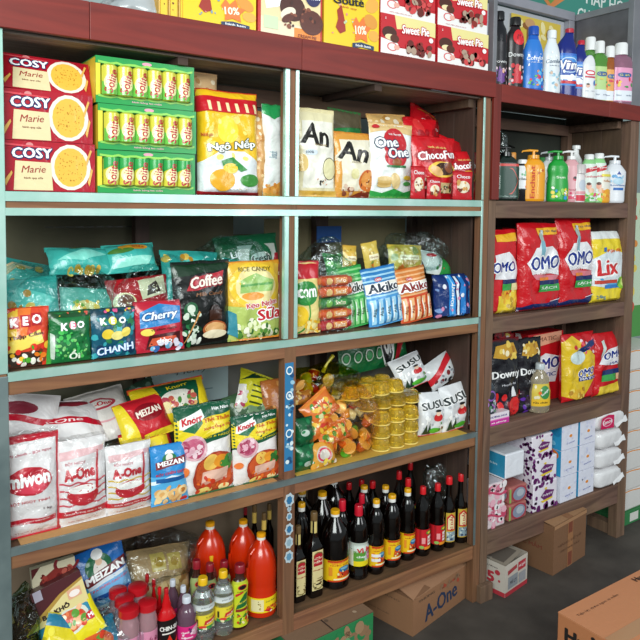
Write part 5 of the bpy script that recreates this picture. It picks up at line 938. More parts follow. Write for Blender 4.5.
q = MB(); q.box(xl, -.001, .0115, xr, .002, .045, satin('#d8688a')); gfx(q, lambda x, y: (xl + x * (xr - xl), -.001, .0115 + y * .033), xr - xl, .033, [('T', '#f6e0e8', 'muối tôm', .5, .5, .4, .6)], satin, L=1); q.build('tray_lip', root, smooth=False)
q = MB(); q.box(xl - .003, -.001, .0115, xl - .0005, .185, .10, card('#8f9290')); q.build('tray_side', root, smooth=False)
filmbag('clear shrink film stretched over the red lidded jars', 'plastic film', (xl + xr) / 2, .09, S4 + .012, xr - xl - .005, .17, .145, 61, gl=.3)
pouch('large blue and white flour bag with chef picture and maroon name band, bottom tier', 'flour bag', 83, 136, 541, 598, .17, None, .05, '#1f6fc0',
      [('P', '#7ab8e8', [(0, 0), (1, 0), (1, .55), (0, .5)]), ('P', '#dfe9f2', [(0, .4), (1, .5), (1, .55), (0, .5)]), ('E', '#1f6a44', .5, .72, .24, .2), ('E', '#f0e9e2', .52, .68, .13, .14), ('E', '#e8c0a0', .52, .80, .06, .06), ('E', '#f6f6f4', .52, .9, .1, .07), ('P', '#6a1a20', [(.2, .48), (.98, .58), (.98, .74), (.2, .62)]), ('T', '#ffffff', 'MEIZAN', .59, .605, .1, .72, .1, .05), ('T', '#d85a78', 'BỘT ĐA DỤNG CAO CẤP', .55, .42, .06, .8, .08, .03), ('R', '#e8f0f6', .05, .0, .95, .14), ('W', '#1f4f9a', .3, .95, .22, .07, .02, 4), ('T', '#a83a5a', 'bột mì', .5, .08, .05, .5)], name='flour_bag', dims=(.17, .185), loc=(front(112, 590, .16)[0], .20, front(110, 545, .19)[1] - .198), rot=(-12, -10, 0))
q = MB(); q.box(0, 0, 0, .17, .09, front(110, 545, .19)[1] - .203 - S4, card('#7d7467')); o = q.build('cardboard_box', None, smooth=False); o.location = (front(110, 590, .2)[0] - .085, .18, S4 + .0005); tag(o, 'plain cardboard box under the large blue and white flour bag', 'box')
heap('bundle of dry rice noodles in a clear bag behind the chilli squeeze bottles', 'noodle bag', 158, 590, .23, S4 + .002, .21, .20, .13, '#c0a274', [('S', ['#d8be88', '#a8864e', '#e8d2a0'], 60, .03, .03, .97, .6, .06), ('R', '#d8c26a', .3, .70, .52, .93), ('R', '#d8c26a', .56, .68, .78, .9), ('R', '#e8dca0', .32, .72, .5, .75), ('E', '#b89a3a', .42, .82, .07, .06), ('E', '#b89a3a', .67, .79, .07, .06)], (-14, 6, 0), nm='noodle_bag', wr=.01)
filmbag('grey clear plastic bag draped over the rice noodles', 'plastic bag', front(158, 560, .23)[0], .24, S4 + .12, .25, .16, .125, 67, gl=.2, tint='#eef0f2')
# display cartons and noodle packs at the far left
heapy = lambda lab, px, py, Y, z, w_, h_, d_, c, it, rot, nm, **k: carton(lab, 'box', 0, 1, 0, 1, 0, 0, d_, c, it, dims=(w_, h_), loc=(front(px, py, Y)[0], Y, z), rot=rot, name=nm, bev=.001, **k)
heapy('brown carton supporting the jerky display box at the far left of the bottom tier', 42, 630, .17, S4 + .001, .24, .085, .15, '#6a5a48', [], (0, 0, 0), 'cardboard_box')
heapy('tilted maroon and cream display carton for beef jerky, bottom tier far left', 46, 612, .10, front(50, 583, .1)[1] - .115, .235, .095, .05, '#4a1018',
      [('P', '#e0cf90', [(.35, 0), (1, 0), (1, .78), (.75, .6), (.5, .25)]), ('P', '#b08a3a', [(.35, 0), (.5, .22), (.75, .57), (1, .75), (1, .82), (.72, .64), (.45, .3), (.28, 0)]), ('E', '#e8a07a', .12, .66, .1, .2), ('R', '#e09a72', .04, .5, .22, .85), ('E', '#f0e6e0', .13, .67, .08, .13), ('T', '#a8303a', 'Vĩnh', .13, .67, .1, .12, .1, .03), ('T', '#2a1410', 'BÒ KHÔ', .64, .26, .15, .3, .05, .05), ('R', '#e0a888', .80, .36, .95, .62), ('E', '#f3e6e0', .875, .48, .06, .09), ('R', '#a8a0b0', .46, .72, .55, 1)], (-14, -13, 0), 'display_carton')
heapy('upright display card with meat slices pictured, behind the maroon carton', 56, 585, .155, front(56, 562, .155)[1] - .095, .115, .09, .02, '#d8ceb0',
      [('P', '#5a1418', [(0, 0), (0, .7), (.2, 1), (0, 1)]), ('A', '#7a1a24', .8, .9, .3, .3, .25, 2.5, 6.2), ('P', '#8a2a24', [(.12, .15), (.95, .28), (.9, .75), (.5, .82), (.2, .6)]), ('S', ['#b8584a', '#6a1a18', '#a03a30'], 24, .15, .25, .9, .75, .07), ('P', '#e0a878', [(.05, .05), (.9, .15), (.9, .28), (.1, .25)]), ('P', '#c87a54', [(.05, .0), (.9, .1), (.9, .16), (.1, .1)])], (-6, -3, 0), 'display_card')
NP = [('P', '#e8d81f', [(0, 0), (1, 0), (1, .4), (0, .25)]), ('E', '#d8dcd0', .52, .6, .36, .32), ('E', '#c85a34', .52, .58, .3, .24), ('S', ['#e87a4a', '#d8402a', '#f0b88a', '#5f9a3a'], 36, .28, .4, .78, .78, .06), ('E', '#c8202c', .88, .45, .1, .1), ('T', '#ffffff', 'Mì', .88, .45, .1, .1, 0, .04), ('R', '#e8d81f', .92, .1, 1, .9)]
def noodle(lab, px, py, Y, z, w_, h_, rot, it=NP, base='#2f86a8'): heap(lab, 'noodle pack', px, py, Y, z, w_, h_, .04, base, it, rot, nm='instant_noodle_pack', group='instant noodle packs in the corner of the bottom tier')
noodle('blue and yellow instant noodle pack with bowl picture, uppermost, tilted in the carton corner', 80, 620, .06, S4 + .10, .155, .11, (-35, -22, 0))
noodle('yellow instant noodle pack wedged at the left under the uppermost noodle pack', 58, 632, .05, S4 + .09, .12, .10, (-30, 28, 0), [('R', '#2a7a9a', 0, .7, .6, 1), ('E', '#c8202c', .7, .75, .14, .13), ('T', '#ffffff', 'Mì', .7, .75, .1, .16, 0, .04), ('S', ['#f0e24a', '#c8b81a'], 10, 0, 0, 1, .6, .08)], '#e3d01c')
noodle('blue instant noodle pack lying at the very front below the others', 96, 645, .02, S4 + .06, .16, .10, (-50, -10, 0), [('E', '#c8202c', .45, .85, .2, .08), ('T', '#ffffff', 'A-One', .45, .85, .07, .3, 0, .04), ('E', '#d85a34', .5, .4, .4, .3), ('S', ['#e87a4a', '#d8402a', '#f0b88a', '#5f9a3a'], 40, .15, .2, .85, .6, .07)])
heap('brown packet with pictured grilled meat in the lower left corner, left one', 'spice packet', 22, 640, .03, S4 + .045, .10, .08, .03, '#5a3a20', [('S', ['#c8a06a', '#8a5a30', '#6a8a3a', '#e0c090'], 34, .05, .05, .95, .95, .09)], (-30, 10, 0), nm='spice_packet')
heap('brown packet with orange carrots pictured in the lower left corner, right one', 'spice packet', 42, 645, .03, S4 + .035, .10, .08, .03, '#4a2418', [('S', ['#e8702a', '#c84a1f', '#6a1a3a', '#e0a060'], 34, .05, .05, .95, .95, .09)], (-30, -8, 0), nm='spice_packet')
filmbag('dark green tinted plastic bag at the far left behind the jerky carton', 'plastic bag', .345, .12, S4 + .001, .09, .12, .26, 71, tint='#b0cca8', gl=.08)
# ================================================================== RIGHT UNIT, DISPLAY CABINET (z = U0)
UZ = U0 - .0035
def rb(txt_, u0, u1, vt, prof, col, Y, cap=None, name='bottle', cat='bottle', zs=U1, **k):
    return bottle(txt_, cat, u0, u1, vt, 0, zs, prof, col, Y=Y, rscale=1.12, cap=cap, name=name, **k)
DWN = [(0, .9), (.03, 1), (.30, .98), (.55, .92), (.75, .98), (.86, .85), (.93, .55), (1, .45)]
def dl(tc): return [('T', '#f0f0f0', 'Downy', .5, .52, .10, .9, .04, 0, 0), ('S', [tc, tc, '#e8c8d0', '#1a1014'], 26, .1, .02, .95, .38, .08), ('P', tc, [(.3, .05), (.7, .05), (.62, .35), (.38, .35)]), ('E', '#e8b090', .6, .3, .06, .05)]
rb('black fabric softener bottle, leftmost in the display cabinet', 492, 508, 12, DWN, '#15141a', .05, ('#101014', .10, .55), 'softener_bottle', 'softener bottle', UZ, lab=(.04, .66, '#131017', dl('#6a3a8a'), 2.4), sy=.6, rz=-15)
rb('black and red fabric softener bottle with roses, second in the display cabinet', 507, 525, 18, DWN, '#1a0e12', .05, ('#141012', .10, .55), 'softener_bottle', 'softener bottle', UZ, lab=(.04, .96, '#1a0c10', dl('#c8202e') + [('E', '#d8202a', .55, .82, .3, .13), ('S', ['#e84a4a', '#a01020'], 8, .3, .72, .8, .9, .06)], 2.4), sy=.6, rz=-15)
CMF = [(0, .9), (.03, 1), (.25, 1), (.50, .88), (.70, .90), (.82, .72), (.92, .50), (1, .42)]
def cmf(t, acc): return [('T', t, 'Comfort', .55, .62, .08, .85, .05, .02, .2), ('S', acc, 26, .3, .04, .98, .40, .07), ('S', ['#ffffff'], 6, .2, .45, .9, .85, .04), ('T', t, 'một lần xả', .55, .53, .03, .5)]
rb('blue fabric softener bottle with splash picture, left of the white one', 524, 545, 27, CMF, '#1f5fc0', .045, ('#1a4fb0', .12, .45), 'softener_bottle', 'softener bottle', UZ, lab=(.05, .90, '#2a78d0', cmf('#f0f6ff', ['#58b8e8', '#8fd0f0', '#f0902a', '#5fb84a', '#d83a5a', '#2a60b8']), 2.6), sy=.6, rz=-20)
rb('white fabric softener bottle, right of the blue one', 544, 562, 31, CMF, '#e6eaee', .045, ('#eef0f2', .11, .45), 'softener_bottle', 'softener bottle', UZ, lab=(.05, .90, '#e3e9ee', cmf('#2a4a6a', ['#a8d0e0', '#7fb0c8', '#e0c0a8', '#d0e0e8']), 2.6), sy=.6, rz=-20)
VM = [(0, .96), (.02, 1), (.70, 1), (.80, .92, -.05), (.88, .66, .05), (.95, .46, .22), (1, .40, .28)]
VML = [('R', '#3a8ad8', 0, .0, 1, .92), ('P', '#1c4fa8', [(0, .55), (1, .6), (1, .35), (0, .3)]), ('A', '#c8e0f6', .5, .64, .44, .24, .12, 0, 6.3), ('O', '#ffffff', '#16308a', 'Vim', .5, .64, .28, .84, .06, .15), ('R', '#f3f6fa', .0, .18, 1, .32), ('S', ['#ffffff'], 8, .1, .14, .9, .44, .07), ('R', '#c8202c', .05, .06, .9, .15)]
rb('large dark blue cleaner bottle with red cap, beside the white softener', 559, 577, 29, VM, '#16257a', .05, ('#b81c34', .05, .42), 'cleaner_bottle', 'cleaner bottle', UZ, lab=(.17, .66, '#2a6ac8', VML, 2.2), sy=.6, rz=-20, sq=3)
rb('smaller dark blue cleaner bottle with red cap, beside the larger one', 573, 588, 41, VM, '#16257a', .035, ('#c8243a', .06, .42), 'cleaner_bottle', 'cleaner bottle', UZ, lab=(.17, .66, '#2a6ac8', VML, 2.2), sy=.6, rz=-20, sq=3)
rb('white handwash bottle with slanted blue cap and red oval, in front of the green bottles', 583, 596.5, 56, [(0, .95), (.02, 1), (.74, 1), (.75, 1), (.80, 1), (.90, .80, .1), (.97, .50, .25), (1, .3, .3)], '#e9eaee', .012, None, 'soap_bottle', 'soap bottle', UZ, sy=.62, sq=3.2, rz=-15,
   lab=(.02, .74, '#ecedf0', [('E', '#d8283a', .5, .78, .28, .08), ('E', '#ffffff', .5, .78, .16, .04), ('R', '#c83a4a', .2, .62, .8, .67), ('E', '#e8b8a0', .4, .36, .1, .06), ('E', '#2a1a14', .4, .41, .09, .03), ('E', '#4a7ac8', .7, .46, .08, .09), ('T', '#8a93a8', 'sữa tắm', .5, .2, .03, .5)], 2.4),
   extra=lambda root, r, Hb, H: (lambda q: (q.lathe([(Hb * .755, r * 1.02), (Hb * .80, r * 1.02), (Hb * .90, r * .83, r * .1), (Hb * .97, r * .53, r * .25), (Hb * 1.005, r * .3, r * .3)], mat('#2438b8', .3, coat=.3), 24, .5, 3.2), q.build('slanted_cap', root)))(MB()))
FLP = [(0, .95), (.02, 1), (.84, 1), (.93, .86), (.97, .56), (1, .5)]
def fl(lab, a, b, v, c, Y, lc): rb(lab, a, b, v, FLP, c, Y, ('#f1f1f1', .18, .56), 'floor_cleaner_bottle', 'cleaner bottle', UZ, m=mat(c, .1, coat=.6, trans=.55), sy=.6, rz=-20, sq=3.6,
    lab=(.06, .72, lc, [('R', '#e6ecf4', .05, .02, .95, .32), ('E', '#2a5a9a', .5, .78, .26, .07), ('T', '#e8d83a', 'Gift', .5, .78, .06, .3, 0, 0), ('S', ['#d83a4a', '#f0c83a', '#3a9a4a'], 8, .1, .42, .9, .66, .08), ('T', '#8a93a8', 'lau sàn', .5, .18, .05, .6)], 2.0))
fl('green floor cleaner bottle with white cap, leftmost of the clear row', 584, 600, 38, '#7ac25a', .11, '#a8d27a')
fl('green floor cleaner bottle with white cap, second of the clear row', 594, 609, 42, '#74c24f', .075, '#b8d88a')
fl('orange floor cleaner bottle, between the green and the pink bottles', 605, 619, 47, '#d8782a', .055, '#e8a04a')
fl('pink floor cleaner bottle with white cap, rightmost in the display cabinet', 613, 633, 44, '#c88aa8', .035, '#e89ac0')

# ================================================================== RIGHT UNIT, TIER 1 (z = U1): shampoos
def sh(lab, a, b, v, c, Y, pump=None, cap=None, lab_=None, prof=None, **k):
    rb(lab, a, b, v, prof or [(0, .92), (.02, 1), (.70, 1), (.84, .92), (.94, .62), (1, .40)], c, Y, cap, 'shampoo_bottle', 'shampoo bottle', U1, pump=pump, lab=lab_, sy=.6, rz=-22, **k)
def hh(a, b, v, Y): return 0
def L_(c, items, z0=.06, z1=.82): return (z0, z1, c, items, 2.3)
def pump_fix(root): pass
PF = .16
def shp(lab, a, b, v, c, Y, pc, items, lc=None, prof=None, ph=.17, **k):
    """pump bottle: the body stops below the pump"""
    return bottle(lab, 'shampoo bottle', a, b, v, 0, U1, [(p[0] * (1 - ph), p[1]) for p in (prof or [(0, .92), (.02, 1), (.72, 1), (.88, .90), (.96, .60), (1, .42)])], c, Y=Y, rscale=1.14, name='shampoo_bottle', sy=.6, rz=-22,
        lab=(.05 * (1 - ph), .84 * (1 - ph), lc or c, items, 2.3), extra=lambda root, r, Hb, H: mkpump(root, r, H * (1 - ph), H, pc), **k)
def mkpump(root, r, z, H, c):
    d = H - z; m = mat(c, .3, coat=.3)
    q = MB(); q.lathe([(z - .002, r * .46), (z + d * .35, r * .44), (z + d * .38, r * .16)], m, 16); q.build('pump_collar', root)
    q = MB(); q.lathe([(z + d * .3, r * .12), (z + d * .8, r * .12)], m, 10); q.tube([(r * .35, 0, z + d * .85), (-r * .35, 0, z + d * .88), (-r * .95, 0, z + d * .78), (-r * 1.02, 0, z + d * .62)], [d * .14, d * .14, d * .09, d * .07], m, 10); q.build('pump_head', root)
shp('dark green shampoo pump bottle with black pump, leftmost on its tier', 499, 521, 147, '#12211c', .05, '#0e0f10', [('R', '#0f3a2c', .04, .02, .96, .98), ('R', '#c8403a', .2, .90, .96, .97), ('P', '#c84a3a', [(.5, .85), (.53, .85), (.8, .5), (.53, .12), (.5, .12), (.77, .5)]), ('T', '#c8d8d0', 'ROMANO', .22, .45, .1, .45, 1.57, .02), ('T', '#9ab0a8', 'CLASSIC', .5, .06, .03, .5), ('R', '#e8d8d0', .96, .0, .98, 1)], sq=4)
sh('white and black shampoo bottle between the dark green and the yellow bottles', 519, 535, 160, '#1c1c20', .06, cap=('#e8e8e8', .08, .5), lab_=(.30, .92, '#e6e8ea', [('S', ['#3f9a4a', '#7ab88a'], 6, .3, .55, .9, .8, .08), ('E', '#e8702a', .7, .12, .18, .08), ('T', '#2a2a30', 'clear', .5, .45, .1, .6), ('R', '#30343a', 0, .0, 1, .04)], 2.3))
shp('yellow orange shampoo pump bottle, third from the left on its tier', 527, 549, 150, '#eda020', .04, '#eaa02a', [('T', '#c8401f', 'Enchant', .35, .5, .14, 1.1, 1.57, .03), ('R', '#f3c05a', .52, .15, .56, .9), ('S', ['#c8602a', '#f6d890'], 8, .2, .75, .8, .92, .05)])
shp('white shampoo pump bottle with grey swirl, behind and beside the green one', 546, 562, 152, '#dfe2e4', .075, '#b8bcc0', [('A', '#3a3f44', .5, .55, .3, .2, .1, 0, 5.0), ('T', '#5a6068', 'Dove', .5, .3, .07, .5), ('S', ['#5a6a80', '#c0a8c0', '#8ab0c0'], 12, .1, .02, .9, .2, .06)])
shp('bright green shampoo pump bottle, in front near the middle of its tier', 553, 573, 151, '#22a03c', .035, '#1f9a3a', [('T', '#e8f6e0', 'Sun', .5, .66, .07, .4), ('S', ['#f0d83a', '#8fd04a', '#f3f3e8', '#e8902a', '#3a9ad8'], 22, .15, .04, .95, .38, .07)], prof=[(0, .92), (.02, 1), (.4, 1), (.6, .9), (.75, .98), (.88, .86), (.96, .55), (1, .42)])
shp('pink shampoo pump bottle right of the bright green one', 568, 585, 151, '#e0a8ae', .055, '#eceaea', [('E', '#c8485a', .55, .62, .12, .06), ('E', '#2a2024', .55, .65, .1, .04), ('R', '#d84a68', 0, .02, 1, .12), ('T', '#b83a58', 'Double', .5, .3, .06, .7), ('S', ['#d8406a', '#f0e0e4'], 12, .05, .0, .95, .22, .06)])
rb('tall white lotion bottle at the back between the pink bottles', 573, 589, 146, [(0, .95), (.6, 1), (.78, .9), (.86, .55), (.90, .4), (1, .38)], '#e8e8e8', .12, ('#f0f0f0', .05, .45), 'lotion_bottle', 'lotion bottle', lab=(.1, .6, '#e8eaea', [('T', '#8a9098', 'milk', .5, .5, .1, .6)], 2.3), sy=.6)
rb('white and pink tube bottle with grey cap, right of the pink pump bottle', 578, 592, 165, [(0, .95), (.3, 1), (.8, .95), (1, .8)], '#e3dede', .035, ('#c8c0c0', .22, .8), 'shampoo_bottle', 'shampoo bottle', lab=(.04, .95, '#e6e0e0', [('R', '#d8344a', 0, .0, 1, .22), ('E', '#c8d0dc', .5, .6, .3, .2), ('R', '#e8a0a8', .0, .26, .9, .36)], 2.3), sy=.6)
KD = [('P', '#c8242e', [(.0, .72), (1, .86), (1, .97), (0, .84)]), ('T', '#ffffff', 'tặng', .6, .88, .05, .5, .1), ('T', '#d85a6a', 'Kodomo', .5, .66, .06, .8), ('E', '#e8a890', .36, .40, .14, .09), ('E', '#5a3020', .36, .46, .12, .04), ('E', '#e8c0a0', .5, .28, .16, .07), ('S', ['#4fb04a', '#a8d84a', '#e85a7a'], 16, .1, .02, .95, .2, .08)]
rb('white green bath bottle with red ribbon band, left of the white capped pair', 587, 602, 155, [(0, .95), (.02, 1), (.8, 1), (.92, .8), (1, .55)], '#8fd08a', .045, ('#eeeeee', .09, .55), 'bath_bottle', 'bath bottle', lab=(.03, .88, '#dfe8e0', KD, 2.4), sy=.6, rz=-20)
rb('white green bath bottle with red ribbon band, right of the white capped pair', 597, 612, 154, [(0, .95), (.02, 1), (.8, 1), (.92, .8), (1, .55)], '#8fd08a', .035, ('#eeeeee', .09, .55), 'bath_bottle', 'bath bottle', lab=(.03, .88, '#dfe8e0', KD, 2.4), sy=.6, rz=-20)
rb('flat white and yellow lotion tube, in front of the last white pump bottle', 604, 618, 172, [(0, .8), (.05, 1), (.6, 1), (1, .95)], '#ece8dc', .02, None, 'lotion_tube', 'lotion bottle', lab=(.0, .99, '#ece8dc', [('P', '#f0a828', [(0, .0), (1, .0), (1, .38), (.5, .45), (0, .35)]), ('S', ['#f6cf5a', '#e8902a'], 10, .05, .05, .95, .38, .1), ('T', '#c8804a', 'Nắng', .5, .7, .1, .6), ('R', '#e8d84a', 0, .84, 1, .92)], 2.4), sy=.4)
shp('white shampoo pump bottle with blue mark, rightmost on its tier', 610, 631, 156, '#e6e8ee', .035, '#e8eaf0', [('P', '#2a4a9a', [(.42, .84), (.6, .84), (.5, .95)]), ('S', ['#6aa8d8', '#a8d0e8'], 8, .2, .55, .8, .78, .08), ('R', '#2a6ab8', .3, .34, .75, .42), ('T', '#5a7ab0', 'Romano', .5, .5, .06, .7), ('E', '#b8d8e8', .5, .62, .22, .1)], prof=[(0, .8), (.03, .92), (.3, .92), (.55, 1), (.8, 1), (.92, .7), (1, .42)])
shp('white shampoo pump bottle with purple collar half hidden at the back right', 603, 617, 160, '#dcdce6', .13, '#6a6aa8', [], ph=.12)
rb('orange capped bottle peeping out behind the dark green pump bottle', 511, 523, 153, [(0, .95), (.8, 1), (1, .5)], '#e8e0d8', .14, ('#e0953a', .12, .5), 'shampoo_bottle', 'shampoo bottle', sy=.6)
rb('green capped bottle peeping out behind the white swirl bottle', 540, 553, 158, [(0, .95), (.8, 1), (1, .6)], '#3a8a4a', .15, ('#2f8a3f', .12, .6), 'shampoo_bottle', 'shampoo bottle', sy=.6)
filmbag('wisp of clear plastic bag above the dark green pump bottle', 'plastic bag', front(500, 150, .12)[0], .14, U1 + .001, .07, .10, .27, 81, gl=.4)

# ================================================================== RIGHT UNIT, TIER 2 (z = U2): washing powder
OR = '#c8141f'
def omo(): return [('P', '#14245c', [(0, 0), (1, 0), (1, .14), (.6, .08), (.2, .09), (0, .05)]), ('P', '#8a1020', [(0, .02), (.4, .05), (1, .02), (1, 0), (0, 0)]), ('P', '#f0b428', [(.38, .86), (.96, .88), (.96, .96), (.38, .94)]), ('T', '#2a1a5c', 'sạch cực nhanh', .68, .91, .035, .5, .03, .02),
    ('P', '#e8e6ea', [(.1, .55), (.3, .72), (.7, .74), (.98, .58), (.9, .40), (.5, .44), (.2, .42)]), ('P', '#d87a86', [(.2, .42), (.9, .40), (.8, .34), (.3, .36)]), ('P', '#cfe0e8', [(.36, .70), (.42, .72), (.55, .92), (.48, .92)]), ('E', '#a8b8b0', .45, .84, .06, .05), ('P', '#7fb0c0', [(.4, .6), (.5, .62), (.5, .8), (.42, .8)]), ('O', '#17308a', '#ffffff', 'OMO', .52, .55, .15, .70, .04, .06), ('T', '#ffffff', 'HOÀN TOÀN MỚI', .6, .44, .03, .6, .04, .03),
    ('R', '#14245c', .36, .30, .90, .35), ('R', '#e8822a', .36, .35, .6, .385), ('P', '#3aa04a', [(.36, .22), (.90, .22), (.90, .30), (.36, .30)]), ('T', '#e8f0e8', 'SẠCH', .62, .26, .04, .4), ('P', '#e8ecf4', [(.65, .10), (.98, .12), (.98, .13), (.65, .105)])]
def omoside(root, w, h, d): pass
def powder(lab, u0, u1, vt, vb, Y, d, items, base=OR, zs=U2, **k):
    Y -= .022; d *= .85
    return pouch(lab, 'washing powder bag', u0, u1, vt, vb, Y, zs, d, base, items, style='block', name='washing_powder_bag', **k)
GB = 'large red washing powder bags'
powder('large red washing powder bag, left of the two facing forward on its tier', 517, 556, 224, 314, .03, .09, omo(), group=GB, lean=1)
powder('large red washing powder bag, right of the two facing forward, next to the yellow bag', 555, 589, 219, 309, .03, .09, omo(), group=GB, lean=1)
powder('red and yellow washing powder bag with blossoms, half hidden by the left post', 478, 515, 230, 313, .05, .07, [('P', '#e8c83a', [(.4, 0), (1, 0), (1, .45), (.7, .2), (.4, .22)]), ('S', ['#e8a82a', '#f3e07a', '#b8962a'], 26, .5, .02, 1, .3, .06), ('P', '#f0b428', [(.38, .86), (.96, .86), (.96, .96), (.38, .94)]), ('P', '#e8e6ea', [(.3, .7), (.7, .74), (.98, .58), (.9, .40), (.3, .42)]), ('O', '#17308a', '#ffffff', 'OMO', .55, .56, .12, .62, .04, .06), ('R', '#14245c', .5, .36, .95, .41), ('R', '#3aa04a', .5, .28, .75, .36), ('R', '#e8d8a0', .76, .28, .95, .36)], lean=1)
for nm, px in (('white barcode panel', 0),):
    pass
powder('red washing powder bag standing in the second row behind the half hidden one', 502, 524, 229, 300, .17, .06, [('S', ['#d8303a', '#a01020'], 8, 0, 0, 1, 1, .1)])
powder('yellow and white washing powder bag with lime and red letters, rightmost on its tier', 589, 621, 232, 306, .04, .07,
       [('R', '#e8ecec', 0, .9, 1, 1), ('P', '#dfe9ee', [(0, .25), (.5, .2), (1, .35), (1, .68), (.5, .75), (0, .62)]), ('A', '#5ab0d8', .55, .48, .48, .24, .14, 2.8, 6.4), ('O', '#d8282c', '#ffffff', 'Lix', .42, .50, .22, .6, .04), ('P', '#2a6ab8', [(.28, .72), (.36, .72), (.36, .78), (.28, .78)]), ('T', '#e8682a', 'Đậm đặc', .6, .73, .06, .42, .04, .03), ('R', '#c8402a', .05, .27, .68, .32), ('R', '#2a7ac8', .3, .20, .75, .25), ('E', '#8fc83a', .84, .27, .15, .085), ('E', '#d8ec8a', .88, .27, .1, .06), ('P', '#3a9a4a', [(.68, .2), (.76, .3), (.72, .34)]), ('T', '#3a7a9a', '2,4kg', .2, .08, .06, .25)], '#eed532', seal='#e8ecec', lean=1)

# ================================================================== RIGHT UNIT, TIER 3 (z = U3)
def dny(tc, sc): return [('P', '#c8982a', [(.1, .78), (.5, .74), (.9, .8), (.8, .94), (.2, .92)]), ('S', ['#e8c85a', '#a8741f', '#f3e8c0'], 14, .15, .74, .85, .94, .07), ('T', '#f0f0f0', 'Downy', .5, .54, .12, .9, 0, .03), ('T', '#c8c8d0', 'Huyền bí', .55, .42, .04, .5), ('S', [tc, sc, '#2a1024'], 26, .05, .02, .98, .30, .1), ('E', tc, .68, .14, .22, .11), ('P', '#e6e6ea', [(.58, .26), (.76, .26), (.70, .38), (.64, .38)])]
def ref(lab, u0, u1, vt, vb, Y, items, c='#14121a', d=.05, **k): return pouch(lab, 'softener pouch', u0, u1, vt, vb, Y, U3, d, c, items, name='softener_pouch', style='stand', **k)
ref('black fabric softener refill pouch with red drink picture, left in front', 492, 521, 340, 421, .035, dny('#d8282a', '#8a1420'), seal='#8a1c24', lean=3)
ref('black fabric softener refill pouch with purple flowers, right of the red one', 521, 543, 339, 416, .035, dny('#5a2a9a', '#3a1a6a'), lean=3)
for i, (a, b, v, yy, ro) in enumerate(((489, 508, 334, .13, 10), (503, 520, 333, .16, -8))):
    ref(['red and gold refill pouch top showing behind, against the left post', 'red and gold refill pouch top showing behind the black pouch pair'][i], a, b, v, 415, yy, [('S', ['#c8982a', '#e8c85a', '#6a0f18', '#e8e0d8'], 22, .1, .5, .9, .98, .1)], '#a81c26', roll=ro, lean=3)
rb('small grey black bottle with purple label standing on a pink and white soap box', 488, 507, 381, [(0, .92), (.03, 1), (.6, 1), (.85, .85), (1, .5)], '#3a4650', .02, None, 'softener_bottle', 'softener bottle', U3 + .048, lab=(.05, .9, '#2a2e3a', [('A', '#8a5ab0', .5, .65, .3, .2, .3, 0, 6.3), ('S', ['#5a8a6a', '#a87ac0', '#c8c8d8'], 22, .2, .05, .9, .45, .08)], 2.2), sy=.5)
carton('small pink and white soap box under the grey black bottle', 'soap box', 488, 509, 409, 426, .005, U3, .05, '#e6dde6', [('R', '#c83a9a', 0, 0, 1, .42), ('R', '#e87ac0', 0, .42, 1, .5), ('T', '#5a4a8a', 'HƯƠNG HOA', .5, .72, .2, .8), ('T', '#ffffff', 'xà phòng', .5, .2, .16, .7)], name='soap_box', dims=(front(509, 417, .005)[0] - front(488, 417, .005)[0], .046))
carton('large red washing powder carton standing behind the dish soap bottle', 'washing powder box', 527, 562, 333, 404, .12, U3, .08, '#c8161f', [('P', '#e8a888', [(.15, .80), (.95, .86), (.95, 1), (.15, .98)]), ('T', '#8a5a4a', 'MATIC', .55, .91, .06, .5), ('P', '#e8e6ea', [(.15, .3), (.8, .26), (.95, .62), (.5, .7), (.15, .6)]), ('O', '#17308a', '#ffffff', 'OMO', .52, .54, .16, .74, .04, .06), ('T', '#17308a', 'MATIC', .5, .38, .06, .6, 0, .03), ('E', '#d85a6a', .4, .2, .16, .06)], side=[('P', '#f0e6e6', [(.2, .8), (.7, .9), (.5, 1), (.2, 1)])], name='washing_powder_box', sidec='#b8121c')
LQ = mat('#d8c8a8', .06, coat=.8, trans=.6)
rb('clear dish soap bottle with orange shoulder and yellow label, in front of the red carton', 541, 561, 361, [(0, .85), (.03, 1), (.5, 1), (.62, .85), (.75, .9), (.88, .6), (.93, .35), (1, .35)], '#d8c8a8', .03, ('#b8c0c4', .10, .42), 'dish_soap_bottle', 'dish soap bottle', U3, m=LQ, lab=(.16, .66, '#d8c04a', [('R', '#e8b82a', 0, .02, 1, .3), ('E', '#3a8a4a', .6, .62, .24, .3), ('T', '#ffffff', 'Sunlight', .6, .62, .12, .4, .6, .02), ('T', '#3a2a1a', 'rửa chén', .4, .18, .1, .6), ('S', ['#e8e0c0', '#e8702a'], 6, .1, .4, .9, .9, .07)], 2.3), sy=.6, rz=-20)
powder('yellow and red washing powder bag beside the dish soap bottle, third tier', 562, 593, 334, 407, .05, .07, [('P', '#e3bf28', [(0, .1), (.45, .0), (.9, .3), (.95, .62), (.3, .98), (0, .9)]), ('S', ['#e85a6a', '#f3e0e4', '#c8202c'], 26, .25, .7, .98, .95, .05), ('P', '#16306a', [(.3, .66), (1, .84), (1, .92), (.3, .76)]), ('E', '#cfe0e0', .35, .66, .22, .1), ('O', '#17308a', '#ffffff', 'OMO', .62, .42, .11, .5, .1, .06), ('R', '#17308a', .36, .30, .98, .35), ('T', '#ffffff', 'MATIC', .66, .325, .035, .5), ('E', '#e8b83a', .3, .12, .2, .07), ('S', ['#f0d86a', '#b8862a'], 12, .1, .05, .5, .2, .05)], zs=U3, lean=2)
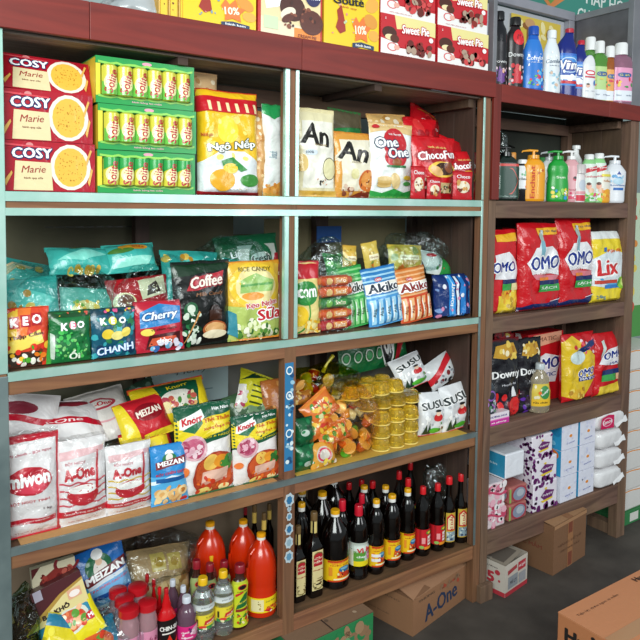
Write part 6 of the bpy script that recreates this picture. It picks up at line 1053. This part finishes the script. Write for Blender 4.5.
powder('red washing powder bag with yellow corner, rightmost on its tier', 592, 622, 333, 404, .04, .07, [('P', '#e6c63a', [(.05, 0), (1, 0), (1, .42), (.78, .2), (.1, .16)]), ('S', ['#b8a03a', '#f3e68a'], 10, .7, .02, .98, .35, .05), ('P', '#e8e6ea', [(.1, .52), (.3, .74), (1, .82), (1, .5), (.5, .48)]), ('P', '#cfe0d8', [(.15, .6), (.25, .7), (.3, .9), (.2, .88)]), ('O', '#17308a', '#ffffff', 'OMO', .54, .66, .12, .6, .1, .06), ('T', '#17308a', 'MATIC', .66, .53, .04, .5, .1, .02), ('R', '#16306a', .15, .34, .85, .42), ('R', '#3aa04a', .15, .24, .6, .34), ('R', '#e8b890', .61, .24, .85, .34)], zs=U3, lean=2)
powder('red washing powder bag folded at the top, behind the last two bags', 585, 612, 331, 380, .17, .05, [('S', ['#e87a8a', '#f0d8dc', '#a01020'], 20, .05, .5, .95, .98, .05)], zs=U3)

# ================================================================== RIGHT UNIT, TIER 4 (z = U4): tissues
def tissue(lab, u0, u1, vt, vb, Y, d, base, items, side, z0, h=None, top=(), group=None, **k):
    xc, w_, _, hz_ = fit(u0, u1, vt, vb, Y, z0)
    return carton(lab, 'tissue pack', 0, 1, 0, 1, 0, 0, d, base, items, side, top, group, name='tissue_pack', m=lambda c: mat(c, .35, bump=.35, bscale=22., coat=.3), dims=(w_, h or hz_), loc=(xc, Y, z0 + .0006), bev=.006, **k)
BLU = '#2f9fd0'
SBLU = [('R', BLU, 0, 0, 1, 1), ('S', ['#7fc8e6', '#58b4dc', '#1f86b8'], 18, .05, .1, .95, .9, .08)]
FLR = lambda: [('S', ['#5a1a5a', '#7a3a7a'], 13, 0, .02, 1, .2, .07), ('S', ['#5a1a5a', '#7a3a7a'], 5, 0, .88, 1, 1, .06), ('S', ['#6a2a6a'], 5, 0.02, .2, .14, .9, .06), ('P', '#6a2a6a', [(.3, .5), (.5, .72), (.85, .62), (.75, .36), (.45, .34)]), ('P', '#e8c83a', [(.3, .34), (.8, .40), (.78, .34), (.4, .26)]), ('T', '#f0e6f0', 'Pulppy', .58, .53, .1, .4, .1, .02), ('E', '#e8c83a', .5, .76, .05, .04)]
# left edge: pink packs, napkin rolls, flowered packs
for k, (lb, vt) in enumerate((('pink printed clear pack of tissues at the bottom left against the post', 503), ('pink printed clear pack of tissues second from the bottom against the post', 475))):
    tissue(lb, 483, 505, vt, 530, .012, .10, '#dcccd0', [('S', ['#d87a94', '#c84a6a', '#f0e8ea', '#e8b0c0'], 30, .02, .05, .98, .95, .1), ('W', '#c84a6a', .2, .9, .5, .1, .1, 6)], [], U4 + k * .089, .088, group='pink printed packs by the left post')
tissue('white tissue pack with blue side, on top of the pink printed packs', 505, 524, 458, 487, .012, .20, '#e4e6ee', [], [('R', '#eef0f6', 0, 0, 1, 1), ('R', '#3394bc', .1, .05, 1, .95), ('T', '#cfe6f0', 'napkin', .6, .5, .12, .4)], U4 + .179, .10)
for k, (lb, v) in enumerate((('striped pack of round napkin rolls at the bottom, in front of the flowered packs', 0), ('striped pack of round napkin rolls on top of the matching one', 1))):
    a, w1, _, _ = fit(509, 527, 483, 520, .010, U4)
    root = empty('napkin_roll_pack', (a, .010, U4 + .001 + k * .071)); tag(root, lb, 'tissue pack', 'striped packs of napkin rolls')
    q = MB(); c_ = lambda c: mat(c, .35, bump=.3, bscale=25., coat=.3); q.box(-w1 / 2, .0, 0, w1 / 2, .10, .069, c_('#a8605a'))
    gfx(q, lambda x, y: (-w1 / 2, .10 - x * .10, y * .069), .10, .069, [('R', '#8fae5a', .05, .1, .3, .9), ('R', '#d8c85a', .1, .3, .22, .8), ('E', '#a83a4a', .65, .5, .3, .42), ('E', '#8a90a0', .65, .5, .24, .34)], c_, L=1)
    gfx(q, lambda x, y: (-w1 / 2 + x * w1, 0, y * .069), w1, .069, [('E', '#a83a4a', .55, .5, .42, .46), ('E', '#8890a4', .55, .5, .34, .38), ('E', '#b0b6c0', .6, .55, .2, .22), ('R', '#8fae5a', .0, .1, .1, .9)], c_, L=1)
    q.build('wrapped_rolls', root, smooth=False, bevel=.008)
    q = MB(); q.tube([(0, .008 - .0065, .034), (0, .02, .034)], .012, c_('#d8d0d0'), 14); o = q.build('roll_end', root)
HF = [.118, .104, .098]; zc = U4
for k, lb in enumerate(('white tissue pack with purple blossoms, bottom of the flowered stack', 'white tissue pack with purple blossoms, middle of the flowered stack', 'white tissue pack with purple blossoms, top of the flowered stack')):
    tissue(lb, 533 - 1.5 * k, 557 - 1 * k - (4 if k == 2 else 0), 480, 515, .012, .13, '#e9e2ec', FLR(), [('R', '#e2dae6', 0, 0, 1, 1), ('S', ['#5a1a5a'], 18, .6, 0, 1, 1, .06)] , zc, HF[k] - .001, group='white tissue packs with purple blossoms'); zc += HF[k]
tissue('plain grey white tissue pack in the back left, behind the blue sided pack', 500, 525, 440, 470, .19, .10, '#c8c6c8', [], [], U4 + .18, .15)
HB = .112
for col, (a, b, nm) in enumerate(((560, 576, 'left'), (578, 593, 'right'))):
    for k, lv in enumerate(('bottom', 'middle', 'top')):
        y0 = .012; items = [('E', '#e8903a', .55, .5, .09, .06), ('T', '#8a90c0', 'tissue', .55, .24, .07, .5, .1), ('S', ['#d8daf0'], 6, .05, .05, .95, .95, .06)]
        sd = [('R', '#e4e6f2', 0, 0, 1, 1)] if k == 0 or (col == 1) else ([('R', BLU, 0, 0, 1, 1), ('E', '#e87a2a', .6, .8, .3, .2)] if k == 1 else SBLU)
        if col == 1: sd = [('R', BLU, 0, 0, 1, 1)]
        tissue('white and blue tissue pack, %s of the %s stack beside the flowered packs' % (lv, nm), a, b, 480, 509, y0 + .002 * k, .22 if col == 0 and k == 2 else .12, '#e3e4f2', items, sd, U4 + k * HB, HB - .002, group='white and blue tissue packs')
for k, lb in enumerate(('soft wrapped white tissue pack, bottom of the pile at the right end', 'soft wrapped white tissue pack, second from the bottom at the right end', 'soft wrapped white tissue pack, third from the bottom at the right end', 'soft wrapped white tissue pack with crimson logo, on top at the right end')):
    a, w1, _, _ = fit(595, 621, 473, 495, .01, U4)
    seed = 90 + k; root = empty('tissue_pack', (a, .075, U4 + .001 + k * .088)); tag(root, lb, 'tissue pack', None if k == 3 else 'soft wrapped white tissue packs')
    q = MB(); W1, D1, H1 = w1 + (.02 if k == 3 else 0), .16, .084
    def P(u_, v_, seed=seed, W1=W1, D1=D1, H1=H1):
        th = u_ * 2 * pi; ph = (v_ - .5) * pi; s = lambda t, e: abs(t) ** e * (1 if t >= 0 else -1)
        d = Vector((s(cos(ph), .35) * s(cos(th), .4), s(cos(ph), .35) * s(sin(th), .4), s(sin(ph), .45))); kk = 1 + .05 * noise.noise(d * 2.5 + Vector((seed, 0, 0)))
        return (d.x * W1 / 2 * kk, d.y * D1 / 2 * kk, H1 / 2 + d.z * H1 / 2 * (kk if kk < 1 else 1))
    q.grid(P, 40, 20, mat('#e3e1e3', .35, bump=.6, bscale=16., coat=.3))
    if k == 3: gfx(q, lambda x, y: (-W1 * .47 + x * W1 * .45, -D1 / 2 * .99 - .0055, H1 * .12 + y * H1 * .76), W1 * .45, H1 * .76, [('P', '#d01f5a', [(.0, .1), (1, .0), (1, .9), (.6, 1), (.1, .85)]), ('A', '#f0a8c0', .5, .5, .38, .3, .2, 0, 6.3), ('T', '#ffffff', 'Emos', .5, .52, .26, .66, .1, .02)], satin, L=1)
    q.build('wrapped_tissues', root, weld=False)
    q = MB(); q.grid(lambda x, y: (W1 * .05 + W1 * .40 * y, -D1 / 2 + .004 - .010 * x, H1 * (.45 + .25 * (y - .5)) - .02 * x + .004 * sin(y * 9 + k) * x), 5, 10, mat('#e3e1e3', .35, bump=.6, bscale=16., coat=.3)); q.build('wrapper_end', root)
# ================================================================== BOXES ON THE FLOOR
CB = '#94694a'
def fbox(lab, c0, c1, dep, h, base, face=(), left=(), top=(), name='cardboard_box', openf=None, dim=None, hand=False):
    """c0, c1: floor positions of the two front corners; the box runs back from them"""
    a, b = Vector((c0[0], c0[1], 0)), Vector((c1[0], c1[1], 0)); w_ = (b - a).length; rz = math.atan2(b.y - a.y, b.x - a.x)
    root = empty(name, (a.x, a.y, .0005), (0, 0, rz)); tag(root, lab, 'box')
    m = card; q = MB(); t = .004
    q.box(0, 0, 0, w_, t, h, m(base)); q.box(0, dep - t, 0, w_, dep, h, m(base)); q.box(0, t, 0, t, dep - t, h, m(base)); q.box(w_ - t, t, 0, w_, dep - t, h, m(base)); q.box(t, t, 0, w_ - t, dep - t, t, m(base))
    gfx(q, lambda x, y: (x * w_, 0, y * h), w_, h, face, m, L=2); gfx(q, lambda x, y: (0, dep - x * dep, y * h), dep, h, left, m, L=2)
    q.build('box_body', root, smooth=False, bevel=.0015)
    def flap(nm, p0, p1, ln, ang, items=(), inward=1, col=None):
        """hinged along p0-p1 at the rim; ang 0 = closed flat"""
        p0, p1 = Vector((*p0, h)), Vector((*p1, h)); d = (p1 - p0); L_ = d.length; n = Vector((-d.y, d.x, 0)).normalized()
        v = n * cos(ang) + Vector((0, 0, 1)) * sin(ang); up = v.cross(d.normalized()) * -1
        q = MB(); P = lambda x, y: p0 + d * x + v * (ln * y) + Vector((0, 0, .0022))
        q.grid(P, 4, 4, m(col or base)); q.grid(lambda x, y: P(x, y) - Vector((0, 0, .0022)), 4, 4, m(col or base), flip=True)
        q.grid(lambda x, y: P(x, 1) - Vector((0, 0, .0022 * (1 - y))), 4, 1, m(col or base)); gfx(q, P, L_, ln, items, m, L=2)
        q.build(nm, root, smooth=False)
    return root, flap, w_, dep, h
c0, c1 = onz(414, 636, 0), onz(457, 592, 0)
# big carton with dark blue lettering (its long lettered face looks right-forward)
r_, flap, w_, dp, h_ = fbox('open brown carton with dark blue hand lettering, on the floor beneath the soy bottles', (1.595, -.03), (1.98, .05), .30, .13, CB,
    [('T', '#1f3150', 'A-One', .44, .46, .46, .52, .1, .03), ('T', '#7a3a2a', 'mì ăn liền', .6, .84, .09, .3, .04), ('S', ['#a8452f', '#8a6a50'], 12, .35, .72, .75, .9, .02), ('T', '#5a4434', 'THÙNG', .2, .88, .08, .25)],
    [('T', '#6a4c38', 'HẠN SỬ DỤNG', .5, .8, .08, .6), ('T', '#6a4c38', 'NGÀY SẢN XUẤT', .5, .3, .06, .3)])
flap('flap', (0, 0), (w_, 0), .13, radians(16), (), col='#a3785a'); flap('flap', (0, dp), (0, 0), .10, radians(4), col='#8a6246'); flap('flap', (w_, dp), (0, dp), .13, radians(130), col='#7d583f')
q = MB(); q.box(0, 0, 0, .12, .09, .02, satin('#2a2f5a')); gfx(q, lambda x, y: (x * .12, y * .09, .02), .12, .09, [('S', ['#e8c83a', '#c8302a', '#e8e0d0'], 16, .05, .05, .95, .95, .08)], satin, L=1)
o = q.build('snack_packet', None, smooth=False, bevel=.003); o.location = (1.83, .16, .045); o.rotation_euler = (.3, -.2, .5); tag(o, 'dark blue and yellow packet lying inside the open lettered carton', 'packet')
o.location.z = .06
# green carton at the lower left centre
gx0, gy = front(292, 640, .02)[0] - .03, .02
r_, flap, w_, dp, h_ = fbox('green printed carton with torn brown patches, on the floor below the square bottles', (1.08, -.07), (1.40, -.05), .26, .165, '#1f7a44',
    [('R', '#8a6a4c', .06, -.0, .94, .78), ('S', ['#1f7a44'], 12, .1, .62, .9, .9, .05), ('S', ['#8a6a4c', '#9a7a5a'], 14, .05, .55, .95, .86, .055), ('R', '#2f7a4a', .55, .1, .74, .72), ('E', '#6a9a6a', .64, .62, .05, .12), ('R', '#d8c8a0', .2, .5, .4, .62)],
    [('R', '#1f6a3c', 0, 0, 1, 1)])
flap('flap', (0, 0), (w_, 0), .128, radians(2), [('R', '#7a5e48', 0, 0, 1, .98), ('R', '#1f7a44', 0, 0, .03, .3), ('S', ['#a89078', '#5a4636'], 10, .1, .2, .9, .9, .02), ('R', '#2a1a14', .46, .0, .475, 1)], col='#6a5442'); flap('flap', (w_, dp), (0, dp), .128, radians(1), col='#6a5442')
# white and red carton beside the corner post
P0, P1 = onz(500, 597, 0), onz(531, 582, 0)
r_, flap, w_, dp, h_ = fbox('small battered white carton with red stripe and lettering, beside the corner post', (2.055, -.045), (2.215, -.02), .17, .125, '#c9bfb4',
    [('R', '#b8303c', 0, 0, 1, .14), ('R', '#8f9298', .12, .2, .55, .58), ('P', '#a83a40', [(.1, .66), (.5, .74), (.5, .86), (.1, .80)]), ('R', '#b8303c', .56, .6, .9, .88), ('T', '#f0e0e0', 'mì gói', .73, .74, .12, .28), ('T', '#5a5a60', 'MÌ LY', .35, .4, .14, .3), ('R', '#9a9aa0', .6, .2, .9, .52)],
    [('R', '#b8303c', 0, 0, 1, .14), ('T', '#b8303c', '5', .62, .5, .3, .16, 0, .05), ('T', '#b8303c', '8', .30, .52, .2, .12, 0, .05), ('T', '#4a3a3a', 'CHẤT LƯỢNG', .5, .84, .07, .6), ('E', '#b8303c', .80, .7, .07, .08), ('E', '#b8303c', .85, .45, .03, .04)])
flap('flap', (w_, dp), (0, dp), .10, radians(2), col='#8f857a'); flap('flap', (w_, 0), (w_, dp), .11, radians(-8), col='#9a9084'); flap('flap', (0, 0), (w_, 0), .06, radians(-30), col='#b8aea2'); flap('flap', (0, dp), (0, 0), .12, radians(9), [('R', '#5a5048', .1, .1, .9, .9)], col='#8a7f72')
# brown taped carton further right
r_, flap, w_, dp, h_ = fbox('brown taped cardboard carton on the floor beneath the tissue shelf', (2.345, -.045), (2.605, -.015), .26, .205, '#7d583d',
    [('R', '#9a6a44', .42, 0, .58, 1), ('R', '#7a3f2a', .44, .02, .56, .3), ('R', '#7a3f2a', .44, .7, .56, .98), ('T', '#6a4630', 'HÀNG DỄ VỠ', .5, .55, .07, .7), ('T', '#6a4630', 'XIN NHẸ TAY', .5, .40, .05, .6), ('R', '#a87c58', .0, .93, 1, 1)],
    [('T', '#7a3a2a', 'NƯỚC MẮM', .5, .5, .12, .6)])
flap('flap', (0, 0), (w_, 0), .13, radians(7), [('R', '#8a5f40', .42, 0, .58, 1)], col='#9c7452'); flap('flap', (w_, dp), (0, dp), .13, radians(3), col='#94704f')
q = MB(); q.tube([(2.62, .02, .19), (2.66, .03, .195), (2.70, .06, .17), (2.68, .04, .10), (2.66, .06, .01)], [.004, .012, .012, .009, .012], mat('#3a3430', .6), 8); o = q.build('plastic_strap', None); tag(o, 'dark crumpled strap hanging down beside the brown taped carton', 'strap')
q = MB(); q.box(0, 0, 0, .16, .10, .16, mat('#b8b8c0', .5)); o = q.build('plastic_tub', None, smooth=False, bevel=.012); o.location = (2.66, .20, .0005); tag(o, 'pale grey white tub on the floor behind the brown taped carton', 'tub')
# biscuit carton in the lower right foreground
w_, dp, h_ = .60, .35, .30; root = empty('cardboard_box', (1.72, -.875, .0005)); tag(root, 'large orange brown carton with black lettering in the lower right foreground', 'box')
OB = '#b9764c'; q = MB(); q.box(0, 0, 0, w_, dp, h_ - .003, card(OB))
gfx(q, lambda x, y: (0, dp - x * dp, y * h_), dp, h_, [('T', '#1a1412', 'Hura', .25, .82, .12, .34, 0, .05), ('E', '#1a1412', .34, .93, .02, .02), ('E', '#c8402a', .28, .6, .1, .06), ('S', ['#8a3a24', '#e8a04a'], 14, .1, .3, .6, .6, .04), ('T', '#3a2a20', 'bánh bông lan', .5, .45, .06, .5)], card, L=2)
q.build('box_body', root, smooth=False, bevel=.002)
for k, (ya, yb) in enumerate(((0, dp / 2 - .0015), (dp / 2 + .0015, dp))):
    q = MB(); q.box(0, ya, h_ - .003, w_, yb, h_, card('#c4825a'))
    if k: gfx(q, lambda x, y: (x * w_, ya + y * (yb - ya), h_), w_, yb - ya, [('T', '#3a2018', 'Tiện lợi, thơm ngon và mềm', .22, .74, .08, .34, 0, .01), ('E', '#c85a2a', .74, .5, .09, .18), ('E', '#b8401f', .8, .38, .07, .14), ('S', ['#e0a070', '#a8401f'], 12, .62, .2, .9, .8, .015), ('T', '#2a1a14', 'Hura', .64, .84, .12, .1, 0, .04)], card, L=2)
    q.build('flap', root, smooth=False)
q = MB(); q.box(.0, dp / 2 - .022, h_ + .0003, w_, dp / 2 + .022, h_ + .0009, mat('#b58662', .3, coat=.3)); o = q.build('packing_tape', part(root, 'flap'), smooth=False); o['label'] = 'shiny brown packing tape along the seam'
# ------------------------------------------------------------------ light
w = bpy.data.worlds.new('daylight'); scene.world = w; w.use_nodes = True
bg = w.node_tree.nodes['Background']; bg.inputs[0].default_value = (.80, .93, .96, 1); bg.inputs[1].default_value = .37
def area(name, loc, target, sx, sy, e, col):
    l = bpy.data.lights.new(name, 'AREA'); l.shape = 'RECTANGLE'; l.size = sx; l.size_y = sy; l.energy = e; l.color = col
    o = bpy.data.objects.new(name, l); COL.objects.link(o); o.location = loc
    o.rotation_euler = (Vector(target) - Vector(loc)).to_track_quat('-Z', 'Y').to_euler(); return o
area('daylight_from_street', (-1.1, -2.9, 2.6), (1.2, 0, 1.3), 2.4, 1.5, 162, (.93, 1., .97))
area('area_light_right', (2.9, -3.6, 2.2), (2.2, 0, 1.4), 1.4, 1.6, 45, (.95, .97, 1.))  # second, weaker area light set at the front right
vs = scene.view_settings; vs.view_transform = 'Standard'; vs.look = 'None'; vs.gamma = 1; vs.use_curve_mapping = False; vs.exposure = 0.0
